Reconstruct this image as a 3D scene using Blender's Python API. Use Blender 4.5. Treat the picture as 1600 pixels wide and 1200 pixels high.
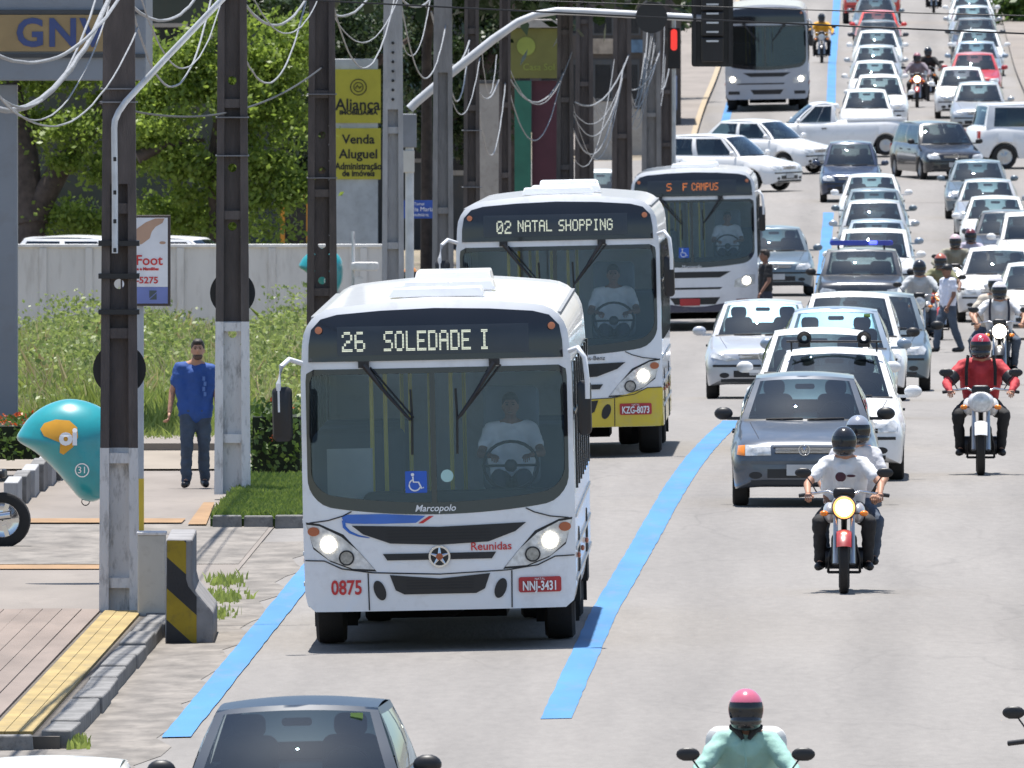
import bpy, bmesh, math, random
from mathutils import Vector, Matrix, Quaternion
from mathutils.bvhtree import BVHTree

for o in list(bpy.data.objects):
    bpy.data.objects.remove(o, do_unlink=True)
SC = bpy.context.scene
COL = SC.collection
RND = random.Random(11)
PI = math.pi

# ------------------------------------------------------------------ camera
F_PX = 39000.0            # focal length in pixels of the 1600 px wide picture (superzoom)
CAMZ = 8.07               # footbridge above the avenue
HOR = -331.0              # picture row of the horizon
cam_d = bpy.data.cameras.new('camera')
cam_d.lens = F_PX / 1600.0 * 36.0
cam_d.sensor_width = 36.0
cam_d.clip_start = 1.0
cam_d.clip_end = 6000.0
cam_d.dof.use_dof = True
cam_d.dof.focus_distance = 240.0
cam_d.dof.aperture_fstop = 34.0
cam = bpy.data.objects.new('camera', cam_d)
COL.objects.link(cam)
cam.location = (0, 0, CAMZ)
cam.rotation_euler = (PI / 2 - math.atan((600 - HOR) / F_PX), 0, 0)
SC.camera = cam
SC.render.resolution_x = 1024
SC.render.resolution_y = 768

# ------------------------------------------------------------------ world and sun
SUN_DIR = Vector((-0.06, 0.17, 1.0)).normalized()     # towards the sun: nearly overhead, a little behind the traffic
world = bpy.data.worlds.new('World')
SC.world = world
world.use_nodes = True
wn = world.node_tree
wn.nodes.clear()
w_out = wn.nodes.new('ShaderNodeOutputWorld')
w_bg = wn.nodes.new('ShaderNodeBackground')
w_sky = wn.nodes.new('ShaderNodeTexSky')
w_sky.sky_type = 'NISHITA'
w_sky.sun_disc = False
w_sky.sun_elevation = math.asin(SUN_DIR.z)
w_sky.sun_rotation = math.atan2(SUN_DIR.x, SUN_DIR.y)
w_sky.dust_density = 0.7
w_bg.inputs['Strength'].default_value = 0.10
wn.links.new(w_sky.outputs[0], w_bg.inputs[0])
wn.links.new(w_bg.outputs[0], w_out.inputs[0])
sun_d = bpy.data.lights.new('sun', 'SUN')
sun_d.energy = 4.7
sun_d.angle = math.radians(0.53)
sun_d.color = (1.0, 0.965, 0.91)
sun = bpy.data.objects.new('sun', sun_d)
COL.objects.link(sun)
sun.location = (0, 200, 60)
sun.rotation_euler = SUN_DIR.to_track_quat('Z', 'Y').to_euler()
SC.view_settings.view_transform = 'Standard'
SC.view_settings.look = 'None'
SC.view_settings.gamma = 1.0
SC.view_settings.use_curve_mapping = False
SC.view_settings.exposure = 0.80

# ------------------------------------------------------------------ layout of the avenue
SLOPE_X = 0.0148          # the avenue runs a little to the right of the view axis
PROFILE = [(-400, 8.07), (300, 8.07), (335, 8.5), (375, 9.2), (440, 10.15), (494, 10.75), (580, 11.05),
           (640, 11.0), (672, 10.75), (709, 10.2), (750, 9.7), (812, 9.45), (886, 8.8), (1000, 7.3), (1300, 2.0), (2600, -30.0)]

def prof_lin(y):
    for (a, ha), (b, hb) in zip(PROFILE, PROFILE[1:]):
        if y <= b:
            return CAMZ - (ha + (hb - ha) * (y - a) / (b - a))
    return CAMZ - PROFILE[-1][1]

def prof(y):
    return sum(prof_lin(y + k * 4.0) for k in range(-4, 5)) / 9.0

def gz(x, y):
    u = x - SLOPE_X * y
    return prof(y) - 0.022 * min(max(-2.5 - u, 0.0), 4.4)

def sc(y):
    return F_PX / y

def X(px, y):
    return (px - 800.0) * y / F_PX

def Zp(py, y):
    return CAMZ - (py - HOR) * y / F_PX

def U(u, y):
    return u + SLOPE_X * y

# ------------------------------------------------------------------ materials
MATS = {}

def mat(name, col, rough=0.6, metal=0.0, var=0.12, scale=3.0, bump=0.0, bscale=60.0, coat=0.0, stretch=(1, 1, 1), spec=0.5, dirt=0.0, dirtcol=(0.12, 0.09, 0.06), detail=4.0):
    if name in MATS:
        return MATS[name]
    m = bpy.data.materials.new(name)
    m.use_nodes = True
    nt = m.node_tree
    b = nt.nodes['Principled BSDF']
    b.inputs['Roughness'].default_value = rough
    b.inputs['Metallic'].default_value = metal
    b.inputs['Coat Weight'].default_value = coat
    b.inputs['Coat Roughness'].default_value = 0.05
    b.inputs['Specular IOR Level'].default_value = spec
    tc = nt.nodes.new('ShaderNodeTexCoord')
    mp = nt.nodes.new('ShaderNodeMapping')
    mp.inputs['Scale'].default_value = stretch
    nt.links.new(tc.outputs['Object'], mp.inputs['Vector'])
    n = nt.nodes.new('ShaderNodeTexNoise')
    n.inputs['Scale'].default_value = scale
    n.inputs['Detail'].default_value = detail
    nt.links.new(mp.outputs[0], n.inputs['Vector'])
    r = nt.nodes.new('ShaderNodeValToRGB')
    r.color_ramp.elements[0].position = 0.3
    r.color_ramp.elements[1].position = 0.7
    r.color_ramp.elements[0].color = [c * (1 - var) for c in col] + [1]
    r.color_ramp.elements[1].color = [min(c * (1 + var), 1) for c in col] + [1]
    nt.links.new(n.outputs['Fac'], r.inputs['Fac'])
    last = r.outputs['Color']
    if dirt > 0:
        n3 = nt.nodes.new('ShaderNodeTexNoise')
        n3.inputs['Scale'].default_value = scale * 2.7
        n3.inputs['Detail'].default_value = 8
        n3.inputs['Roughness'].default_value = 0.65
        nt.links.new(mp.outputs[0], n3.inputs['Vector'])
        r3 = nt.nodes.new('ShaderNodeValToRGB')
        r3.color_ramp.elements[0].position = 0.52
        r3.color_ramp.elements[1].position = 0.72
        r3.color_ramp.elements[1].color = (dirt, dirt, dirt, 1)
        nt.links.new(n3.outputs['Fac'], r3.inputs['Fac'])
        mx = nt.nodes.new('ShaderNodeMixRGB')
        mx.inputs['Color2'].default_value = list(dirtcol) + [1]
        nt.links.new(r3.outputs['Color'], mx.inputs['Fac'])
        nt.links.new(last, mx.inputs['Color1'])
        last = mx.outputs['Color']
    nt.links.new(last, b.inputs['Base Color'])
    if bump > 0:
        n2 = nt.nodes.new('ShaderNodeTexNoise')
        n2.inputs['Scale'].default_value = bscale
        n2.inputs['Detail'].default_value = 4
        nt.links.new(mp.outputs[0], n2.inputs['Vector'])
        bp = nt.nodes.new('ShaderNodeBump')
        bp.inputs['Strength'].default_value = bump
        bp.inputs['Distance'].default_value = 0.02
        nt.links.new(n2.outputs['Fac'], bp.inputs['Height'])
        nt.links.new(bp.outputs[0], b.inputs['Normal'])
    MATS[name] = m
    return m

def paint(name, col, rough=0.32, metal=0.0):
    return mat('paint_' + name, col, rough, metal, var=0.04, scale=1.5, coat=0.6, dirt=0.22, dirtcol=(0.30, 0.27, 0.24))

def emit(name, col, strength):
    if name in MATS:
        return MATS[name]
    m = bpy.data.materials.new(name)
    m.use_nodes = True
    b = m.node_tree.nodes['Principled BSDF']
    b.inputs['Base Color'].default_value = list(col) + [1]
    b.inputs['Emission Color'].default_value = list(col) + [1]
    b.inputs['Emission Strength'].default_value = strength
    MATS[name] = m
    return m

def glass(name, tint, refl=0.10, rough=0.004, dust=0.03):
    """tinted pane: part of the light passes, part mirrors the surroundings"""
    if name in MATS:
        return MATS[name]
    m = bpy.data.materials.new(name)
    m.use_nodes = True
    nt = m.node_tree
    nt.nodes.clear()
    out = nt.nodes.new('ShaderNodeOutputMaterial')
    t = nt.nodes.new('ShaderNodeBsdfTransparent')
    t.inputs['Color'].default_value = list(tint) + [1]
    g = nt.nodes.new('ShaderNodeBsdfGlossy')
    g.inputs['Roughness'].default_value = rough
    g.inputs['Color'].default_value = (0.74, 0.88, 1, 1)
    lw = nt.nodes.new('ShaderNodeFresnel')
    lw.inputs['IOR'].default_value = 1.5
    ma = nt.nodes.new('ShaderNodeMath')
    ma.operation = 'ADD'
    ma.use_clamp = True
    ma.inputs[1].default_value = refl
    nt.links.new(lw.outputs[0], ma.inputs[0])
    mx = nt.nodes.new('ShaderNodeMixShader')
    nt.links.new(ma.outputs[0], mx.inputs['Fac'])
    nt.links.new(t.outputs[0], mx.inputs[1])
    nt.links.new(g.outputs[0], mx.inputs[2])
    # thin film of dust on the pane
    d = nt.nodes.new('ShaderNodeBsdfDiffuse')
    d.inputs['Color'].default_value = (0.26, 0.33, 0.36, 1)
    tc = nt.nodes.new('ShaderNodeTexCoord')
    n = nt.nodes.new('ShaderNodeTexNoise')
    n.inputs['Scale'].default_value = 2.2
    n.inputs['Detail'].default_value = 5
    nt.links.new(tc.outputs['Object'], n.inputs['Vector'])
    mr = nt.nodes.new('ShaderNodeMapRange')
    mr.inputs['From Min'].default_value = 0.3
    mr.inputs['From Max'].default_value = 0.75
    mr.inputs['To Min'].default_value = dust * 0.2
    mr.inputs['To Max'].default_value = dust
    nt.links.new(n.outputs['Fac'], mr.inputs['Value'])
    mx2 = nt.nodes.new('ShaderNodeMixShader')
    nt.links.new(mr.outputs[0], mx2.inputs['Fac'])
    nt.links.new(mx.outputs[0], mx2.inputs[1])
    nt.links.new(d.outputs[0], mx2.inputs[2])
    nt.links.new(mx2.outputs[0], out.inputs[0])
    MATS[name] = m
    return m

def leafmat(name, col, col2, trans=0.45):
    if name in MATS:
        return MATS[name]
    m = bpy.data.materials.new(name)
    m.use_nodes = True
    nt = m.node_tree
    nt.nodes.clear()
    out = nt.nodes.new('ShaderNodeOutputMaterial')
    tc = nt.nodes.new('ShaderNodeTexCoord')
    n = nt.nodes.new('ShaderNodeTexNoise')
    n.inputs['Scale'].default_value = 2.4
    n.inputs['Detail'].default_value = 10
    n.inputs['Roughness'].default_value = 0.75
    nt.links.new(tc.outputs['Object'], n.inputs['Vector'])
    r = nt.nodes.new('ShaderNodeValToRGB')
    r.color_ramp.elements[0].position = 0.35
    r.color_ramp.elements[1].position = 0.65
    r.color_ramp.elements[0].color = list(col) + [1]
    r.color_ramp.elements[1].color = list(col2) + [1]
    nt.links.new(n.outputs['Fac'], r.inputs['Fac'])
    d = nt.nodes.new('ShaderNodeBsdfPrincipled')
    d.inputs['Roughness'].default_value = 0.45
    t = nt.nodes.new('ShaderNodeBsdfTranslucent')
    nt.links.new(r.outputs[0], d.inputs['Base Color'])
    nt.links.new(r.outputs[0], t.inputs['Color'])
    mx = nt.nodes.new('ShaderNodeMixShader')
    mx.inputs['Fac'].default_value = trans
    nt.links.new(d.outputs[0], mx.inputs[1])
    nt.links.new(t.outputs[0], mx.inputs[2])
    nt.links.new(mx.outputs[0], out.inputs[0])
    MATS[name] = m
    return m

BLACK = mat('black_plastic', (0.012, 0.012, 0.014), 0.45)
RUBBER = mat('rubber', (0.018, 0.017, 0.017), 0.85, bump=0.2)
DARKMET = mat('dark_metal', (0.03, 0.03, 0.033), 0.4, 0.6)
CHROME = mat('chrome', (0.62, 0.63, 0.65), 0.15, 1.0, var=0.03)
ALLOY = mat('alloy', (0.42, 0.43, 0.45), 0.32, 0.9, var=0.06)
GALV = mat('galvanised_steel', (0.52, 0.54, 0.56), 0.5, 0.3, var=0.15, scale=5)
UNDER = mat('underbody', (0.01, 0.01, 0.01), 0.9)
INTER = mat('interior', (0.028, 0.032, 0.036), 0.85)
SEAT = mat('seat_fabric', (0.04, 0.046, 0.055), 0.9)
GL_CAR = glass('car_glass', (0.44, 0.53, 0.53), 0.05)
GL_DARK = glass('tinted_glass', (0.12, 0.15, 0.16), 0.03)
GL_BUS = glass('bus_windscreen', (0.80, 0.88, 0.95), 0.022, 0.004, 0.02)
PANE = mat('dark_pane', (0.015, 0.018, 0.022), 0.08, var=0.1)
LENS = mat('lamp_lens', (0.56, 0.57, 0.57), 0.18, 0.15, var=0.30, scale=16, coat=0.8)
AMBER = mat('amber_lens', (0.75, 0.22, 0.02), 0.2, coat=0.5)
REDLENS = mat('red_lens', (0.5, 0.02, 0.02), 0.2, coat=0.5)
LIT = emit('lit_headlight', (1.0, 0.90, 0.72), 9.0)
LITW = emit('lit_headlight_white', (1.0, 0.97, 0.9), 7.0)
PLATE = mat('plate_grey', (0.45, 0.46, 0.47), 0.4)
PLATERED = mat('plate_red', (0.42, 0.025, 0.03), 0.4)
WHITEINK = mat('white_print', (0.78, 0.78, 0.78), 0.5)
BLACKINK = mat('black_print', (0.02, 0.02, 0.02), 0.5)
REDINK = mat('red_print', (0.55, 0.03, 0.03), 0.5)
BLUEINK = mat('blue_print', (0.02, 0.06, 0.36), 0.5)
SKIN = mat('skin', (0.42, 0.22, 0.14), 0.55, var=0.08, scale=8)
SKIND = mat('skin_dark', (0.20, 0.10, 0.065), 0.55, var=0.08, scale=8)
HAIR = mat('hair', (0.02, 0.015, 0.012), 0.6, var=0.3, scale=40)
EYE = mat('eye', (0.02, 0.015, 0.012), 0.2)

# ------------------------------------------------------------------ mesh helpers
class MB:
    def __init__(s):
        s.v = []; s.f = []; s.m = []; s.mi = 0
    def add(s, vs, fs, mi=None):
        b = len(s.v)
        s.v.extend([tuple(p) for p in vs])
        for f in fs:
            s.f.append(tuple(i + b for i in f)); s.m.append(s.mi if mi is None else mi)
        return b
    def box(s, c, d, rz=0.0, rx=0.0, taper=1.0, mi=None):
        """box centred at c of size d; the top may be tapered"""
        hx, hy, hz = d[0] / 2, d[1] / 2, d[2] / 2
        M = Matrix.Rotation(rz, 3, 'Z') @ Matrix.Rotation(rx, 3, 'X')
        vs = []
        for z in (-1, 1):
            t = taper if z > 0 else 1.0
            for x, y in ((-1, -1), (1, -1), (1, 1), (-1, 1)):
                vs.append(Vector(c) + M @ Vector((x * hx * t, y * hy * t, z * hz)))
        s.add(vs, [(0, 3, 2, 1), (4, 5, 6, 7), (0, 1, 5, 4), (1, 2, 6, 5), (2, 3, 7, 6), (3, 0, 4, 7)], mi)
        return s
    def rbox(s, c, d, r=0.03, rz=0.0, mi=None):
        """box with rounded vertical section in x-z (extruded in y, ends pulled in)"""
        hx, hy, hz = d[0] / 2, d[1] / 2, d[2] / 2
        r = min(r, hx * 0.95, hz * 0.95)
        pl = rrect(-hx, hx, -hz, hz, r, 4)
        M = Matrix.Rotation(rz, 3, 'Z')
        rings = []
        for (y, k) in ((-hy, 1 - r / max(hx, hz) * 0.7), (-hy + r * 0.5, 1.0), (hy - r * 0.5, 1.0), (hy, 1 - r / max(hx, hz) * 0.7)):
            rings.append([Vector(c) + M @ Vector((x * k, y, z * k)) for x, z in pl])
        s.loft(rings, True, True, mi)
        return s
    def loft(s, rings, cap0=True, cap1=True, mi=None, closed=True):
        n = len(rings[0])
        vs = [p for r in rings for p in r]
        fs = []
        for i in range(len(rings) - 1):
            for j in range(n if closed else n - 1):
                a = i * n + j; b = i * n + (j + 1) % n
                fs.append((a, b, b + n, a + n))
        if cap0: fs.append(tuple(reversed(range(n))))
        if cap1: fs.append(tuple((len(rings) - 1) * n + j for j in range(n)))
        s.add(vs, fs, mi)
        return s
    def tube(s, pts, r, n=8, cap=True, mi=None):
        pts = [Vector(p) for p in pts]
        rs = r if isinstance(r, (list, tuple)) else [r] * len(pts)
        rings = []
        ref = None
        for i, p in enumerate(pts):
            d = (pts[min(i + 1, len(pts) - 1)] - pts[max(i - 1, 0)])
            if d.length < 1e-9: d = Vector((0, 0, 1))
            d.normalize()
            if ref is None or abs(ref.dot(d)) > 0.95:
                ref = Vector((0, 0, 1)) if abs(d.z) < 0.9 else Vector((1, 0, 0))
            a = d.cross(ref).normalized(); b = d.cross(a).normalized()
            ref = b.cross(d) if False else ref
            rings.append([p + (a * math.cos(2 * PI * k / n) + b * math.sin(2 * PI * k / n)) * rs[i] for k in range(n)])
        s.loft(rings, cap, cap, mi)
        return s
    def lathe(s, prof_, n=24, axis='x', c=(0, 0, 0), mi=None, cap=False):
        """profile of (offset along axis, radius)"""
        rings = []
        for (a, r) in prof_:
            ring = []
            for k in range(n):
                t = 2 * PI * k / n
                q = (a, r * math.cos(t), r * math.sin(t)) if axis == 'x' else ((r * math.cos(t), a, r * math.sin(t)) if axis == 'y' else (r * math.cos(t), r * math.sin(t), a))
                ring.append(Vector(c) + Vector(q))
            rings.append(ring)
        s.loft(rings, cap, cap, mi)
        return s
    def ell(s, c, r, nu=14, nv=9, rot=None, mi=None):
        rings = []
        if not isinstance(r, (tuple, list)): r = (r, r, r)
        for i in range(1, nv):
            a = PI * i / nv
            ring = []
            for k in range(nu):
                t = 2 * PI * k / nu
                p = Vector((r[0] * math.sin(a) * math.cos(t), r[1] * math.sin(a) * math.sin(t), -r[2] * math.cos(a)))
                if rot: p = rot @ p
                ring.append(Vector(c) + p)
            rings.append(ring)
        s.loft(rings, True, True, mi)
        return s
    def cap_seg(s, p0, r0, p1, r1, n=12):
        s.ell(p0, r0, n, 8); s.ell(p1, r1, n, 8)
        s.tube([p0, p1], [r0, r1], n)
        return s
    def prism(s, pl, y0, y1, mi=None, plane='xz'):
        def q(a, b, y):
            return (a, y, b) if plane == 'xz' else ((a, b, y) if plane == 'xy' else (y, a, b))
        s.loft([[Vector(q(a, b, y0)) for a, b in pl], [Vector(q(a, b, y1)) for a, b in pl]], True, True, mi)
        return s
    def grid(s, fn, na, nb, mi=None, a0=0.0, a1=1.0, b0=0.0, b1=1.0):
        vs = []
        for i in range(na + 1):
            for j in range(nb + 1):
                vs.append(fn(a0 + (a1 - a0) * i / na, b0 + (b1 - b0) * j / nb))
        fs = []
        for i in range(na):
            for j in range(nb):
                k = i * (nb + 1) + j
                fs.append((k, k + nb + 1, k + nb + 2, k + 1))
        s.add(vs, fs, mi)
        return s
    def frame(s, fn, a0, a1, b0, b1, n=6):
        """the rim of a parametric patch outside [a0,a1]x[b0,b1]"""
        s.grid(fn, n * 2, 2, None, 0, 1, 0, b0); s.grid(fn, n * 2, 2, None, 0, 1, b1, 1)
        s.grid(fn, 2, n, None, 0, a0, b0, b1); s.grid(fn, 2, n, None, a1, 1, b0, b1)
        return s
    def build(s, name, mats, parent=None, smooth=35, loc=None, bevel=0.0, weld=False):
        me = bpy.data.meshes.new(name)
        me.from_pydata(s.v, [], s.f)
        if not isinstance(mats, (list, tuple)): mats = [mats]
        for m in mats: me.materials.append(m)
        if len(mats) > 1: me.polygons.foreach_set('material_index', s.m)
        bm = bmesh.new(); bm.from_mesh(me)
        if weld: bmesh.ops.remove_doubles(bm, verts=bm.verts, dist=1e-5)
        bmesh.ops.recalc_face_normals(bm, faces=bm.faces)
        bm.to_mesh(me); bm.free()
        if smooth:
            me.shade_smooth()
            me.set_sharp_from_angle(angle=math.radians(smooth))
        me.update()
        o = bpy.data.objects.new(name, me)
        COL.objects.link(o)
        if parent: o.parent = parent
        if loc: o.location = loc
        if bevel > 0:
            md = o.modifiers.new('bevel', 'BEVEL'); md.width = bevel; md.segments = 2; md.limit_method = 'ANGLE'
        return o

def rrect(x0, x1, z0, z1, r, n=5):
    rs = r if isinstance(r, (tuple, list)) else (r, r, r, r)       # bl, br, tr, tl
    out = []
    for (cx, cz, rr, a0) in ((x0 + rs[0], z0 + rs[0], rs[0], PI), (x1 - rs[1], z0 + rs[1], rs[1], 1.5 * PI), (x1 - rs[2], z1 - rs[2], rs[2], 0), (x0 + rs[3], z1 - rs[3], rs[3], 0.5 * PI)):
        for k in range(n + 1):
            a = a0 + 0.5 * PI * k / n
            out.append((cx + rr * math.cos(a), cz + rr * math.sin(a)))
    return out

def oval(cx, cz, rx, rz, n=20, rot=0.0):
    return [(cx + rx * math.cos(2 * PI * k / n) * math.cos(rot) - rz * math.sin(2 * PI * k / n) * math.sin(rot),
             cz + rx * math.cos(2 * PI * k / n) * math.sin(rot) + rz * math.sin(2 * PI * k / n) * math.cos(rot)) for k in range(n)]

def densify(pl, step):
    out = []
    for (a, b) in zip(pl, pl[1:] + pl[:1]):
        d = math.hypot(b[0] - a[0], b[1] - a[1]); k = max(1, int(d / step))
        for i in range(k):
            out.append((a[0] + (b[0] - a[0]) * i / k, a[1] + (b[1] - a[1]) * i / k))
    return out

def cast(c, ang, pl):
    """distance from c along ang to a star-shaped outline"""
    dx, dz = math.cos(ang), math.sin(ang)
    best = 0.0
    for (a, b) in zip(pl, pl[1:] + pl[:1]):
        ex, ez = b[0] - a[0], b[1] - a[1]
        det = dx * (-ez) + dz * ex
        if abs(det) < 1e-12: continue
        ax, az = a[0] - c[0], a[1] - c[1]
        t = (ax * (-ez) + az * ex) / det
        w = (dx * az - dz * ax) / det
        if t > 0 and -1e-6 <= w <= 1 + 1e-6: best = max(best, t)
    return best

def band(mb, c, inner, outer, fy, off, n=80, rings=3, mi=None):
    """ring surface between two outlines laid on the front surface y = fy(x, z)"""
    out = []
    angs = [2 * PI * k / n for k in range(n)]
    di = [cast(c, a, inner) for a in angs]; do = [cast(c, a, outer) for a in angs]
    for k in range(rings + 1):
        t = k / rings; ring = []
        for a, r0, r1 in zip(angs, di, do):
            r = r0 + (r1 - r0) * t
            x, z = c[0] + r * math.cos(a), c[1] + r * math.sin(a)
            ring.append(Vector((x, fy(x, z) - off, z)))
        out.append(ring)
    mb.loft(out, False, False, mi)
    return out

def decal(mb, pl, fy, off=0.006, rings=3, step=0.06, lip=True, mi=None):
    """plate that follows the front surface; its rim drops back to the surface"""
    pl = densify(pl, step)
    cx = sum(p[0] for p in pl) / len(pl); cz = sum(p[1] for p in pl) / len(pl)
    rs = []
    if lip:
        rs.append([Vector((x, fy(x, z) + 0.012, z)) for x, z in pl])
    for k in range(rings):
        t = 1.0 - k / rings
        rs.append([Vector((cx + (x - cx) * t, fy(cx + (x - cx) * t, cz + (z - cz) * t) - off, cz + (z - cz) * t)) for x, z in pl])
    b = len(mb.v)
    mb.loft(rs, False, False, mi)
    n = len(pl)
    last = b + (len(rs) - 1) * n
    mb.v.append((cx, fy(cx, cz) - off, cz))
    ci = len(mb.v) - 1
    for j in range(n):
        mb.f.append((last + j, last + (j + 1) % n, ci)); mb.m.append(mb.mi if mi is None else mi)
    return mb

BENCH = bpy.data.scenes.new('workbench')          # small empty scene where curves and fused bodies are turned into meshes
def baked(o):
    BENCH.collection.objects.link(o)
    vl = BENCH.view_layers[0]
    vl.update()
    return bpy.data.meshes.new_from_object(o.evaluated_get(vl.depsgraph))

def text_mesh(txt, size, extrude=0.002, sx=1.0, bold=0.0, shear=0.0, font_space=1.0):
    cu = bpy.data.curves.new('lettering', 'FONT')
    cu.body = txt; cu.size = size; cu.align_x = 'CENTER'; cu.align_y = 'CENTER'
    cu.extrude = extrude; cu.offset = bold; cu.shear = shear; cu.space_character = font_space
    cu.resolution_u = 3
    o = bpy.data.objects.new('lettering', cu)
    me = baked(o)
    bpy.data.objects.remove(o); bpy.data.curves.remove(cu)
    for v in me.vertices: v.co.x *= sx
    return me

def lettering(txt, size, m, parent, c, fy=None, off=0.008, sx=1.0, bold=0.0, shear=0.0, name='lettering', roll=0.0, space=1.0):
    """text standing upright, read from the camera side (-y); with fy it follows the front surface"""
    me = text_mesh(txt, size, 0.002, sx, bold, shear, space)
    ca, sa = math.cos(roll), math.sin(roll)
    for v in me.vertices:
        x0, z0, d = v.co.x, v.co.y, v.co.z
        x = c[0] + x0 * ca - z0 * sa; z = c[2] + x0 * sa + z0 * ca
        y = (fy(x, z) - off if fy else c[1]) - d
        v.co = (x, y, z)
    me.materials.clear(); me.materials.append(m)
    o = bpy.data.objects.new(name, me)
    COL.objects.link(o); o.parent = parent
    return o

def tag(o, label=None, cat=None, group=None, kind=None):
    if label: o['label'] = label
    if cat: o['category'] = cat
    if group: o['group'] = group
    if kind: o['kind'] = kind
    return o

def thing(name, label, cat, loc=(0, 0, 0), rz=0.0, group=None):
    o = bpy.data.objects.new(name, None)
    o.empty_display_size = 0.2
    COL.objects.link(o)
    o.location = loc; o.rotation_euler = (0, 0, rz)
    return tag(o, label, cat, group)

def seat_on_road(o, px, y, yaw=0.0, dz=0.0):
    x = X(px, y)
    e = 1.5
    n = Vector((-(gz(x + e, y) - gz(x - e, y)) / (2 * e), -(gz(x, y + e) - gz(x, y - e)) / (2 * e), 1)).normalized()
    q = Vector((0, 0, 1)).rotation_difference(n)
    o.location = (x, y, gz(x, y) + dz)
    o.rotation_euler = (q.to_matrix() @ Matrix.Rotation(yaw - SLOPE_X, 3, 'Z')).to_euler()

def tree_copy(o, parent=None):
    c = o.copy(); COL.objects.link(c); c.parent = parent
    for ch in list(o.children):
        tree_copy(ch, c)
    return c

FONT = {'0': '01110 10001 10011 10101 11001 10001 01110', '2': '01110 10001 00001 00110 01000 10000 11111', '6': '01110 10000 10000 11110 10001 10001 01110',
        'S': '01111 10000 10000 01110 00001 00001 11110', 'O': '01110 10001 10001 10001 10001 10001 01110', 'L': '10000 10000 10000 10000 10000 10000 11111',
        'E': '11111 10000 10000 11110 10000 10000 11111', 'D': '11110 10001 10001 10001 10001 10001 11110', 'A': '01110 10001 10001 11111 10001 10001 10001',
        'I': '01110 00100 00100 00100 00100 00100 01110', 'N': '10001 11001 10101 10101 10011 10001 10001', 'T': '11111 00100 00100 00100 00100 00100 00100',
        'H': '10001 10001 10001 11111 10001 10001 10001', 'P': '11110 10001 10001 11110 10000 10000 10000', 'G': '01110 10001 10000 10111 10001 10001 01110',
        'F': '11111 10000 10000 11110 10000 10000 10000', 'C': '01110 10001 10000 10000 10000 10001 01110', 'M': '10001 11011 10101 10101 10001 10001 10001',
        'U': '10001 10001 10001 10001 10001 10001 01110', ' ': '00000 00000 00000 00000 00000 00000 00000'}

def led(mb, txt, x0, z0, w, h, fy, off, adv=6):
    """lit dots of a matrix display"""
    cols = len(txt) * adv - 1
    dx = w / cols; dz = h / 7
    for i, ch in enumerate(txt):
        rows = FONT[ch].split()
        for r in range(7):
            for c in range(5):
                if rows[r][c] != '1': continue
                for (su, sv) in ((0, 0), (0.5, 0), (0, 0.5), (0.5, 0.5)):
                    x = x0 + (i * adv + c + su) * dx; z = z0 + h - (r + 1 - sv) * dz
                    a = dx * 0.36; b = dz * 0.36
                    y = fy(x, z) - off
                    mb.add([(x, y, z), (x + a, y, z), (x + a, y, z + b), (x, y, z + b)], [(0, 1, 2, 3)])

def wheel(parent, x, y, r, w, rim_mat=None, hub=True, name='wheel', n=28):
    """tyre and rim; the axle lies along x; built round its own hub"""
    t = MB()
    h = w / 2
    t.lathe([(-h * 0.75, r * 0.62), (-h, r * 0.72), (-h, r * 0.92), (-h * 0.8, r * 0.985), (0, r), (h * 0.8, r * 0.985), (h, r * 0.92), (h, r * 0.72), (h * 0.75, r * 0.62)], n)
    o = t.build(name, RUBBER, parent, 40, (x, y, r))
    k = MB()
    k.lathe([(-h * 0.7, 0.01), (-h * 0.72, r * 0.2), (-h * 0.55, r * 0.28), (-h * 0.6, r * 0.58), (-h * 0.78, r * 0.63), (h * 0.78, r * 0.63), (h * 0.6, r * 0.58), (h * 0.55, r * 0.28), (h * 0.72, r * 0.2), (h * 0.7, 0.01)], n)
    for i in range(5):
        a = 2 * PI * i / 5
        for sx in (-1, 1):
            k.box((sx * h * 0.66, math.cos(a) * r * 0.4, math.sin(a) * r * 0.4), (0.02, 0.05, r * 0.42), rx=a - PI / 2)
    k.build('rim', rim_mat or ALLOY, o, 40)
    return o
# ================================================================== ground, road, pavements
def lin(tab, y):
    if y <= tab[0][0]: return tab[0][1]
    for (a, va), (b, vb) in zip(tab, tab[1:]):
        if y <= b: return va + (vb - va) * (y - a) / (b - a)
    return tab[-1][1]

KL = [(0, -6.9), (300, -6.9), (500, -6.2), (700, -5.5), (1400, -5.5)]
KR = [(0, 4.7), (600, 4.7), (830, 4.4), (1400, 4.4)]
YS = [-60, 0, 60, 120, 160] + [180 + 4 * k for k in range(0, 30)] + [300 + 6 * k for k in range(0, 110)] + [1000, 1100, 1250, 1500, 2000, 2600]

def sheet(name, ufn0, ufn1, ys, m, lift, nu=10, kind='structure', skirt=False):
    mb = MB()
    vs = []; fs = []
    if skirt: ys = [ys[0] - 0.001] + list(ys)
    for i, y in enumerate(ys):
        for k in range(nu + 1):
            u = ufn0(y) + (ufn1(y) - ufn0(y)) * k / (nu - (1 if skirt else 0))
            low = skirt and (i == 0 or k == nu)
            if k == nu and skirt: u = ufn1(y) + 0.001
            x = U(u, y)
            vs.append((x, y, gz(x, y) + (-0.04 if low else lift)))
    for i in range(len(ys) - 1):
        for k in range(nu):
            a = i * (nu + 1) + k
            fs.append((a, a + 1, a + nu + 2, a + nu + 1))
    mb.add(vs, fs)
    o = mb.build(name, m, None, 60)
    tag(o, kind=kind)
    return o

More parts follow.
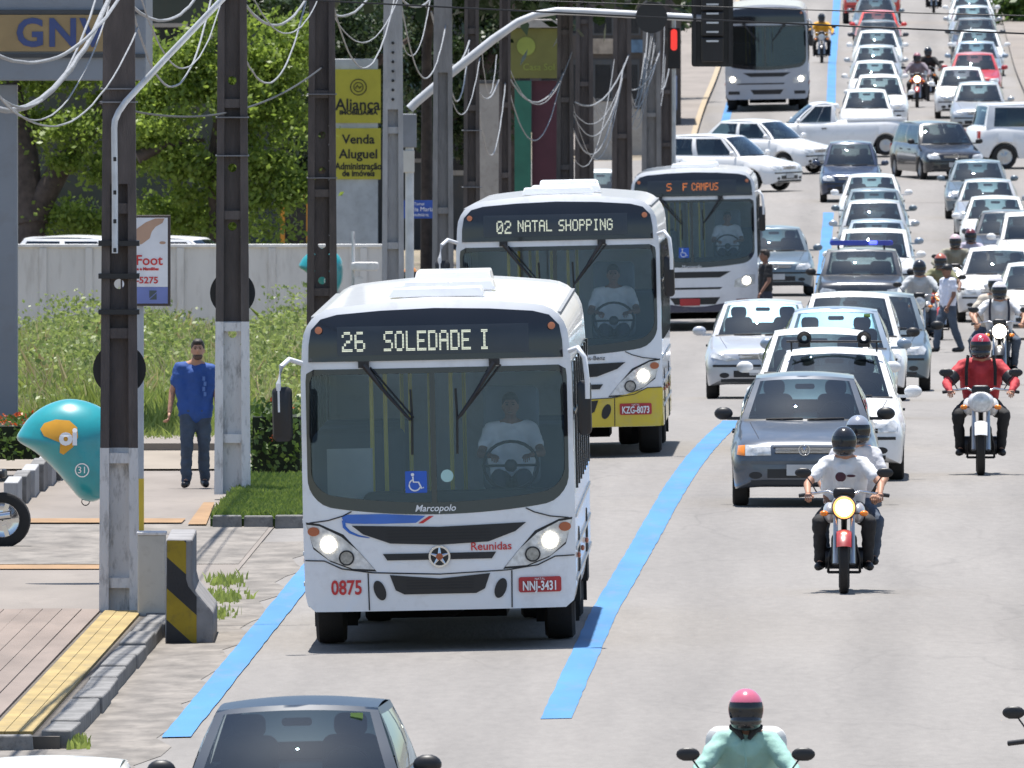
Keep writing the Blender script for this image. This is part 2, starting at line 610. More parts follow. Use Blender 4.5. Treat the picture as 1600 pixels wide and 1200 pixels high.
def asphalt():
    """sun bleached asphalt: mottling, wheel tracks along the lanes, fine cracks, oil spots"""
    m = mat('asphalt', (0.205, 0.190, 0.176), 0.9, var=0.10, scale=0.8, bump=0.35, bscale=26, stretch=(1, 0.06, 1), dirt=0.40, dirtcol=(0.155, 0.143, 0.132), detail=10)
    nt = m.node_tree; N = nt.nodes; Lk = nt.links
    b = N['Principled BSDF']; src = b.inputs['Base Color'].links[0].from_socket
    tc = N.new('ShaderNodeTexCoord'); sp = N.new('ShaderNodeSeparateXYZ'); Lk.new(tc.outputs['Object'], sp.inputs[0])
    def math_(op, a, c, clamp=False):
        n = N.new('ShaderNodeMath'); n.operation = op; n.use_clamp = clamp
        for k, v in enumerate((a, c)):
            if v is None: continue
            if isinstance(v, (int, float)): n.inputs[k].default_value = v
            else: Lk.new(v, n.inputs[k])
        return n.outputs[0]
    u = math_('SUBTRACT', sp.outputs['X'], math_('MULTIPLY', sp.outputs['Y'], SLOPE_X))
    nz = N.new('ShaderNodeTexNoise'); nz.inputs['Scale'].default_value = 0.5; nz.inputs['Detail'].default_value = 3
    mp = N.new('ShaderNodeMapping'); mp.inputs['Scale'].default_value = (1, 0.04, 1); Lk.new(tc.outputs['Object'], mp.inputs['Vector']); Lk.new(mp.outputs[0], nz.inputs['Vector'])
    u2 = math_('ADD', u, math_('MULTIPLY', nz.outputs['Fac'], 0.9))
    track = math_('SINE', math_('MULTIPLY', u2, 2 * PI / 1.72), None)
    tr = math_('MULTIPLY', math_('MULTIPLY', math_('ADD', track, 0.1, True), nz.outputs['Fac']), 0.20)
    vo = N.new('ShaderNodeTexVoronoi'); vo.feature = 'DISTANCE_TO_EDGE'; vo.inputs['Scale'].default_value = 0.42
    mp2 = N.new('ShaderNodeMapping'); mp2.inputs['Scale'].default_value = (1, 0.16, 1)
    ns = N.new('ShaderNodeTexNoise'); ns.inputs['Scale'].default_value = 1.4
    Lk.new(tc.outputs['Object'], mp2.inputs['Vector']); Lk.new(mp2.outputs[0], ns.inputs['Vector'])
    av = N.new('ShaderNodeMixRGB'); av.blend_type = 'ADD'; av.inputs['Fac'].default_value = 0.9; Lk.new(mp2.outputs[0], av.inputs['Color1']); Lk.new(ns.outputs['Color'], av.inputs['Color2'])
    Lk.new(av.outputs[0], vo.inputs['Vector'])
    crack = math_('MULTIPLY', math_('SUBTRACT', 1.0, math_('MULTIPLY', vo.outputs['Distance'], 60.0), True), math_('MULTIPLY', math_('SUBTRACT', nz.outputs['Fac'], 0.42, True), 1.6, True))
    fine = N.new('ShaderNodeTexNoise'); fine.inputs['Scale'].default_value = 9.0; fine.inputs['Detail'].default_value = 6; fine.inputs['Roughness'].default_value = 0.7
    Lk.new(mp2.outputs[0], fine.inputs['Vector'])
    grit = math_('MULTIPLY', math_('SUBTRACT', fine.outputs['Fac'], 0.5), 0.42)
    dark = math_('SUBTRACT', 1.0, math_('ADD', math_('ADD', tr, math_('MULTIPLY', crack, 0.35)), grit))
    mx = N.new('ShaderNodeMixRGB'); mx.blend_type = 'MULTIPLY'; mx.inputs['Fac'].default_value = 1.0
    Lk.new(src, mx.inputs['Color1']); Lk.new(dark, mx.inputs['Color2']); Lk.new(mx.outputs[0], b.inputs['Base Color'])
    return m
M_ASPH = asphalt()
M_SOIL = mat('sandy_soil', (0.21, 0.175, 0.13), 0.95, var=0.25, scale=0.5, bump=0.5, bscale=9, stretch=(1, 0.25, 1), dirt=0.5, dirtcol=(0.10, 0.12, 0.045))
M_CONC = mat('pavement_concrete', (0.205, 0.178, 0.155), 0.9, var=0.14, scale=0.9, bump=0.3, bscale=20, stretch=(1, 0.2, 1), dirt=0.3, dirtcol=(0.12, 0.105, 0.09))
M_COBB = mat('cobble_gutter', (0.185, 0.166, 0.146), 0.95, var=0.32, scale=3.2, bump=1.0, bscale=7, stretch=(1, 0.3, 1), dirt=0.5, dirtcol=(0.09, 0.08, 0.07))
M_KERB = mat('kerb_stone', (0.17, 0.165, 0.16), 0.9, var=0.3, scale=4, bump=0.6, bscale=14, dirt=0.6, dirtcol=(0.05, 0.048, 0.045))
M_TACT = mat('tactile_yellow', (0.31, 0.225, 0.085), 0.8, var=0.22, scale=3, dirt=0.5, dirtcol=(0.17, 0.14, 0.09), stretch=(1, 0.3, 1))
M_TACTO = mat('tactile_orange', (0.28, 0.17, 0.085), 0.85, var=0.15, scale=3, stretch=(1, 0.3, 1))
M_BLUE = mat('blue_road_paint', (0.048, 0.185, 0.40), 0.75, var=0.12, scale=1.6, stretch=(1, 0.12, 1), dirt=0.55, dirtcol=(0.13, 0.175, 0.26))
M_WHITEP = mat('worn_white_paint', (0.40, 0.39, 0.38), 0.8, var=0.2, scale=3)

sheet('ground', lambda y: -240, lambda y: 240, YS, M_SOIL, -0.05, 60)
sheet('road', lambda y: lin(KL, y) - 0.3, lambda y: lin(KR, y) + 0.3, YS, M_ASPH, 0.0, 24)
# crossing street
ysx = [655 + 4 * k for k in range(0, 12)]
sheet('cross_street', lambda y: -120, lambda y: 120, ysx, M_ASPH, 0.006, 60)
sheet('gutter', lambda y: -9.5 if y < 212 else lin(KL, y) - 0.1, lambda y: lin(KL, y) + 0.78 + 0.12 * math.sin(y * 0.9), [180 + 2 * k for k in range(0, 46)], M_COBB, 0.005, 8)
# far pavements either side
sheet('pavement', lambda y: lin(KL, y) - 3.4, lambda y: lin(KL, y), [312 + 6 * k for k in range(0, 57)], M_CONC, 0.13, 7, skirt=True)
sheet('pavement', lambda y: lin(KL, y) - 3.4, lambda y: lin(KL, y), [706 + 8 * k for k in range(0, 60)], M_CONC, 0.13, 7, skirt=True)
sheet('pavement', lambda y: lin(KR, y), lambda y: lin(KR, y) + 2.2, [706 + 8 * k for k in range(0, 60)], M_CONC, 0.13, 7, skirt=True)
sheet('kerb', lambda y: lin(KL, y), lambda y: lin(KL, y) + 0.16, [706 + 8 * k for k in range(0, 60)], mat('kerb_paint', (0.34, 0.27, 0.18), 0.9), 0.134, 1)

def ribbon(name, tab, w, m, y0, y1, lift, step=3.0):
    mb = MB(); vs = []; fs = []
    y = y0; i = 0
    while y <= y1 + 1e-6:
        for k in (-0.5, 0.5):
            x = U(lin(tab, y), y) + k * w + RND.uniform(-0.006, 0.006)
            vs.append((x, y, gz(x, y) + lift))
        y += step
    for i in range(len(vs) // 2 - 1):
        fs.append((2 * i, 2 * i + 1, 2 * i + 3, 2 * i + 2))
    mb.add(vs, fs)
    o = mb.build(name, m, None, 0)
    tag(o, kind='structure')
    return o

LINE_R = [(212, -2.84), (244, -2.72), (265, -2.55), (290, -2.36), (312, -2.18), (335, -2.02), (420, -1.7), (520, -1.3), (640, -1.36), (835, -1.65), (1000, -1.7)]
LINE_L = [(210, -6.06), (256, -5.95), (400, -5.6), (560, -4.9), (703, -4.62), (1000, -4.7)]
ribbon('bus_lane_line', LINE_R, 0.27, M_BLUE, 216.5, 338, 0.006, 0.9)
ribbon('bus_lane_line', LINE_R, 0.27, M_BLUE, 520, 646, 0.006, 4)
ribbon('bus_lane_line', LINE_R, 0.27, M_BLUE, 714, 718, 0.01, 2)
ribbon('bus_lane_line', LINE_R, 0.27, M_BLUE, 725, 960, 0.008, 4)
ribbon('bus_lane_line', LINE_L, 0.25, M_BLUE, 214, 300, 0.012, 0.9)
ribbon('bus_lane_line', LINE_L, 0.25, M_BLUE, 704, 960, 0.008, 4)
# a few worn white dashes in the other lanes and the stop line at the crossing
ribbon('lane_dash', [(0, 1.1)], 0.12, M_WHITEP, 352, 356, 0.006, 2)
ribbon('lane_dash', [(0, 0.15)], 0.9, M_WHITEP, 386, 389, 0.006, 1.5)
ribbon('lane_dash', [(0, 2.9)], 0.7, M_WHITEP, 640, 646, 0.006, 1.5)
ribbon('lane_dash', [(0, 0.6)], 0.5, M_WHITEP, 628, 636, 0.006, 1.5)

# ------------------------------------------------------------------ raised pavement with its kerb stones and paver rows
ZB = gz(U(-7.5, 230), 230)
pv = thing('corner_pavement', None, None, (0, 0, 0)); tag(pv, kind='structure')
def slab(u0, u1, y0, y1, z0, z1, m, name, parent, bev=0.0):
    mb = MB()
    vs = [(U(u0, y0), y0, z0), (U(u1, y0), y0, z0), (U(u1, y1), y1, z0), (U(u0, y1), y1, z0), (U(u0, y0), y0, z1), (U(u1, y0), y0, z1), (U(u1, y1), y1, z1), (U(u0, y1), y1, z1)]
    mb.add(vs, [(0, 3, 2, 1), (4, 5, 6, 7), (0, 1, 5, 4), (1, 2, 6, 5), (2, 3, 7, 6), (3, 0, 4, 7)])
    return mb.build(name, m, parent, 0, None, bev)
M_PAVER = mat('paver', (0.205, 0.163, 0.138), 0.9, var=0.2, scale=1.6, bump=0.25, bscale=22, stretch=(1, 0.15, 1), dirt=0.3, dirtcol=(0.125, 0.11, 0.095))
slab(-16, -6.98, 211.9, 244.4, ZB - 0.1, ZB + 0.112, mat('paver_bed', (0.115, 0.10, 0.085), 0.95, var=0.2), 'paving_bed', pv)
u = -7.63
for k in range(13):
    slab(u - 0.19, u - 0.007, 212.3, 244.2, ZB + 0.09, ZB + 0.138 + RND.uniform(-0.003, 0.003), M_PAVER, 'paving_row', pv)
    u -= 0.19
for k in range(3):
    slab(-7.58 + k * 0.122, -7.58 + k * 0.122 + 0.116, 212.3, 243.6, ZB + 0.09, ZB + 0.142, M_TACT, 'tactile_row', pv)
y = 212.0
while y < 244.0:
    L = RND.uniform(2.2, 3.4)
    j = RND.uniform(-0.015, 0.015)
    mb = MB()
    mb.box((0, 0, 0), (0.26 + RND.uniform(-0.02, 0.02), L - 0.01, 0.26), taper=0.97)
    o = mb.build('kerb_stone', M_KERB, pv, 0, (U(-7.02 + j, y + L / 2), y + L / 2, ZB + 0.012 + RND.uniform(-0.012, 0.012)), 0.015)
    o.rotation_euler = (RND.uniform(-0.01, 0.01), RND.uniform(-0.02, 0.02), -SLOPE_X + RND.uniform(-0.006, 0.006))
    y += L
xk = U(-7.2, 212)
for k in range(6):
    mb = MB(); mb.box((0, 0, 0), (0.86, 0.26, 0.26), taper=0.95)
    o = mb.build('kerb_stone', M_KERB, pv, 0, (xk - 0.42 - 0.89 * k, 211.75, ZB + 0.005 + RND.uniform(-0.01, 0.01)), 0.015)
    o.rotation_euler = (0, RND.uniform(-0.015, 0.015), RND.uniform(-0.01, 0.01))

# forecourt level with the road, the second strip of pavement and its tactile edges
sheet('forecourt', lambda y: -30, lambda y: -6.7, [244.4 + 4 * k for k in range(0, 17)], M_CONC, 0.015, 12)
sheet('driveway', lambda y: -30, lambda y: -6.75, [262, 265, 268, 271, 274, 276.2], M_COBB, 0.021, 12)
def strip(name, u0, u1, y0, y1, m, lift):
    o = sheet(name, lambda y: u0, lambda y: u1, [y0, (y0 + y1) / 2, y1], m, lift, 4)
    return o
strip('tactile_edge', -20, -7.62, 260.2, 261.6, M_TACTO, 0.028)
strip('tactile_edge', -20, -7.75, 276.4, 278.0, M_TACTO, 0.034)
mb = MB()
vs = [(X(293, 275.5), 275.5), (X(322, 275.5), 275.5), (X(335, 284), 284), (X(318, 284), 284)]
mb.add([(x, y, gz(x, y) + 0.042) for x, y in vs], [(0, 1, 2, 3)])
tag(mb.build('tactile_edge', M_TACTO, None, 0), kind='structure')
M_SAND = mat('sand', (0.24, 0.205, 0.165), 0.95, var=0.15, scale=1, stretch=(1, 0.2, 1))
sheet('sand_path', lambda y: -12, lambda y: -7.0, [300, 304, 308, 312, 318], M_SAND, 0.04, 6)

# ------------------------------------------------------------------ poles
M_PDARK = mat('weathered_concrete_dark', (0.088, 0.075, 0.070), 0.9, var=0.3, scale=2.2, bump=0.4, bscale=25, stretch=(3, 3, 0.7), dirt=0.4, dirtcol=(0.05, 0.045, 0.043))
M_PBROWN = mat('weathered_concrete_brown', (0.095, 0.08, 0.075), 0.9, var=0.3, scale=2.2, bump=0.4, bscale=25, stretch=(3, 3, 0.7), dirt=0.4, dirtcol=(0.05, 0.042, 0.04))
M_PGREY = mat('weathered_concrete_grey', (0.34, 0.34, 0.345), 0.9, var=0.18, scale=2.2, bump=0.4, bscale=25, stretch=(3, 3, 0.7), dirt=0.3, dirtcol=(0.16, 0.155, 0.15))
M_PMID = mat('weathered_concrete_mid', (0.22, 0.215, 0.215), 0.9, var=0.22, scale=2.2, bump=0.4, bscale=25, stretch=(3, 3, 0.7), dirt=0.4, dirtcol=(0.10, 0.095, 0.09))
M_LIME = mat('limewash', (0.66, 0.65, 0.64), 0.9, var=0.08, scale=2.5, bump=0.3, bscale=20, stretch=(2, 2, 0.6), dirt=0.75, dirtcol=(0.17, 0.16, 0.155))

def pole_shaft(mb, wf, df, z0, z1, ribs, holes=()):
    t = 0.24                                   # flange width as a share of the pole width
    for s in (-1, 1):
        rings = []
        for z in (z0, z1):
            w, d = wf(z), df(z)
            xa, xb = s * w / 2, s * w * (0.5 - t)
            rings.append([Vector((xa, -d / 2, z)), Vector((xb, -d / 2, z)), Vector((xb * 0.97, d / 2, z)), Vector((xa, d / 2, z))])
        mb.loft(rings)
    cuts = sorted([z0] + [r for r in ribs if z0 < r < z1] + [z1])
    for a, b in zip(cuts, cuts[1:]):
        hz = [h for h in holes if a < h < b]
        segs = []
        if hz:
            lo = a
            for h in hz:
                segs.append((lo, h - 0.13, None)); segs.append((h - 0.13, h + 0.13, h)); lo = h + 0.13
            segs.append((lo, b, None))
        else: segs = [(a, b, None)]
        for (p, q, h) in segs:
            wa, wb = wf(p) * (0.5 - t) + 0.002, wf(q) * (0.5 - t) + 0.002
            for y in (-0.035, 0.035):
                if h is None:
                    mb.add([(-wa, y, p), (wa, y, p), (wb, y, q), (-wb, y, q)], [(0, 1, 2, 3)])
                else:
                    rect = [(-wa, p), (wa, p), (wb, q), (-wb, q)]
                    band(mb, (0, h), oval(0, h, 0.05, 0.05, 24), rect, lambda x, z: y, 0.0, 32, 1)
    for r in ribs:
        if z0 <= r <= z1:
            w = wf(r) * (0.5 - t) * 2 - 0.002; d = df(r)
            mb.box((0, 0, r), (w, d * 0.86, 0.10))

def pole(px, y, wpx, m, label, base=0.0, top=9.0, rib=1.35, rib0=0.45, holes=(), dz=0.12, name='utility_pole', solid_from=None):
    x = X(px, y)
    p = thing(name, label, 'utility pole', (x, y, gz(x, y) + dz - 0.02), 0, 'utility poles along the left kerb')
    w0 = wpx / sc(y)
    wf = lambda z: w0 * (1 - 0.035 * z); df = lambda z: 0.30 * (1 - 0.035 * z)
    ribs = []; z = rib0
    sf = solid_from if solid_from else top
    while z < sf - 0.2:
        ribs.append(z); z += rib
    mb = MB(); pole_shaft(mb, wf, df, base, sf, ribs, holes)
    if solid_from:
        rings = [[Vector((sx * wf(z) / 2, sy * df(z) / 2, z)) for sx, sy in ((-1, -1), (1, -1), (1, 1), (-1, 1))] for z in (solid_from, top)]
        mb.loft(rings)
    mb.build('shaft', m, p, 0)
    if base > 0:
        mb = MB(); pole_shaft(mb, lambda z: wf(z) + 0.004, lambda z: df(z) + 0.004, -0.02, base, [r for r in ribs if r < base], [h for h in holes if h < base])
        mb.build('limewashed_base', M_LIME, p, 0)
    return p

M_BANDS = mat('band_steel', (0.20, 0.20, 0.21), 0.6, 0.4)
def pole_band(p, z, w, d=0.33, m=None, name='steel_band', h=0.022):
    mb = MB(); mb.box((0, 0, z), (w, d, min(h, 0.014) if m is None else h)); mb.build(name, m or M_BANDS, p, 0)

p1 = pole(186, 244, 62, M_PBROWN, 'dark concrete pole with limewashed base nearest the camera, beside striped barrier', 1.62, rib0=0.30, rib=1.22, holes=(3.22,), solid_from=4.2)
for z in (2.95, 3.3, 3.62): pole_band(p1, z, 0.40, 0.36, BLACK, 'black_clamp', 0.05)
pole_band(p1, 5.0, 0.36); pole_band(p1, 5.13, 0.36)
p2 = pole(363, 286, 56, M_PDARK, 'dark concrete pole with tall limewashed base next to man in blue', 1.96, rib0=0.62, rib=1.28, holes=(1.82, 3.05, 3.72, 4.72))
pole_band(p2, 4.3, 0.38); pole_band(p2, 3.86, 0.385, h=0.02)
p3 = pole(503, 328, 50, M_PDARK, 'dark brown concrete pole with punched holes rising behind white bus roof', 0, rib0=0.5, rib=1.3, holes=(1.95, 2.42, 3.4, 3.86))
pole_band(p3, 3.3, 0.40, h=0.02); pole_band(p3, 4.4, 0.39)
p4 = pole(614, 372, 37, M_PGREY, 'pale grey concrete pole in front of yellow sign pylon', 0, rib0=0.6, rib=1.72, solid_from=4.35)
for k in range(7):
    mb = MB(); mb.lathe([(-0.005, 0.022), (0.005, 0.022)], 12, 'y', (0, -0.135, 4.5 + 0.14 * k), cap=True); mb.build('bolt_hole', BLACK, p4, 0)
p5 = pole(692, 398, 36, M_PMID, 'mid grey slim concrete pole left of dark pole behind buses', 0, rib0=0.6, rib=2.2, solid_from=5.0)
p6 = pole(737, 440, 29, M_PDARK, 'dark slim concrete pole above front bus roof with two wire bands', 0)
pole_band(p6, 4.1, 0.36, h=0.03); pole_band(p6, 3.1, 0.36, h=0.03)
p7 = pole(789, 480, 22, M_PBROWN, 'thin dark brown pole just right of green shop post', 0)
p8 = pole(883, 500, 31, M_PDARK, 'thick black pole with dangling cables behind second bus roof', 0)
p8b = pole(913, 540, 33, M_PDARK, 'dark pole standing close behind thick black pole', 0)
p9 = pole(972, 560, 35, M_PDARK, 'dark pole with cable tangle between two pale wall strips', 0)
p10 = pole(1018, 600, 33, M_PMID, 'grey pole left of paired dark pole near traffic signal', 0)
p11 = pole(1041, 640, 28, M_PDARK, 'rightmost dark pole of the cluttered cable row', 0)

# round sign blanks strapped to the first two poles
for (p, z, r) in ((p1, 2.38, 0.26), (p2, 2.28, 0.26)):
    o = thing('round_sign', 'black round sign back on pole beside phone hood' if p is p1 else 'black round sign back on pole next to man in blue', 'sign', (p.location.x, p.location.y + 0.22, p.location.z + z), 0, 'round sign backs on poles')
    mb = MB(); mb.lathe([(-0.008, 0.01), (-0.008, r), (0.008, r), (0.008, 0.01)], 36, 'y'); mb.build('disc', BLACK, o, 40)
    mb = MB(); mb.box((0, -0.04, 0), (0.05, 0.06, 0.2)); mb.build('bracket', GALV, o, 0)

# conduit bracket arm on the first pole
arm = thing('bracket_arm', 'pale grey steel pipe rising along first pole and bending out over road', 'pipe', tuple(p1.location))
def P1(px, py, dy=-0.2): return (X(px, 244) - p1.location.x, dy, Zp(py, 244) - p1.location.z)
mb = MB(); mb.tube([P1(180, 395), P1(180, 300), P1(179, 200), P1(180, 188), P1(186, 174), P1(197, 158), P1(260, 90), P1(350, -4), P1(420, -80)], 0.032, 10)
mb.build('pipe', GALV, arm, 50)
mb = MB()
for z in (390, 345, 300, 248): mb.box(P1(180, z, -0.235), (0.03, 0.012, 0.04))
mb.build('pipe_clip', BLACK, arm, 0)

# mast arm with traffic signal over the road
YM = 408
mast = thing('signal_mast', 'long white mast arm arching over the bus lane from pole with grey box', 'mast arm', (X(640, YM), YM, gz(X(640, YM), YM)))
def PM(px, py, y=YM): return (X(px, y) - mast.location.x, y - YM, Zp(py, y) - mast.location.z)
mb = MB(); mb.tube([PM(640, 620), PM(640, 230)], 0.07, 12); mb.build('post', GALV, mast, 50)
mb = MB(); mb.tube([PM(640, 170), PM(650, 160), PM(690, 126), PM(735, 90), PM(770, 62), PM(810, 34), PM(840, 22), PM(870, 17), PM(910, 18), PM(1000, 23), PM(1126, 30)], [0.072] * 5 + [0.062] * 6, 12)
mb.build('arm', mat('mast_white', (0.46, 0.47, 0.49), 0.5, var=0.1), mast, 50)
mb = MB(); mb.box(PM(638, 204), (0.27, 0.25, 0.55)); mb.build('control_box', mat('box_grey', (0.20, 0.21, 0.23), 0.6), mast, 0, None, 0.015)
mb = MB(); mb.box(PM(637, 252), (0.22, 0.2, 0.36)); mb.build('meter_box', mat('box_pale', (0.55, 0.53, 0.48), 0.6), mast, 0, None, 0.01)
mb = MB(); mb.lathe([(-0.01, 0.01), (-0.01, 0.26), (0.01, 0.26), (0.01, 0.01)], 30, 'y', PM(1018, 27, YM - 0.2)); mb.build('round_plate', BLACK, mast, 40)
ts = thing('traffic_signal', 'black traffic signal with backboard hanging in front of grey bus', 'traffic light', (X(1113, YM), YM, Zp(104, YM)))
mb = MB(); mb.prism(rrect(-0.34, 0.34, 0, 1.5, 0.05), -0.02, 0.02); mb.build('backboard', BLACK, ts, 0)
for k in range(3):
    z = 0.28 + 0.42 * k
    mb = MB(); mb.box((0, -0.14, z), (0.36, 0.2, 0.40)); mb.build('lamp_housing', DARKMET, ts, 0, None, 0.02)
for k in range(7):
    mb = MB(); mb.box((0, -0.26, 0.42 + 0.15 * k), (0.2, 0.03, 0.03)); mb.build('cooling_fin', GALV, ts, 0)
for s in (-1, 1):
    mb = MB(); mb.box((s * 0.29, -0.05, 0.75), (0.05, 0.06, 1.45)); mb.build('side_flange', DARKMET, ts, 0)
# second, lit signal further up on its pole
YR = 585
rs = thing('traffic_signal', 'small far traffic signal showing a lit red lamp beside pole', 'traffic light', (X(1053, YR), YR, gz(X(1053, YR), YR)))
mb = MB(); mb.tube([(0, 0.1, 0), (0, 0.1, Zp(30, YR) - rs.location.z)], 0.05, 10); mb.build('post', GALV, rs, 40)
zr = Zp(62, YR) - rs.location.z
mb = MB(); mb.box((0, 0, zr - 0.2), (0.3, 0.18, 0.95)); mb.build('lamp_housing', DARKMET, rs, 0, None, 0.02)
mb = MB(); mb.prism(rrect(-0.075, 0.075, zr - 0.25, zr + 0.25, 0.07), -0.13, -0.095); mb.build('lit_lamp', emit('lit_red', (0.9, 0.05, 0.04), 0.45), rs, 0)

# ------------------------------------------------------------------ cables
M_CABLE = mat('cable_grey', (0.22, 0.225, 0.235), 0.6, var=0.25, scale=6)
M_CABLED = mat('cable_black', (0.02, 0.02, 0.022), 0.6)
def cable(a, b, sag, r, m, label, group, n=28, wob=0.0):
    a = Vector(a); b = Vector(b)
    mb = MB(); pts = []
    for k in range(n + 1):
        t = k / n
        p = a.lerp(b, t); p.z -= sag * 4 * t * (1 - t)
        if wob: p += Vector((RND.uniform(-wob, wob), 0, RND.uniform(-wob, wob)))
        pts.append(p)
    mb.tube(pts, r, 6)
    o = mb.build('overhead_cable', m, None, 60)
    return tag(o, label, 'cable', group)
def ptop(p, z, dx=0.0): return (p.location.x + dx, p.location.y, p.location.z + z)
ghost = Vector((U(-7.45, 202), 202, 0.1))
class _P: pass
p0 = _P(); p0.location = ghost
chain = [p0, p1, p2, p3, p4, p5, p6, p7, p8, p9, p10]
lab_s = ['slack grey cable drooping left of the first pole', 'slack grey cable looping between first pole and man\'s pole', 'slack grey cable looping over the green tree',
         'slack grey cable looping in front of yellow pylon', 'slack grey cable loop beside pale grey pole', 'slack grey cable loop left of dark slim pole',
         'slack cable loop between dark slim pole and thin brown pole', 'slack cable loop above olive shop sign', 'slack cable loop hanging from thick black pole', 'slack cable loop beside grey pole near traffic signal']
for i in range(len(chain) - 1):
    a, b = chain[i], chain[i + 1]
    nn = 4 if i == 0 else (3 if i < 5 else 3)
    for k in range(nn):
        za = 6.05 + RND.uniform(-0.35, 0.5); zb = 6.05 + RND.uniform(-0.35, 0.5)
        if i >= 5: za -= 0.3 + 0.25 * (i - 4); zb -= 0.3 + 0.25 * (i - 4)
        sag = (0.55, 0.95, 1.25, 0.75)[k] + RND.uniform(-0.12, 0.12)
        cable(ptop(a, za, RND.uniform(-0.2, 0.2)), ptop(b, zb, RND.uniform(-0.2, 0.2)), sag, (0.017, 0.009, 0.012, 0.008)[k], M_CABLE, lab_s[i].replace('slack ', ('slack thick ', 'slack thin tight ', 'slack long ', 'slack finest ')[k]), 'loose cables between the poles', 26, 0.004)
# big twisted bundle bottom-left, and its loose end
cable(ptop(p1, 6.4, 0.05), ptop(p0, 5.9, -0.3), 0.95, 0.027, M_CABLE, 'thick pale cable bundle sweeping down left of the first pole', None, 30, 0.008)
cable(ptop(p1, 5.0, -0.2), ptop(p3, 4.75, 0.0), 0.35, 0.012, M_CABLED, 'thin black cable running from first pole across the tree', None)
# two black wires across the whole road
cable((X(362, 286), 285.7, Zp(-7, 286)), (X(1790, 286), 286, Zp(60, 286)), 0.02, 0.011, M_CABLED, 'lower black wire stretched across the whole road', None)
cable((X(362, 286), 285.7, Zp(-19, 286)), (X(1790, 286), 286, Zp(29, 286)), 0.03, 0.008, M_CABLED, 'upper black wire stretched across the whole road', None)
# far tangle
for i, (a, b) in enumerate(((p8, p9), (p9, p10), (p10, p11), (p8b, p10))):
    for k in range(3):
        cable(ptop(a, 4.6 + RND.uniform(-0.5, 0.6), RND.uniform(-0.2, 0.2)), ptop(b, 4.6 + RND.uniform(-0.5, 0.6), RND.uniform(-0.2, 0.2)), RND.uniform(0.9, 1.9), 0.008 + 0.007 * (k == 0), M_CABLE,
              ('thick ', 'thin ', 'finest ')[k] + ('grey cable hanging right of thick black pole', 'grey cable hanging right of tangle pole', 'grey cable hanging between the last two poles', 'grey cable strung from doubled pole to grey pole')[i], 'cables in the far tangle', 20, 0.006)

# ------------------------------------------------------------------ service station canopy on the left
YG = 320
gs = thing('station_canopy', 'grey blue station canopy with tan lettered fascia at left edge', 'building', (X(0, YG), YG, gz(X(0, YG), YG)))
def PG(px, py, y=YG): return (X(px, y) - gs.location.x, y - YG, Zp(py, y) - gs.location.z)
M_GREYB = mat('painted_grey_blue', (0.20, 0.225, 0.26), 0.6, var=0.07, scale=1.2, dirt=0.2)
x1, _, zt = PG(228, -80); _, _, zb = PG(0, 126)
mb = MB(); mb.box(((x1 - 6.0) / 2, 3.0, (zt + zb) / 2), (x1 + 6.0, 6.0, zt - zb)); mb.build('canopy', M_GREYB, gs, 0, None, 0.02)
for (pya, pyb, m, d) in ((15, 22, mat('band_dark', (0.05, 0.055, 0.06), 0.7), 0.02), (84, 90, MATS['band_dark'], 0.02)):  # dark bands above and below the fascia panel
    za, zb2 = PG(0, pya)[2], PG(0, pyb)[2]
    mb = MB(); mb.box(((x1 - 6.0) / 2, -d, (za + zb2) / 2), (x1 + 5.99, 0.05, za - zb2)); mb.build('trim_band', m, gs, 0)
za, zb2 = PG(0, 23)[2], PG(0, 80)[2]; xs = PG(203, 0)[0]
mb = MB(); mb.box(((xs - 3.0) / 2, -0.03, (za + zb2) / 2), (xs + 3.0, 0.05, za - zb2)); mb.build('fascia_panel', mat('fascia_tan', (0.28, 0.20, 0.095), 0.6, dirt=0.2), gs, 0)
lettering('GNV', 0.50, mat('fascia_blue', (0.035, 0.06, 0.18), 0.5), gs, (PG(94, 53)[0], -0.065, PG(94, 53)[2]), bold=0.014, space=1.15)
xa, xb = PG(-52, 0)[0], PG(26, 0)[0]
mb = MB(); mb.box(((xa + xb) / 2, 0.6, zb / 2 - 0.05), (xb - xa, 0.62, zb)); mb.build('column', M_GREYB, gs, 0, None, 0.015)

# ------------------------------------------------------------------ boundary wall behind the field
YW = 480
wl = thing('boundary_wall', 'long stained whitewashed wall behind the weedy field', 'wall', (X(300, YW), YW, gz(X(300, YW), YW)))
M_WALL = mat('whitewashed_wall', (0.62, 0.605, 0.58), 0.9, var=0.08, scale=0.8, dirt=0.45, dirtcol=(0.30, 0.27, 0.24), stretch=(2.5, 1, 0.5), bump=0.2, bscale=12)
xa, xb = X(-40, YW) - wl.location.x, X(604, YW) - wl.location.x
hw = Zp(386, YW) - wl.location.z
mb = MB(); mb.box(((xa + xb) / 2, 0, hw / 2 - 0.2), (xb - xa, 0.18, hw + 0.4)); mb.build('wall_body', M_WALL, wl, 0)
for k in range(9):
    xx = xa + (xb - xa) * (k + 0.5) / 9
    mb = MB(); mb.box((xx, -0.11, hw / 2 - 0.2), (0.14, 0.06, hw + 0.38)); mb.build('pilaster', M_WALL, wl, 0, None, 0.01)
mb = MB(); mb.box(((xa + xb) / 2, 0, hw + 0.028), (xb - xa + 0.04, 0.28, 0.06)); mb.build('coping', mat('coping', (0.66, 0.65, 0.63), 0.8, dirt=0.3), wl, 0, None, 0.008)
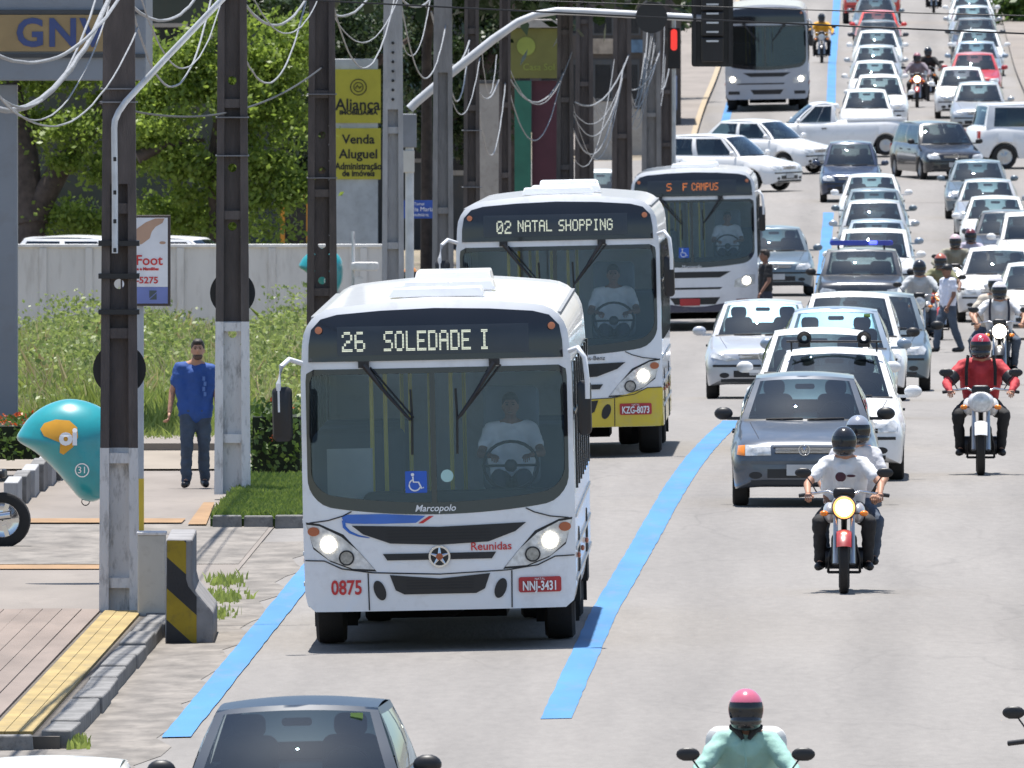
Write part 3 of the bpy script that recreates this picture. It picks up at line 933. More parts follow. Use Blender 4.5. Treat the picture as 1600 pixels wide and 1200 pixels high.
# white pipe and tap by the wall
YP = 470
tp = thing('standpipe', 'white standpipe with broken trough in front of the wall', 'pipe', (X(552, YP), YP, gz(X(552, YP), YP)))
zt2 = Zp(362, YP) - tp.location.z; zm = Zp(412, YP) - tp.location.z
mb = MB(); mb.tube([(0, 0, 0), (0, 0, zt2)], 0.03, 8); mb.build('pipe', M_LIME, tp, 40)
mb = MB(); mb.rbox((0.22, 0, zm - 0.05), (0.52, 0.3, 0.16), 0.05); mb.box((0.1, 0, zm * 0.42), (0.16, 0.2, zm * 0.85)); mb.build('trough', MATS['coping'], tp, 40)

# ------------------------------------------------------------------ yellow sign pylon
YA = 505
al = thing('sign_pylon', 'white pylon carrying two yellow estate agency panels', 'sign', (X(553, YA), YA, gz(X(553, YA), YA)))
def PA(px, py): return ((px - 553) / sc(YA), 0, Zp(py, YA) - al.location.z)
z0 = PA(0, 92)[2]
mb = MB(); mb.box(((PA(511, 0)[0] + PA(592, 0)[0]) / 2 - 0.02, 0.15, z0 / 2), (81 / sc(YA), 0.3, z0)); mb.build('pillar', mat('pylon_white', (0.56, 0.58, 0.60), 0.7, dirt=0.2), al, 0, None, 0.01)
M_YEL = mat('sign_yellow', (0.60, 0.53, 0.06), 0.6, var=0.06, dirt=0.1)
for (ya, yb) in ((108, 192), (200, 280)):
    za, zb2 = PA(0, ya)[2], PA(0, yb)[2]
    mb = MB(); mb.box((PA(556, 0)[0], -0.02, (za + zb2) / 2), (78 / sc(YA), 0.04, za - zb2)); mb.build('panel', M_YEL, al, 0)
for (t, px, py, h, k) in (('Aliança', 559, 164, 0.33, 0.95), ('IMOBILIÁRIA', 560, 176, 0.12, 1.15), ('Venda', 560, 218, 0.26, 1.0), ('Aluguel', 560, 241, 0.26, 1.0), ('Administração', 560, 260, 0.19, 0.85), ('de imóveis', 560, 271, 0.17, 0.9)):
    a = PA(px, py); lettering(t, h, BLACKINK, al, (a[0], -0.046, a[2]), sx=k, bold=0.006)
a = PA(560, 136)
mb = MB()
for (r, w) in ((0.15, 0.018), (0.085, 0.016)):
    mb.lathe([(-0.05, r), (-0.05, r + w), (-0.042, r + w), (-0.042, r)], 28, 'y', (a[0], 0, a[2]))
mb.tube([(a[0] - 0.06, -0.05, a[2] - 0.03), (a[0] - 0.02, -0.05, a[2] + 0.04), (a[0] + 0.02, -0.05, a[2] - 0.03), (a[0] + 0.06, -0.05, a[2] + 0.02)], 0.012, 6)
mb.build('emblem', BLACKINK, al, 0)

# ------------------------------------------------------------------ foot clinic sign
YF = 273
ft = thing('clinic_sign', 'white advertising panel with red lettering on grey and yellow post', 'sign', (X(219, YF), YF, gz(X(219, YF), YF) + 0.02))
def PF(px, py): return ((px - 219) / sc(YF), 0, Zp(py, YF) - ft.location.z)
zy = PF(0, 748)[2]; ztp = PF(0, 340)[2]
mb = MB(); mb.tube([(0, 0.06, zy), (0, 0.06, ztp)], 0.038, 12); mb.build('post', mat('post_grey', (0.36, 0.38, 0.41), 0.6), ft, 40)
mb = MB(); mb.tube([(0, 0.06, 0), (0, 0.06, zy)], 0.04, 12); mb.build('post_foot', mat('post_yellow', (0.62, 0.43, 0.04), 0.6), ft, 40)
xa, xb = PF(207, 0)[0], PF(265, 0)[0]; za, zb2 = PF(0, 336)[2], PF(0, 478)[2]
mb = MB(); mb.box(((xa + xb) / 2 - 0.06, -0.01, (za + zb2) / 2), (xb - xa + 0.14, 0.08, za - zb2)); mb.build('case', mat('case_brown', (0.06, 0.045, 0.04), 0.6), ft, 0, None, 0.006)
xm = (xa + xb) / 2 - 0.065; wid = xb - xa + 0.09
z1, z2 = PF(0, 340)[2], PF(0, 448)[2]
mb = MB(); mb.box((xm, -0.055, (z1 + z2) / 2), (wid, 0.012, z1 - z2)); mb.build('face', mat('face_white', (0.70, 0.70, 0.72), 0.4), ft, 0)
z3 = PF(0, 474)[2]
mb = MB(); mb.box((xm, -0.055, (z2 + z3) / 2 - 0.001), (wid, 0.012, z2 - z3 - 0.002)); mb.build('face_foot', mat('face_blue', (0.16, 0.20, 0.45), 0.4), ft, 0)
# print of a bare foot
fp = [(207, 372), (207, 384), (222, 381), (234, 372), (237, 362), (243, 354), (254, 348), (257, 341), (243, 341), (228, 347), (214, 357)]
mb = MB(); mb.prism([(PF(a, b)[0], PF(a, b)[2]) for a, b in fp], -0.064, -0.0625); mb.build('foot_print', mat('print_tan', (0.45, 0.28, 0.19), 0.5), ft, 0)
mb = MB(); mb.prism(oval(PF(254, 379)[0], PF(254, 379)[2], 0.035, 0.016), -0.064, -0.0625); mb.build('foot_print', MATS['print_tan'], ft, 0)
for (t, px, py, h, m, k) in (('Foot', 233, 407, 0.155, REDINK, 1.0), ('a e Mamilões', 231, 420, 0.045, REDINK, 1.0), ('-5275', 230, 438, 0.10, REDINK, 1.05)):
    a = PF(px, py); lettering(t, h, m, ft, (a[0], -0.066, a[2]), sx=k, bold=0.002)
a = PF(239, 460)
mb = MB(); mb.prism([(a[0] - 0.04, a[2] - 0.04), (a[0] + 0.04, a[2] + 0.03), (a[0] + 0.04, a[2] + 0.045), (a[0] - 0.04, a[2] + 0.045)], -0.064, -0.0625)
mb.prism([(a[0] - 0.04, a[2] - 0.055), (a[0] + 0.04, a[2] - 0.055), (a[0] + 0.04, a[2] + 0.015)], -0.064, -0.0625)
mb.build('logo', mat('logo_grey', (0.07, 0.09, 0.10), 0.5), ft, 0)

# ------------------------------------------------------------------ blue street name sign
YB = 455
bs = thing('street_sign', 'blue street sign with white lettering above the person in green', 'sign', (X(655, YB), YB, gz(X(655, YB), YB)))
zc = Zp(327, YB) - bs.location.z
mb = MB(); mb.box((0, 0, zc), (0.62, 0.04, 0.33)); mb.build('panel', mat('sign_blue', (0.02, 0.07, 0.33), 0.5), bs, 0)
mb = MB(); mb.tube([(0.33, 0.06, 0), (0.33, 0.06, zc + 0.2)], 0.03, 8); mb.build('post', GALV, bs, 40)
for t, dz, h in (('Tomaz', 0.10, 0.07), ('Maria Mariz', 0.0, 0.11), ('Candelária', -0.10, 0.08)):
    lettering(t, h, WHITEINK, bs, (0, -0.026, zc + dz))

# ------------------------------------------------------------------ striped concrete barrier and white block
YBAR = 238.0
br = thing('concrete_barrier', 'concrete barrier end with worn yellow and black diagonal stripes', 'barrier', (X(284, YBAR), YBAR, gz(X(284, YBAR), YBAR)))
M_BARY = mat('barrier_yellow', (0.33, 0.235, 0.02), 0.85, var=0.15, dirt=0.5, dirtcol=(0.06, 0.055, 0.04), bump=0.4, bscale=20)
M_BARB = mat('barrier_black', (0.035, 0.034, 0.036), 0.85, var=0.2, bump=0.4, bscale=20)
M_BARC = mat('barrier_concrete', (0.24, 0.235, 0.24), 0.9, var=0.25, dirt=0.5, dirtcol=(0.09, 0.08, 0.08), bump=0.5, bscale=16)
# front plate cut in diagonal bands
prof_b = [(-0.16, 0), (0.30, 0), (0.30, 0.30), (0.12, 0.52), (0.10, 0.60), (0.10, 1.0), (-0.15, 1.0)]
mb = MB(); mb.prism(prof_b, 0.0, 3.2); mb.build('barrier_body', M_BARC, br, 0, None, 0.02)
def clip(pl, f):
    out = []
    for a, b in zip(pl, pl[1:] + pl[:1]):
        fa, fb = f(a), f(b)
        if fa >= 0: out.append(a)
        if fa * fb < 0:
            t = fa / (fa - fb); out.append((a[0] + (b[0] - a[0]) * t, a[1] + (b[1] - a[1]) * t))
    return out
front = [(-0.15, 0.01), (0.14, 0.01), (0.14, 0.45), (0.06, 0.55), (0.04, 0.62), (0.04, 0.985), (-0.14, 0.985)]
k = 0
lo = -0.2
while lo < 1.3:
    hi = lo + 0.30
    g = lambda p: p[1] + 0.9 * p[0]
    pl = clip(clip(front, lambda p: g(p) - lo), lambda p: hi - g(p))
    if len(pl) > 2:
        mb = MB(); mb.prism(pl, -0.004, 0.01); mb.build('painted_stripe', M_BARY if k % 2 == 1 else M_BARB, br, 0)
    lo = hi; k += 1
bl = thing('white_block', 'plain pale concrete block between limewashed pole and striped barrier', 'block', (X(237, 243), 243, ZB + 0.02))
mb = MB(); mb.box((0, 0, 0.44), (0.27, 0.5, 0.88)); mb.build('block_body', mat('block_paint', (0.52, 0.50, 0.45), 0.8, var=0.06, dirt=0.2), bl, 0, None, 0.012)
mb = MB(); mb.box((0, 0, 0.895), (0.29, 0.52, 0.03)); mb.build('cap', M_LIME, bl, 0, None, 0.008)

# ------------------------------------------------------------------ phone hoods
M_TEAL = mat('phone_teal', (0.015, 0.27, 0.30), 0.32, var=0.10, coat=0.5, scale=4, dirt=0.35, dirtcol=(0.03, 0.20, 0.21))
def phone_hood(px, y, label, zb=0.0):
    x = X(px, y)
    t = thing('phone_booth', label, 'phone booth', (x, y, gz(x, y) + zb), 0, 'egg shaped phone hoods')
    # egg hood: rounded top, tapering to a point low on the right; opening turned away to the right
    pts = [(-0.50, 1.48), (-0.46, 1.60), (-0.36, 1.73), (-0.20, 1.84), (0.0, 1.90), (0.20, 1.88), (0.38, 1.80), (0.50, 1.66), (0.54, 1.45), (0.53, 1.2), (0.46, 1.0), (0.32, 0.86), (0.16, 0.87), (0.02, 1.02), (-0.14, 1.20), (-0.32, 1.36)]
    c = (0.1, 1.42)
    mb = MB(); rings = []
    fine = []
    n = len(pts)
    for i in range(n):
        p_1, p0_, p1_, p2_ = pts[i - 1], pts[i], pts[(i + 1) % n], pts[(i + 2) % n]
        for k in range(4):
            s = k / 4
            fine.append(tuple(0.5 * ((2 * p0_[d]) + (-p_1[d] + p1_[d]) * s + (2 * p_1[d] - 5 * p0_[d] + 4 * p1_[d] - p2_[d]) * s * s + (-p_1[d] + 3 * p0_[d] - 3 * p1_[d] + p2_[d]) * s ** 3) for d in (0, 1)))
    def fy(xx, zz):
        a = math.atan2(zz - c[1], xx - c[0]); R_ = max(cast(c, a, fine), 1e-6)
        q = min(math.hypot(xx - c[0], zz - c[1]) / R_, 1.0)
        return -0.40 * math.sqrt(max(1 - q * q, 0.0))
    for s in (1.0, 0.985, 0.95, 0.88, 0.76, 0.6, 0.42, 0.22, 0.05):
        rings.append([Vector((c[0] + (a - c[0]) * s, -0.40 * math.sqrt(max(1 - s * s, 0)), c[1] + (b - c[1]) * s)) for a, b in fine])
    mb.loft(rings, False, True)
    rings2 = [[Vector((p.x, 0.35 * (-p.y), p.z)) for p in r] for r in rings]
    mb.loft(rings2, False, True)
    mb.build('hood', M_TEAL, t, 60, weld=True)
    mb = MB(); mb.tube([(0.42, 0.05, 0), (0.42, 0.05, 1.3)], 0.045, 10); mb.build('post', GALV, t, 40)
    blob = [(-0.22, 1.66), (-0.10, 1.70), (0.04, 1.69), (0.12, 1.62), (0.13, 1.52), (0.08, 1.42), (-0.02, 1.34), (-0.06, 1.36), (-0.04, 1.46), (-0.12, 1.49), (-0.22, 1.53), (-0.26, 1.60)]
    mb = MB(); decal(mb, blob, fy, 0.006, 3, 0.03, False); mb.build('logo', mat('logo_orange', (0.62, 0.30, 0.02), 0.4), t, 60)
    lettering('oi', 0.24, WHITEINK, t, (0.03, 0, 1.52), fy, 0.012, bold=0.012)
    a = (0.17, 1.18)
    mb = MB(); band(mb, a, oval(a[0], a[1], 0.062, 0.062), oval(a[0], a[1], 0.074, 0.074), fy, 0.006, 30, 1); mb.build('ring_mark', WHITEINK, t, 0)
    lettering('31', 0.10, WHITEINK, t, (a[0], 0, a[1]), fy, 0.008)
    mb = MB(); pts_ = [(0.20 + 0.04 * math.cos(2 * PI * k / 16), 0, 0.85 + 0.04 * math.sin(2 * PI * k / 16)) for k in range(17)]
    mb.tube(pts_, 0.006, 6, False); mb.build('cord_loop', DARKMET, t, 40)
    return t
phone_hood(103, 256, 'turquoise egg shaped phone hood with orange mark beside first pole')
ph2 = phone_hood(500, 470, 'far turquoise phone hood half hidden behind dark pole', 0.32)
ph2.scale = (0.80, 0.80, 0.84)
# ================================================================== vegetation
import numpy as np
NR = np.random.RandomState(5)

def leaf_obj(name, cen, size, m, parent=None, loc=None, elong=1.6):
    """one small two-triangle leaf at every centre"""
    n = len(cen)
    a = NR.normal(size=(n, 3)); a /= np.linalg.norm(a, axis=1)[:, None]
    b = NR.normal(size=(n, 3)); b -= a * (a * b).sum(1)[:, None]; b /= np.linalg.norm(b, axis=1)[:, None]
    s = size * NR.uniform(0.6, 1.3, size=(n, 1))
    v = np.stack([cen - a * s * elong * 0.5, cen + b * s * 0.5, cen + a * s * elong * 0.5, cen - b * s * 0.5], 1).reshape(-1, 3)
    me = bpy.data.meshes.new(name)
    me.vertices.add(n * 4); me.vertices.foreach_set('co', v.astype(np.float32).ravel())
    me.loops.add(n * 4); me.loops.foreach_set('vertex_index', np.arange(n * 4, dtype=np.int32))
    me.polygons.add(n); me.polygons.foreach_set('loop_start', np.arange(0, n * 4, 4, dtype=np.int32))
    me.polygons.foreach_set('loop_total', np.full(n, 4, dtype=np.int32))
    me.materials.append(m)
    me.update(calc_edges=True)
    o = bpy.data.objects.new(name, me); COL.objects.link(o)
    if parent: o.parent = parent
    if loc: o.location = loc
    return o

def clump_centres(lobes, nc, nl, cr):
    out = []
    for (c, r) in lobes:
        k = max(3, int(nc * r[0] * r[2] / 2.2))
        d = NR.normal(size=(k, 3)); d /= np.linalg.norm(d, axis=1)[:, None]
        q = np.array(c) + d * np.array(r) * NR.uniform(0.45, 1.0, size=(k, 1))
        for p in q:
            rr = cr * NR.uniform(0.6, 1.4)
            out.append(p + NR.normal(size=(nl, 3)) * np.array((rr, rr, rr * 0.6)))
    return np.concatenate(out)

M_BARK = mat('bark', (0.075, 0.055, 0.045), 0.9, var=0.35, scale=6, bump=0.8, bscale=18)
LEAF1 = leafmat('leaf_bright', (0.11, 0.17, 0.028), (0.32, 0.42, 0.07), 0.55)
LEAF2 = leafmat('leaf_shaded', (0.018, 0.035, 0.012), (0.045, 0.075, 0.02), 0.3)  # darker leaf colour stands in for the shaded side of the back trees
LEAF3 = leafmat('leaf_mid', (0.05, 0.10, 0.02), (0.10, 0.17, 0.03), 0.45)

def broad_tree(px, y, label, lobes, limbs, m, nc=27, nl=300, cr=0.25, size=0.08, trunk_r=0.22):
    """lobes in picture columns and rows at the tree's own distance"""
    x = X(px, y); z = gz(x, y)
    t = thing('broadleaf_tree', label, 'tree', (x, y, z), 0, 'trees behind the wall and shops')
    s = sc(y)
    L = [(((cx - px) / s, dy, Zp(cy, y) - z), (rx / s, rd, rz / s)) for (cx, cy, rx, rz, dy, rd) in lobes]
    leaf_obj('crown', clump_centres(L, nc, nl, cr), size, m, t)
    mb = MB()
    for pts in limbs:
        P = [((a - px) / s, d, Zp(b, y) - z) for (a, b, d) in pts]
        mb.tube(P, [max(trunk_r * (1 - 0.75 * k / (len(P) - 1)), 0.03) for k in range(len(P))], 9)
    mb.build('trunk', M_BARK, t, 60)
    return t

broad_tree(118, 500, 'big leafy tree with dark leaning trunk behind canopy column', [(120, 60, 120, 130, 0.5, 1.6), (130, 250, 55, 75, -0.8, 0.8), (30, 150, 70, 140, 1.2, 1.2), (210, 170, 80, 110, 0.6, 1.2), (100, 345, 60, 34, 0.6, 0.8), (185, 350, 60, 30, 0.9, 0.8)],
           [[(45, 430, 0), (50, 340, 0), (95, 260, 0), (150, 190, 0), (190, 120, 0.2), (200, 20, 0.3)], [(50, 350, 0), (40, 240, 0.3), (20, 140, 0.4), (30, 40, 0.5)]], LEAF1, trunk_r=0.33)
broad_tree(330, 496, 'bright green spreading tree right of first pole above the wall', [(270, 180, 75, 110, 0, 1.2), (340, 90, 110, 90, 0.4, 1.5), (400, 200, 75, 110, -0.2, 1.1), (420, 300, 60, 70, -0.6, 0.8), (300, 300, 80, 70, 0.2, 1.0), (430, 90, 60, 90, 0.6, 1.2), (330, 352, 90, 30, 0.9, 0.8), (250, 340, 50, 36, 0.7, 0.8)],
           [[(340, 430, 0), (335, 330, 0), (330, 250, 0), (350, 120, 0), (380, 10, 0)], [(215, 245, -0.6), (260, 225, -0.5), (320, 218, -0.2)], [(330, 260, 0), (400, 180, 0.2), (430, 90, 0.2)]], LEAF1, nc=30, trunk_r=0.14)
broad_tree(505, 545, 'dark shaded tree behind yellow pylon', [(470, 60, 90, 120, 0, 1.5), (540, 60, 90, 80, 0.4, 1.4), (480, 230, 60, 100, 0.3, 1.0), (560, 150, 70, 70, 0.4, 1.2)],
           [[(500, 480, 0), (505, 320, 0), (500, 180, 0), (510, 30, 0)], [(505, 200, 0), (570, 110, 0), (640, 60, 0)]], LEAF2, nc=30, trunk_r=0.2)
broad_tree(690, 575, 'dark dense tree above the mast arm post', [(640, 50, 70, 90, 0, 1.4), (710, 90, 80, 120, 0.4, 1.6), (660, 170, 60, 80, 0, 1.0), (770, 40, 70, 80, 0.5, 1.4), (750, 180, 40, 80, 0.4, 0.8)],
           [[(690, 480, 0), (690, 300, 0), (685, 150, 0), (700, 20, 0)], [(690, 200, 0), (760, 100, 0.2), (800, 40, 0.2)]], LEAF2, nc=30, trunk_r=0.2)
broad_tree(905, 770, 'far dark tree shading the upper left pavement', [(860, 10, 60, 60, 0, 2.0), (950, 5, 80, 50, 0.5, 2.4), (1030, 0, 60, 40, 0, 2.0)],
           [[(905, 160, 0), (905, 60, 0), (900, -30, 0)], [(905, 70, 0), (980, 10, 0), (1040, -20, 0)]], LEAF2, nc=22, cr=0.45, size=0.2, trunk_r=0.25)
broad_tree(1640, 905, 'roadside greenery at the top right corner', [(1615, 20, 28, 45, 0, 2.0), (1640, 60, 40, 60, 0.5, 2.0), (1625, -30, 50, 40, 0, 2.0)], [[(1640, 120, 0), (1640, 40, 0), (1635, -40, 0)]], LEAF3, nc=24, cr=0.4, size=0.2, trunk_r=0.15)

# trees added with crowns out of view, placed to shade the far pavement
for (u_, y_, lab) in ((-9.2, 505, 'added street tree with unseen crown shading the pavement near the roadside shop'), (-8.6, 585, 'added street tree with unseen crown shading the pavement behind the black poles')):
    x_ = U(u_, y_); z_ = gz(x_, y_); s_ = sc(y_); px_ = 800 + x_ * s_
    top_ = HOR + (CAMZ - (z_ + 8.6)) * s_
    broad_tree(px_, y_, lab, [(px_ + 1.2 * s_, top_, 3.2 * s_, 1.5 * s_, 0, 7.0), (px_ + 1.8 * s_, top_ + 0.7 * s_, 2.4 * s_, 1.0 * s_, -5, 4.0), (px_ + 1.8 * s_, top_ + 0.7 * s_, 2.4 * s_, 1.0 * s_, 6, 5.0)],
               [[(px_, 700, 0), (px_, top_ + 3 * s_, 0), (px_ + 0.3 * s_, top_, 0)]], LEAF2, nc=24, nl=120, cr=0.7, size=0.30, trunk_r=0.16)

# tall weeds of the vacant field: one uncountable mass
def blades(n, gen, m, name):
    P = np.array([gen() for _ in range(n)])          # x, y, z, height
    h = P[:, 3:4]; base = P[:, :3]
    ang = NR.uniform(0, 2 * PI, n); w = NR.uniform(0.008, 0.024, n)
    dx = np.stack([np.cos(ang) * w, np.sin(ang) * w, np.zeros(n)], 1)
    lean = NR.normal(size=(n, 3)) * np.array((0.28, 0.28, 0)) * h
    mid = base + lean * 0.35 + np.concatenate([np.zeros((n, 2)), h * 0.6], 1)
    tip = base + lean + np.concatenate([np.zeros((n, 2)), h], 1)
    v = np.stack([base - dx, base + dx, mid + dx * 0.8, tip, mid - dx * 0.8], 1).reshape(-1, 3)
    me = bpy.data.meshes.new(name)
    me.vertices.add(n * 5); me.vertices.foreach_set('co', v.astype(np.float32).ravel())
    me.loops.add(n * 5); me.loops.foreach_set('vertex_index', np.arange(n * 5, dtype=np.int32))
    me.polygons.add(n); me.polygons.foreach_set('loop_start', np.arange(0, n * 5, 5, dtype=np.int32))
    me.polygons.foreach_set('loop_total', np.full(n, 5, dtype=np.int32))
    me.materials.append(m); me.update(calc_edges=True)
    o = bpy.data.objects.new(name, me); COL.objects.link(o)
    return o

GRASS = leafmat('grass_blade', (0.19, 0.27, 0.05), (0.36, 0.42, 0.11), 0.5)
DRYG = leafmat('dry_grass', (0.40, 0.36, 0.18), (0.52, 0.46, 0.25), 0.4)
from mathutils import noise as mnoise
def field_gen(hs, lo=315, hi=474, dens=None):
    def g():
        while True:
            y = lo + (hi - lo) * RND.random() ** 1.0
            px = RND.uniform(15, 480)
            x = X(px, y)
            if x - SLOPE_X * y > -8.0: continue
            q = mnoise.noise(Vector((x * 0.55, y * 0.05, 3.1)))
            if q < -0.35 and RND.random() < 0.75: continue
            h = hs * (0.38 + 0.95 * max(q + 0.30, 0)) * RND.uniform(0.55, 1.25)
            if y < 332: h *= 0.25 + 0.75 * (y - lo) / (332 - lo)
            return (x, y, gz(x, y) - 0.02, h)
    return g
tag(blades(52000, field_gen(0.75), GRASS, 'weeds'), 'tall green weeds covering the vacant field in front of the wall', 'grass', kind='stuff')
tag(blades(9000, field_gen(0.9, 330, 470), DRYG, 'dry_grass'), 'dry straw coloured stalks among the field weeds', 'grass', kind='stuff')
def leafy_gen(n):
    out = []
    for _ in range(n):
        x, y, z, h = field_gen(RND.choice((0.7, 0.9, 1.25)), 335, 472)()
        k = RND.randint(12, 30)
        for _ in range(k): out.append((x + RND.gauss(0, 0.12), y + RND.gauss(0, 0.2), z + RND.uniform(0.1, h)))
    for _ in range(46):                                   # taller bushes rising out of the weeds
        y = RND.uniform(345, 466); x = X(RND.choice((55, 80, 105, 130, 160, 250, 280, 410, 430, 455)) + RND.gauss(0, 10), y); h = RND.uniform(0.6, 1.4)
        for _ in range(260):
            q = RND.random(); out.append((x + RND.gauss(0, 0.10 + 0.16 * q), y + RND.gauss(0, 0.3), gz(x, y) + h * q))
    return np.array(out)
tag(leaf_obj('leafy_weeds', leafy_gen(1200), 0.058, leafmat('weed_leaf', (0.08, 0.14, 0.03), (0.33, 0.39, 0.12), 0.5)), 'leafy weeds scattered through the vacant field', 'weeds', kind='stuff')

# lawn patch with kerb beside the second pole
def lawn_gen():
    y = RND.uniform(275.4, 292); px0 = X(331, 276); u0 = px0 - SLOPE_X * 276
    u = RND.uniform(u0, u0 + 1.02); x = U(u, y)
    return (x, y, gz(x, y) + 0.1, RND.uniform(0.05, 0.11))
lw = thing('lawn_patch', None, None, (0, 0, 0)); tag(lw, kind='structure')
u0 = X(330, 275) - SLOPE_X * 275
slab(u0 - 0.02, u0 + 1.05, 275.3, 292, gz(U(u0, 280), 280) - 0.05, gz(U(u0, 280), 280) + 0.11, mat('lawn_soil', (0.05, 0.09, 0.02), 0.95, var=0.3, scale=6), 'turf', lw)
for k in range(3):
    mb = MB(); mb.box((0, 0, 0), (0.33, 0.22, 0.24), taper=0.95); mb.build('kerb_stone', M_KERB, lw, 0, (U(u0 + 0.17 + 0.345 * k, 275.2), 275.15 + RND.uniform(-0.05, 0.05), gz(U(u0, 275), 275) + 0.03 + RND.uniform(-0.01, 0.01)), 0.015)
y = 275.3
while y < 291:
    mb = MB(); mb.box((0, 0, 0), (0.16, 0.95, 0.24), taper=0.92); mb.build('kerb_stone', M_KERB, lw, 0, (U(u0 + 1.08, y + 0.5), y + 0.5, gz(U(u0 + 1.0, y), y) + 0.02 + RND.uniform(-0.02, 0.02)), 0.015)
    y += 1.0
tag(blades(15000, lawn_gen, leafmat('lawn_blade', (0.12, 0.19, 0.035), (0.24, 0.30, 0.07), 0.45), 'lawn_grass'), 'short bright lawn beside the limewashed pole', 'grass', kind='stuff')
# tufts in the gutter and at the kerb corner
def tuft_gen(spots):
    def g():
        px, y, r = RND.choice(spots); y2 = y + RND.gauss(0, r * 2.2); x = X(px, y) + RND.gauss(0, r * 2); y2 += RND.gauss(0, r * 14)
        return (x, y2, gz(x, y2), RND.uniform(0.03, 0.12))
    return g
tag(blades(700, tuft_gen([(122, 212.3, 0.02), (119, 212.6, 0.015), (336, 246, 0.05), (350, 251, 0.06), (352, 256, 0.05)]), GRASS, 'gutter_grass'), 'small grass tufts along the gutter and kerb corner', 'grass', kind='stuff')

# flowering hedges
RED = leafmat('flower_red', (0.55, 0.06, 0.02), (0.62, 0.14, 0.03), 0.3)
def hedge(px0, px1, y, d, ztop, label, zb=0.1, flowers=60):
    x = (X(px0, y) + X(px1, y)) / 2; w = X(px1, y) - X(px0, y); z = gz(x, y) + zb
    t = thing('hedge', label, 'hedge', (x, y, z), 0)
    H = Zp(ztop, y) - z
    n = int(4200 * w * max(H, 0.4))
    P = np.stack([NR.uniform(-w / 2, w / 2, n), NR.uniform(-d / 2, d / 2, n), H * NR.uniform(0.02, 1, n) ** 0.8], 1)
    P[:, 2] *= 0.86 + 0.16 * np.sin(P[:, 0] * 9 + P[:, 1] * 4)
    leaf_obj('foliage', P, 0.055, leafmat('hedge_leaf', (0.035, 0.075, 0.015), (0.12, 0.19, 0.03), 0.35), t)
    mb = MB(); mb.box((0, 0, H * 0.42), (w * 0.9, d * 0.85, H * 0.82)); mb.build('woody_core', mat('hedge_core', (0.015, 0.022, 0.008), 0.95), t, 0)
    Q = np.stack([NR.uniform(-w / 2, w / 2, flowers), NR.uniform(-d / 2, d / 2, flowers), H * NR.uniform(0.45, 1.02, flowers)], 1)
    Q = np.repeat(Q, 8, 0) + NR.normal(size=(flowers * 8, 3)) * 0.02
    leaf_obj('flowers', Q, 0.03, RED, t)
    return t
hedge(392, 474, 294, 3.0, 628, 'dark green hedge behind bus mirror beside lawn', 0.1, 10)
hedge(-40, 92, 296, 4.0, 650, 'hedge with red flowers behind the phone hood', 0.28, 110)
# the concrete planter in front of it
plt = thing('planter', 'grey concrete planter of stepped blocks under the red flowers', 'planter', (X(40, 290), 290, gz(X(40, 290), 290)))
for k in range(7):
    yy = 283 + 2.6 * k; xx = X(20 + 13.5 * k, yy)
    mb = MB(); mb.box((0, 0, 0.16), (0.16, 2.5, 0.36)); mb.build('planter_block', M_KERB if k % 2 else M_PGREY, plt, 0, (xx - plt.location.x, yy - 290, 0), 0.012)

# ================================================================== far shops on the left
M_SHOPW = mat('shop_wall_grey', (0.075, 0.078, 0.08), 0.85, var=0.15, scale=0.7, dirt=0.4)
M_SHOPB = mat('shop_wall_brown', (0.09, 0.075, 0.065), 0.85, var=0.2, scale=0.8, dirt=0.4)
M_PALE = mat('pale_render', (0.36, 0.33, 0.295), 0.85, var=0.1, dirt=0.3)
def far_building(px0, px1, y, py_top, depth, m, label, wins, shutter=None):
    x0, x1 = X(px0, y), X(px1, y); xc = (x0 + x1) / 2; z = gz(xc, y)
    b = thing('shop_building', label, 'building', (xc, y, z))
    H = Zp(py_top, y) - z
    mb = MB(); mb.box((0, depth / 2, H / 2 - 0.3), (x1 - x0, depth, H + 0.6)); mb.build('wall', m, b, 0)
    mb = MB(); mb.box((0, depth / 2, H + 0.05), (x1 - x0 + 0.3, depth + 0.3, 0.14)); mb.build('roof_slab', M_SHOPW, b, 0)
    for (a, c, d, e) in wins:
        wx0, wx1 = X(a, y) - xc, X(c, y) - xc; wz0, wz1 = Zp(e, y) - z, Zp(d, y) - z
        mb = MB(); mb.frame(lambda s, t: (wx0 - 0.06 + (wx1 - wx0 + 0.12) * s, -0.04, wz0 - 0.06 + (wz1 - wz0 + 0.12) * t), 0.1, 0.9, 0.08, 0.92, 2); f = mb.build('window', M_PALE if m is not M_SHOPB else M_SHOPW, b, 0)
        mb = MB(); mb.box(((wx0 + wx1) / 2, -0.01, (wz0 + wz1) / 2), (wx1 - wx0, 0.02, wz1 - wz0)); mb.build('pane', PANE, f, 0)
    return b
far_building(560, 735, 605, -40, 8, M_SHOPW, 'dark grey shop block behind the grey poles', [(640, 670, 60, 130), (685, 715, 60, 130), (640, 670, 180, 250), (690, 725, 180, 270)])
fb = far_building(735, 1064, 732, -80, 8, M_SHOPB, 'dark brown shop block at the far corner behind the pole row', [(760 + 42 * k, 788 + 42 * k, 20, 52) for k in range(7)] + [(762 + 42 * k, 786 + 42 * k, 96, 190) for k in range(7)])
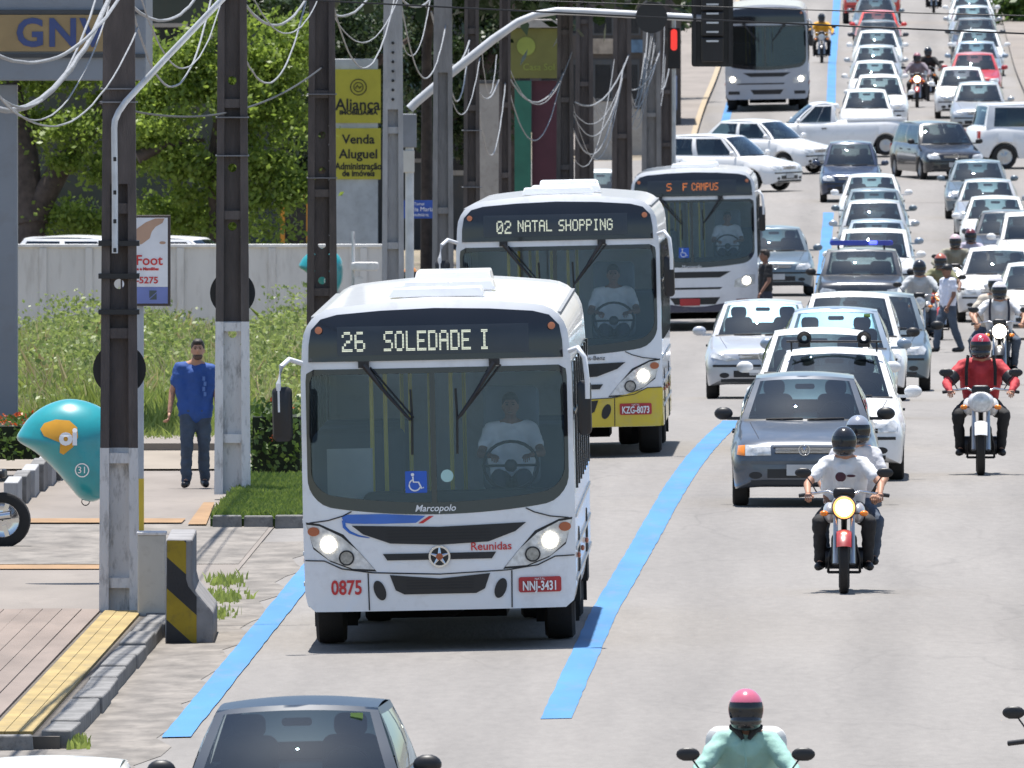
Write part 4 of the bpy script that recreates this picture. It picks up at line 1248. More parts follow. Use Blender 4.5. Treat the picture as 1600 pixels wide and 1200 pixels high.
for (pa, pb, pc, pd, cc, nm) in ((1040, 1058, 118, 172, (0.20, 0.24, 0.36), 'poster'), (925, 960, 60, 84, (0.34, 0.28, 0.22), 'sign_board'), (985, 1012, 62, 82, (0.10, 0.17, 0.25), 'sign_board')):
    mb = MB(); mb.box((X((pa + pb) / 2, 732) - fb.location.x, -0.07, Zp((pc + pd) / 2, 732) - fb.location.z), (X(pb, 732) - X(pa, 732), 0.06, (pd - pc) / sc(732))); mb.build(nm, mat('board_%d' % pa, cc, 0.7, var=0.3, scale=5), fb, 0)
far_building(-80, 585, 600, -60, 6, mat('backdrop_green', (0.05, 0.06, 0.05), 0.9, var=0.3, scale=0.6, dirt=0.3), 'long dark backdrop wall added behind the trees on the left', [(60 + 90 * k, 110 + 90 * k, 40, 110) for k in range(5)])  # added backdrop, coloured dark to fill the gaps between the trees
# roadside shop front with olive board
YS2 = 535
sf = thing('roadside_shop', 'small roadside shop with olive board, green post and maroon panel', 'building', (X(835, YS2), YS2, gz(X(835, YS2), YS2)))
def PS(px, py): return ((px - 835) / sc(YS2), 0, Zp(py, YS2) - sf.location.z)
def spanel(a, b, c, d, m, name, yy=0.0, th=0.1):
    p, q = PS(a, d), PS(b, c)
    mb = MB(); mb.box(((p[0] + q[0]) / 2, yy, (p[2] + q[2]) / 2), (q[0] - p[0], th, q[2] - p[2])); return mb.build(name, m, sf, 0, None, 0.01)
spanel(798, 872, 44, 122, mat('board_olive', (0.15, 0.145, 0.035), 0.7, var=0.1), 'sign_board')
spanel(804, 830, 126, 480, mat('post_green', (0.02, 0.13, 0.085), 0.6), 'green_post', 0.05)
spanel(831, 870, 126, 480, mat('panel_maroon', (0.07, 0.018, 0.028), 0.7), 'maroon_panel', 0.2)
spanel(790, 880, 30, 43, M_PALE, 'eave', 0.1, 0.6)
mb = MB(); mb.prism(oval(PS(822, 72)[0], PS(822, 72)[2], 0.2, 0.2), -0.07, -0.056); mb.build('board_mark', mat('mark_lime', (0.25, 0.29, 0.05), 0.6), sf, 0)
a = PS(842, 105); lettering('Casa Sol', 0.2, MATS['mark_lime'], sf, (a[0], -0.06, a[2]))
# pale garden walls glimpsed between the dark poles
for i, (a, b, yy, c, lab) in enumerate(((924, 954, 700, 158, 'pale rendered wall strip seen between black pole pair and tangle pole'), (985, 1004, 705, 170, 'narrow pale wall strip right of tangle pole'), (748, 778, 560, 130, 'pale wall strip behind dark slim pole'))):
    w = thing('garden_wall', lab, 'wall', (X((a + b) / 2, yy), yy, gz(X((a + b) / 2, yy), yy)))
    H = Zp(c, yy) - w.location.z; W_ = X(b, yy) - X(a, yy) + 0.25
    mb = MB(); mb.box((0, 0, H / 2), (W_, 0.2, H)); mb.build('wall_body', M_PALE, w, 0)
    mb = MB(); mb.box((0, 0, H + 0.03), (W_ + 0.06, 0.28, 0.07)); mb.build('coping', M_SHOPW, w, 0)
pk = sheet('parking_lot', lambda y: -30, lambda y: -9.5, [482, 490, 500, 510, 520, 530], M_ASPH, 0.5, 6, skirt=True)
# orange service kiosk behind the wall
YK = 520
kk = thing('kiosk', 'orange framed kiosk beside dark pole behind the wall', 'kiosk', (X(462, YK), YK, gz(X(462, YK), YK) + 0.5))
zk = Zp(308, YK) - kk.location.z
for s in (-0.27, 0.27):
    mb = MB(); mb.box((s, 0, zk / 2), (0.09, 0.8, zk)); mb.build('side_frame', mat('kiosk_orange', (0.62, 0.26, 0.02), 0.5), kk, 0)
mb = MB(); mb.box((0, 0, zk + 0.06), (0.7, 0.9, 0.2)); mb.build('roof', MATS['kiosk_orange'], kk, 0, None, 0.02)
mb = MB(); mb.box((0, 0.3, zk / 2), (0.46, 0.05, zk)); mb.build('back_panel', PANE, kk, 0)
# ================================================================== people
CACHE = {}
H_CHIN = mat('chin_bar_black', (0.02, 0.02, 0.022), 0.25, coat=0.4)
def remeshed(mb, name, m, parent, voxel=0.018, sm=3):
    """fuse overlapping rounded volumes into one continuous skin"""
    key = (name, len(mb.v), round(sum(abs(p[0]) * 1.3 + p[0] * 0.7 + p[1] * 2.1 + p[2] * 3.7 for p in mb.v), 3), voxel)
    if key in CACHE:
        me2 = CACHE[key].copy(); me2.materials.clear(); me2.materials.append(m)
        o = bpy.data.objects.new(name, me2); COL.objects.link(o); o.parent = parent
        return o
    me = bpy.data.meshes.new(name); me.from_pydata(mb.v, [], mb.f)
    bm = bmesh.new(); bm.from_mesh(me); bmesh.ops.recalc_face_normals(bm, faces=bm.faces); bm.to_mesh(me); bm.free()
    o = bpy.data.objects.new(name, me)
    r = o.modifiers.new('r', 'REMESH'); r.mode = 'VOXEL'; r.voxel_size = voxel
    s = o.modifiers.new('s', 'SMOOTH'); s.iterations = sm; s.factor = 0.5
    me2 = baked(o)
    bpy.data.objects.remove(o); bpy.data.meshes.remove(me)
    me2.name = name; me2.materials.clear(); me2.materials.append(m)
    if name in ('shirt', 'trousers'):                     # folds in the cloth
        from mathutils import noise as _n
        nor = [v.normal.copy() for v in me2.vertices]
        for v, q in zip(me2.vertices, nor):
            c = v.co
            v.co = c + q * (0.013 * _n.noise(Vector((c.x * 7, c.y * 7, c.z * 13))) + 0.007 * _n.noise(Vector((c.x * 21 + 3, c.y * 16, c.z * 30))) - 0.001)
        me2.update()
    me2.shade_smooth()
    CACHE[key] = me2.copy()
    o = bpy.data.objects.new(name, me2); COL.objects.link(o); o.parent = parent
    return o

def add_hand(mb, wrist, d, up, side, curl=0.6):
    """palm, four unequal bent fingers and a thumb from the side of the palm"""
    d = Vector(d).normalized(); up = Vector(up); up = (up - d * up.dot(d)).normalized(); s = d.cross(up).normalized() * side
    w = Vector(wrist)
    for k in range(4):
        off = s * (0.027 - 0.018 * k)
        mb.tube([w, w + d * 0.045 + off * 0.8, w + d * 0.085 + off], [0.018, 0.015, 0.011], 7)
        L = (0.036, 0.042, 0.039, 0.03)[k]
        a = w + d * 0.083 + off; c1 = curl; dd = (d * math.cos(c1) - up * math.sin(c1))
        b = a + dd * L; d2 = (d * math.cos(c1 * 2.2) - up * math.sin(c1 * 2.2)); c = b + d2 * L * 0.85
        mb.tube([a, b, c], [0.0095, 0.009, 0.007], 6)
    a = w + d * 0.03 + s * 0.028
    mb.tube([a, a + d * 0.03 + s * 0.022 - up * 0.01, a + d * 0.055 + s * 0.02 - up * 0.025], [0.013, 0.011, 0.008], 6)

def person(label, J, top, legs, skin=None, head='hair', sleeves='short', loc=(0, 0, 0), rz=0.0, hair_m=None, helmet=None, visor=None, shoes=None, group=None, face=True, hand_dir=None, curl=0.7, beard=False, hem=0.05, chin=None):
    """J: joints; the figure faces -y. One continuous skin with clothing over it"""
    skin = skin or SKIN; shoes = shoes or BLACK
    t = thing('person', label, 'person', loc, rz, group)
    V = {k: Vector(p) for k, p in J.items()}
    hd = V['head']; nk = V['neck']
    b = MB()
    b.ell(hd, (0.072, 0.092, 0.115)); b.ell(hd + Vector((0, -0.022, -0.05)), (0.055, 0.07, 0.07))
    b.cap_seg(hd + Vector((0, 0.01, -0.07)), 0.052, nk, 0.06)
    if face:
        b.ell(hd + Vector((0, -0.096, -0.012)), (0.014, 0.02, 0.026), 8, 6)
        for s in (-1, 1): b.ell(hd + Vector((s * 0.074, 0.005, -0.01)), (0.012, 0.022, 0.032), 8, 6)
    for s in 'LR':
        b.cap_seg(V['sh' + s], 0.050, V['el' + s], 0.042); b.cap_seg(V['el' + s], 0.041, V['ha' + s], 0.027)
        b.cap_seg(V['hi' + s], 0.085, V['kn' + s], 0.058); b.cap_seg(V['kn' + s], 0.056, V['an' + s], 0.038)
        b.cap_seg(V['an' + s], 0.036, V['to' + s], 0.03)
        b.cap_seg(V['sh' + s], 0.045, V['hi' + s], 0.06); b.cap_seg(V['sh' + s], 0.048, nk, 0.052)
    b.cap_seg((V['shL'] + V['shR']) / 2, 0.075, (V['hiL'] + V['hiR']) / 2, 0.09)
    body = remeshed(b, 'body', skin, t, 0.016, 2)
    # hands join the skin mesh
    h = MB()
    for s, sg in (('L', 1), ('R', -1)):
        d = (V['ha' + s] - V['el' + s]).normalized()
        if hand_dir: d = Vector(hand_dir).normalized()
        up = Vector((0, 0, 1)) if abs(d.z) < 0.8 else Vector((-sg * 1.0, 0, 0))
        add_hand(h, V['ha' + s], d, up, sg, curl)
    me = bpy.data.meshes.new('hand'); me.from_pydata(h.v, [], h.f)
    bm = bmesh.new(); bm.from_mesh(body.data); bm.from_mesh(me); bmesh.ops.recalc_face_normals(bm, faces=bm.faces); bm.to_mesh(body.data); bm.free()
    body.data.shade_smooth()
    # top
    c = MB()
    for s in 'LR':
        e = V['el' + s]; a = V['sh' + s]
        if sleeves == 'long': c.cap_seg(a, 0.076, e, 0.060); c.cap_seg(e, 0.059, V['ha' + s] - (V['ha' + s] - e) * 0.06, 0.044)
        else: c.cap_seg(a, 0.070, a.lerp(e, 0.62), 0.066)
        c.cap_seg(a + Vector((0, 0, -0.02)), 0.076, V['hi' + s] + Vector((0, 0, hem)), 0.112); c.cap_seg(a, 0.074, nk + Vector((0, 0, -0.045)), 0.066)
    c.cap_seg((V['shL'] + V['shR']) / 2 + Vector((0, 0, -0.06)), 0.125, (V['hiL'] + V['hiR']) / 2 + Vector((0, 0, hem)), 0.128)
    remeshed(c, 'shirt' if sleeves != 'jacket' else 'jacket', top, t, 0.018, 2)
    # trousers
    c = MB()
    for s in 'LR':
        c.cap_seg(V['hi' + s], 0.105, V['kn' + s], 0.078); c.cap_seg(V['kn' + s], 0.077, V['an' + s] + Vector((0, 0, 0.02)), 0.064)
    c.cap_seg(V['hiL'], 0.11, V['hiR'], 0.11)
    remeshed(c, 'trousers', legs, t, 0.018, 2)
    for s in 'LR':
        c = MB(); c.cap_seg(V['an' + s] + Vector((0, 0.02, -0.03)), 0.05, V['to' + s] + Vector((0, -0.02, 0.005)), 0.042)
        c.cap_seg(V['an' + s] + Vector((0, 0.03, 0.0)), 0.05, V['an' + s] + Vector((0, 0.0, -0.02)), 0.05)
        remeshed(c, 'shoe', shoes, t, 0.014, 2)
    if helmet is None and head == 'hair':
        c = MB(); c.ell(hd + Vector((0, 0.022, 0.03)), (0.082, 0.092, 0.105)); c.ell(hd + Vector((0, -0.03, 0.085)), (0.066, 0.062, 0.042))
        c.build('hair', hair_m or HAIR, t, 60)
    if head == 'cap':
        c = MB(); c.ell(hd + Vector((0, 0.012, 0.045)), (0.088, 0.102, 0.085)); c.box(hd + Vector((0, -0.12, 0.045)), (0.14, 0.12, 0.014)); c.build('cap', hair_m or BLACK, t, 60)
    if face and helmet is None:
        c = MB()
        for s in (-1, 1):
            c.ell(hd + Vector((s * 0.029, -0.083, 0.012)), (0.013, 0.008, 0.007), 8, 6)
            c.box(hd + Vector((s * 0.029, -0.087, 0.032)), (0.03, 0.01, 0.007))
        c.box(hd + Vector((0, -0.091, -0.062)), (0.042, 0.008, 0.007))
        c.build('facial_features', EYE, t, 40)
        if beard:
            c = MB(); c.ell(hd + Vector((0, -0.034, -0.078)), (0.058, 0.062, 0.045)); c.build('beard', mat('stubble', (0.10, 0.06, 0.045), 0.8, var=0.4, scale=60), t, 60)
    if helmet is not None:
        # shell with chin bar, cut open at the face
        hc = hd + Vector((0, 0.005, 0.015))
        c = MB(); c.ell(hc, (0.128, 0.148, 0.150), 24, 16)
        remeshed(c, 'helmet', helmet, t, 0.012, 3)
        c = MB(); c.ell(hc + Vector((0, -0.040, -0.085)), (0.116, 0.124, 0.072), 20, 10); remeshed(c, 'chin_bar', chin or H_CHIN, t, 0.012, 2)
        c = MB()
        def vf(a, q):
            th = -PI / 2 + (a - 0.5) * 2.3; ph = -0.50 + q * 0.86
            return hc + Vector((0.134 * math.cos(ph) * math.cos(th), 0.156 * math.cos(ph) * math.sin(th), 0.150 * math.sin(ph)))
        c.grid(vf, 14, 6); c.grid(lambda a, q: vf(a, q) * 1.0 + Vector((0, 0.004, 0)), 14, 6)
        c.build('visor', visor or PANE, t, 60)
    return t

def J_stand(h=1.74, stride=0.0, arms=0.1, twist=0.0):
    k = h / 1.74
    J = {'head': (0, -0.02, 1.61), 'neck': (0, 0.01, 1.46), 'shL': (0.185, 0.01, 1.40), 'shR': (-0.185, 0.01, 1.40), 'elL': (0.245, 0.03 - arms * 0.3, 1.13), 'elR': (-0.245, 0.03 + arms * 0.3, 1.13),
         'haL': (0.26, -0.04 - arms, 0.90), 'haR': (-0.26, -0.02 + arms * 0.6, 0.90), 'hiL': (0.09, 0, 0.90), 'hiR': (-0.09, 0, 0.90),
         'knL': (0.10, -0.03 + stride * 0.5, 0.50), 'knR': (-0.10, -0.03 - stride * 0.55, 0.50), 'anL': (0.105, 0.02 + stride, 0.09), 'anR': (-0.105, 0.02 - stride, 0.09),
         'toL': (0.125, -0.13 + stride, 0.04), 'toR': (-0.125, -0.13 - stride, 0.04)}
    return {a: tuple(c * k for c in p) for a, p in J.items()}

def J_ride(wide=1.0, lean=0.0, pil=False):
    if pil:
        Q = {'head': (0.09, 1.12, 1.62), 'neck': (0.07, 1.16, 1.47), 'shL': (0.25, 1.18, 1.40), 'shR': (-0.12, 1.18, 1.40), 'elL': (0.36, 1.05, 1.15), 'elR': (-0.3, 1.05, 1.15), 'haL': (0.28, 0.85, 1.0), 'haR': (-0.24, 0.85, 1.0),
                'hiL': (0.12, 1.28, 0.90), 'hiR': (-0.10, 1.28, 0.90), 'knL': (0.28, 0.95, 0.72), 'knR': (-0.28, 0.95, 0.72), 'anL': (0.24, 1.12, 0.36), 'anR': (-0.24, 1.12, 0.36), 'toL': (0.26, 0.98, 0.31), 'toR': (-0.26, 0.98, 0.31)}
        return {k_: (v_[0] + 0.05, v_[1], v_[2] - 0.02) for k_, v_ in Q.items()}
    return {'head': (0, 0.60 + lean, 1.50), 'neck': (0, 0.68 + lean, 1.36), 'shL': (0.19 * wide, 0.70 + lean, 1.29), 'shR': (-0.19 * wide, 0.70 + lean, 1.29), 'elL': (0.37 * wide, 0.52, 1.08), 'elR': (-0.37 * wide, 0.52, 1.08),
            'haL': (0.36, 0.33, 0.985), 'haR': (-0.36, 0.33, 0.985), 'hiL': (0.10, 0.92, 0.84), 'hiR': (-0.10, 0.92, 0.84), 'knL': (0.25 * wide, 0.45, 0.70), 'knR': (-0.25 * wide, 0.45, 0.70),
            'anL': (0.235, 0.62, 0.30), 'anR': (-0.235, 0.62, 0.30), 'toL': (0.26, 0.47, 0.25), 'toR': (-0.26, 0.47, 0.25)}

J_DRIVE = {'head': (0, -0.03, 0.72), 'neck': (0, 0.0, 0.57), 'shL': (0.19, 0.02, 0.50), 'shR': (-0.19, 0.02, 0.50), 'elL': (0.29, -0.16, 0.27), 'elR': (-0.29, -0.16, 0.27), 'haL': (0.19, -0.40, 0.26), 'haR': (-0.19, -0.40, 0.26),
           'hiL': (0.09, 0.05, 0.0), 'hiR': (-0.09, 0.05, 0.0), 'knL': (0.12, -0.40, 0.06), 'knR': (-0.12, -0.40, 0.06), 'anL': (0.12, -0.50, -0.36), 'anR': (-0.12, -0.50, -0.36), 'toL': (0.13, -0.66, -0.40), 'toR': (-0.13, -0.66, -0.40)}

# ================================================================== motorcycles
LITO = emit('lit_headlight_warm', (1.0, 0.42, 0.12), 0.8)
def motorbike(label, px, y, tank, lit=True, fender=None, big=1.0, box_light=False, group='motorcycles in the traffic', yaw=0.0, name='motorcycle', rack=False, zdrop=0.0):
    t = thing(name, label, 'motorcycle', (0, 0, 0), 0, group)
    fender = fender or tank
    for yy, nm in ((0.0, 'front_wheel'), (1.28, 'rear_wheel')):
        wheel(t, 0, yy, 0.30, 0.095 if yy == 0 else 0.11, CHROME, name=nm)
    for s in (-1, 1):
        mb = MB(); mb.tube([(s * 0.085, 0.02, 0.30), (s * 0.085, 0.12, 0.62), (s * 0.085, 0.22, 0.93)], [0.03, 0.026, 0.022], 10); mb.build('fork_leg', ALLOY, t, 50)
        mb = MB(); mb.tube([(s * 0.05, 0.25, 0.97), (s * 0.16, 0.26, 1.02), (s * 0.28, 0.32, 1.00), (s * 0.43, 0.38, 0.975)], 0.013, 8); mb.build('handlebar', CHROME, t, 50)
        mb = MB(); mb.tube([(s * 0.32, 0.34, 0.99), (s * 0.45, 0.39, 0.972)], 0.02, 8); mb.build('grip', BLACK, t, 50)
        mb = MB(); mb.tube([(s * 0.27, 0.32, 1.0), (s * 0.33, 0.30, 1.10), (s * 0.38, 0.29, 1.17)], 0.007, 6); mr = mb.build('mirror', DARKMET, t, 50)
        mb = MB(); mb.ell((s * 0.41, 0.29, 1.205), (0.085, 0.022, 0.05), 14, 8); mb.build('mirror_head', BLACK, mr, 60)
        mb = MB(); mb.tube([(s * 0.08, 0.2, 0.80), (s * 0.17, 0.2, 0.80)], 0.01, 6); mb.build('indicator_stalk', BLACK, t, 50)
        mb = MB(); mb.ell((s * 0.20, 0.18, 0.80), (0.045, 0.035, 0.03), 12, 8); mb.build('indicator', AMBER, t, 60)
        mb = MB(); mb.tube([(s * 0.1, 0.66, 0.26), (s * 0.30, 0.64, 0.25)], 0.014, 8); mb.build('footpeg', BLACK, t, 40)
        mb = MB(); mb.ell((s * 0.14, 0.48, 0.80), (0.075, 0.17, 0.11), 14, 9); mb.build('side_cowl', tank, t, 60)
    mb = MB(); mb.tube([(-0.16, 0.5, 0.20), (-0.15, 0.42, 0.36), (-0.1, 0.4, 0.55)], 0.014, 8); mb.tube([(0.16, 0.5, 0.20), (0.15, 0.42, 0.36), (0.1, 0.4, 0.55)], 0.014, 8)
    mb.tube([(-0.16, 0.5, 0.20), (0.16, 0.5, 0.20)], 0.014, 8); mb.build('crash_bar', DARKMET, t, 50)
    # fender hugging the front wheel
    mb = MB()
    def ff(a, q):
        th = PI * (0.18 + 0.62 * a); x = (q - 0.5) * 2 * 0.075
        r = 0.345 - 0.02 * (x / 0.075) ** 2
        return Vector((x, -math.cos(th) * r * 1.0, 0.30 + math.sin(th) * r))
    mb.grid(ff, 14, 6); mb.build('fender', fender, t, 60)
    mb = MB(); mb.ell((0, 0.55, 0.86), (0.13 * big, 0.26, 0.13), 18, 10); mb.build('tank', tank, t, 60)
    mb = MB(); mb.rbox((0, 0.98, 0.80), (0.24, 0.66, 0.10), 0.05); mb.build('seat', BLACK, t, 40)
    mb = MB(); mb.rbox((0, 0.55, 0.42), (0.26, 0.34, 0.34), 0.06); mb.lathe([(-0.19, 0.05), (-0.19, 0.11), (0.19, 0.11), (0.19, 0.05)], 16, 'x', (0, 0.6, 0.34), cap=True); mb.build('engine', DARKMET, t, 40)
    mb = MB(); mb.tube([(0.12, 0.5, 0.36), (0.16, 0.8, 0.28), (0.18, 1.4, 0.36)], [0.02, 0.035, 0.045], 10); mb.build('exhaust', CHROME, t, 50)
    mb = MB(); mb.tube([(0, 0.25, 0.85), (0, 0.5, 0.62), (0, 0.85, 0.5), (0, 1.28, 0.30)], 0.03, 8); mb.build('frame_tube', DARKMET, t, 50)
    # headlight nacelle
    zc = 0.86
    mb = MB(); mb.ell((0, 0.14, zc), (0.125 * big, 0.10, 0.125), 20, 12); mb.build('headlight_shell', tank if big > 1 else BLACK, t, 60)
    mb = MB(); mb.lathe([(0.03, 0.112), (0.0, 0.108), (-0.012, 0.07), (-0.018, 0.002)], 24, 'y', (0, 0.045, zc))
    mb.build('headlight', (LITO if lit == 'warm' else LIT) if lit else LENS, t, 60)
    if lit == 'warm':
        mb = MB(); mb.lathe([(0.0, 0.086), (-0.022, 0.082), (-0.028, 0.002)], 24, 'y', (0, 0.045, zc)); mb.build('bulb_glare', LIT, t, 60)
    mb = MB(); mb.rbox((0, 0.19, 1.0), (0.22, 0.05, 0.12), 0.05); mb.build('instrument_cowl', DARKMET, t, 50)
    if rack:
        mb = MB(); mb.rbox((0, 1.52, 1.08), (0.42, 0.40, 0.36), 0.06); mb.build('carrier_box', rack, t, 40)
    seat_on_road(t, px, y, yaw)
    return t

def rider(label, moto, top, legs, helmet, visor=None, wide=1.0, sleeves='long', pil=False, skin=None, shoes=None, lean=0.0, group=None, tilt=0.0):
    J = J_ride(wide, lean, pil)
    if tilt: J['head'] = tuple(Vector(J['head']) + Vector((tilt, 0, 0)))
    p = person(label, J, top, legs, skin, None, sleeves, helmet=helmet, visor=visor, shoes=shoes, face=False, hand_dir=(0, -1, -0.12) if not pil else None, curl=0.9, group=group or 'people riding motorcycles')
    p.location = moto.location; p.rotation_euler = moto.rotation_euler
    return p

# ================================================================== cars
def catmull(keys, step):
    ys = [k[0] for k in keys]
    out = []
    y = ys[0]
    grid = []
    while y < ys[-1] - 1e-6:
        grid.append(y); y += step if y > 0.25 else 0.035
    grid.append(ys[-1])
    for y in grid:
        i = max(j for j in range(len(keys) - 1) if keys[j][0] <= y + 1e-9)
        a, b = keys[i], keys[i + 1]
        t = (y - a[0]) / (b[0] - a[0])
        pa = keys[max(i - 1, 0)]; pb = keys[min(i + 2, len(keys) - 1)]
        row = [y]
        for d in range(1, len(a)):
            ma = (b[d] - pa[d]) / max(b[0] - pa[0], 1e-6) * (b[0] - a[0]); mb_ = (pb[d] - a[d]) / max(pb[0] - a[0], 1e-6) * (b[0] - a[0])
            h = (2 * t ** 3 - 3 * t * t + 1) * a[d] + (t ** 3 - 2 * t * t + t) * ma + (-2 * t ** 3 + 3 * t * t) * b[d] + (t ** 3 - t * t) * mb_
            row.append(h)
        out.append(row)
    return out

def car(label, px, y, col, W=1.66, H=1.46, L=3.9, style='hatch', yaw=0.0, lights='wide', lit=False, up=1.0, group='cars queuing along the avenue', name='car', glass_m=None, detail=True, rack=None, sticker=False, mirrors=None, bumper=None, dashglow=None):
    hw = W / 2
    t = thing(name, label, 'car', (0, 0, 0), 0, group)
    g = glass_m or GL_CAR
    k = up
    gl = 0.06 * (up - 1) / 0.2 if up > 1 else 0.0          # extra ground clearance
    rw = 0.29 if up <= 1.02 else 0.35
    belt = 0.96 * k
    front = [(0.00, .30, .70, .48, .76, .62, .66), (0.04, .25, .83, .48, .88, .685, .78), (0.16, .21, .92, .50, .955, .745, .85), (0.45, .20, .955, .55, .985, .815, .875), (0.80, .20, .97, .58, 1.0, .885, .885), (1.12, .20, .97, .60, 1.0, .95, .895)]
    if up > 1.02:
        front = [(0.00, .34, .76, .50, .82, .70, .74), (0.04, .28, .88, .50, .92, .78, .84), (0.14, .24, .945, .52, .97, .84, .885), (0.45, .22, .97, .56, .99, .885, .90), (0.80, .22, .98, .58, 1.0, .92, .90), (1.12, .22, .98, .60, 1.0, .955, .90)]
    rear = [(1.6, .20, .97, .60, 1.0, .965, .895), (L - 0.9, .20, .97, .60, 1.0, .985, .89), (L - 0.25, .22, .94, .60, .975, .985, .86), (L - 0.05, .28, .88, .60, .93, .93, .80), (L, .36, .80, .60, .86, .84, .74)]
    if style == 'sedan': rear = [(1.6, .20, .97, .60, 1.0, .965, .895), (L - 1.1, .20, .97, .60, 1.0, .985, .89), (L - 0.2, .24, .93, .60, .97, .99, .84), (L - 0.03, .3, .86, .60, .92, .93, .80), (L, .36, .80, .60, .86, .84, .74)]
    keys = [(a, b * k + gl, c * hw, d * k + gl * 0.5, e * hw, f * k, h_ * hw) for (a, b, c, d, e, f, h_) in front + rear]
    ax1, ax2 = 0.74, L - 0.72
    rows = catmull(keys, 0.07)
    mb = MB(); rings = []
    for (yy, zl, wl_, zm, wm, zt, wt) in rows:
        za = 0
        for ax in (ax1, ax2):
            d = abs(yy - ax)
            if d < rw + 0.05: za = rw * 0.98 + math.sqrt((rw + 0.05) ** 2 - d * d)
        z0 = max(zl, za); z3 = max(zm, za + 0.03)
        half = [(0, zl + 0.02), (wl_ * 0.62, zl + 0.02), (wl_ * 0.64, max(z0, zl + 0.02)), (wl_ * 0.985, z0), (wl_, z0 + 0.03), (wm, z3), (wm + (wt - wm) * 0.45, z3 + (zt - z3) * 0.62), (wt * 1.01, zt - 0.045), (wt * 0.95, zt - 0.008), (wt * 0.55, zt + 0.018), (0, zt + 0.026)]
        ring = [Vector((x, yy, z)) for x, z in half] + [Vector((-x, yy, z)) for x, z in reversed(half[1:-1])]
        rings.append(ring)
    mb.loft(rings, True, True)
    bv = BVHTree.FromPolygons([Vector(v) for v in mb.v], mb.f)
    def fy(x, z):
        h = bv.ray_cast(Vector((x, -1.0, z)), Vector((0, 1, 0)))
        return h[0].y if h[0] is not None and h[0].y < 0.8 else 0.35
    # greenhouse
    wb, wr = hw * 0.875, hw * 0.665
    if up > 1.02: wr = hw * 0.74
    yb0, yr0 = 0.98, 1.66
    if style == 'hatch': yr1, yb1 = L - 0.62, L - 0.14
    elif style == 'sedan': yr1, yb1 = L - 1.35, L - 0.72
    elif style == 'suv': yr1, yb1 = L - 0.35, L - 0.10
    else: yr1, yb1 = 2.25, 2.42                           # pickup cab
    if up > 1.02: yr0 = 1.60
    zr = H
    def xw(q, s_): return s_
    def wsf(a, s_):
        q = 2 * a - 1
        return Vector((q * (wb + (wr - wb) * s_), yb0 + 0.17 * q * q + (yr0 - yb0 - 0.09 * q * q) * s_ - 0.05 * math.sin(PI * s_), belt - 0.02 + (zr - belt + 0.02 - 0.035 * q * q) * s_))
    def sdf(sg):
        def f(a, s_):
            y0 = yb0 + 0.17 + (yr0 - yb0 - 0.09) * s_; y1 = yb1 - 0.12 + (yr1 + 0.02 - yb1 + 0.12) * s_
            return Vector((sg * (wb + (wr - wb) * s_ + 0.05 * math.sin(PI * s_) * (0.3 + 0.7 * math.sin(PI * a))), y0 + (y1 - y0) * a, belt - 0.02 + (zr - 0.035 - belt + 0.02) * s_))
        return f
    def rrf(a, s_):
        q = 2 * a - 1
        return Vector((q * (wb + (wr - wb) * s_), yb1 - 0.12 * q * q + (yr1 + 0.02 - yb1 + 0.12 * q * q) * s_, belt - 0.02 + (zr - belt + 0.02 - 0.035 * q * q) * s_))
    def rof(a, s_):
        q = 2 * a - 1
        y0 = yr0 + 0.08 * q * q; y1 = yr1 + 0.02
        return Vector((q * wr, y0 + (y1 - y0) * s_, zr - 0.035 * q * q + 0.035 * math.sin(PI * min(s_ * 1.1, 1.0)) * (1 - q * q * 0.3)))
    mb.frame(wsf, 0.055, 0.945, 0.03, 0.93); mb.frame(rrf, 0.09, 0.91, 0.12, 0.9); mb.grid(rof, 14, 10)
    win = []
    for sg in (-1, 1):
        f = sdf(sg)
        cuts = [0.0, 0.05, 0.46, 0.52, 0.94, 1.0] if style != 'pickup' else [0.0, 0.08, 0.5, 0.51, 0.86, 1.0]
        for i in range(5):
            for (s0, s1) in ((0, 0.07), (0.07, 0.9), (0.9, 1.0)):
                if i in (1, 3) and s0 == 0.07: win.append((f, cuts[i], cuts[i + 1])); continue
                mb.grid(f, 3, 3, None, cuts[i], cuts[i + 1], s0, s1)
    body = mb.build('body', col, t, 38, weld=True)
    def part(m_, name_, mat_, sm=40, parent=t, bev=0.0): return m_.build(name_, mat_, parent, sm, None, bev)
    part(MB().grid(wsf, 10, 8, None, 0.055, 0.945, 0.03, 0.93), 'windscreen', g, 60)
    part(MB().grid(rrf, 6, 5, None, 0.09, 0.91, 0.12, 0.9), 'rear_window', g, 60)
    for (f, a0, a1) in win: part(MB().grid(f, 5, 5, None, a0, a1, 0.07, 0.9), 'side_window', GL_DARK if glass_m is None else g, 60)
    for xx in (-hw + 0.11, hw - 0.11):
        for yy in (ax1, ax2): wheel(t, xx, yy, rw, 0.18 if up <= 1.02 else 0.22, n=22)
    part(MB().box((0, L / 2, 0.30 + gl), (W * 0.62, L - 0.5, 0.12)), 'underbody', UNDER, 0)
    part(MB().box((0, (yb0 + yb1) / 2 + 0.1, belt + 0.015), (wb * 1.72, yb1 - yb0 - 0.35, 0.02)), 'cabin_deck', INTER, 0)
    # seats seen through the glass
    for s in (-1, 1):
        sb = MB(); sb.rbox((s * hw * 0.42, 2.0, belt + 0.10), (0.42, 0.14, 0.34), 0.08); sb.rbox((s * hw * 0.42, 2.02, belt + 0.34 * min(k, 1.1)), (0.24, 0.10, 0.17), 0.06); part(sb, 'seat', SEAT, 50)
    if style in ('hatch', 'suv', 'sedan'):
        part(MB().rbox((0, yr1 - 0.25, belt + 0.08), (W * 0.66, 0.14, 0.2), 0.06), 'rear_seat', SEAT, 50)
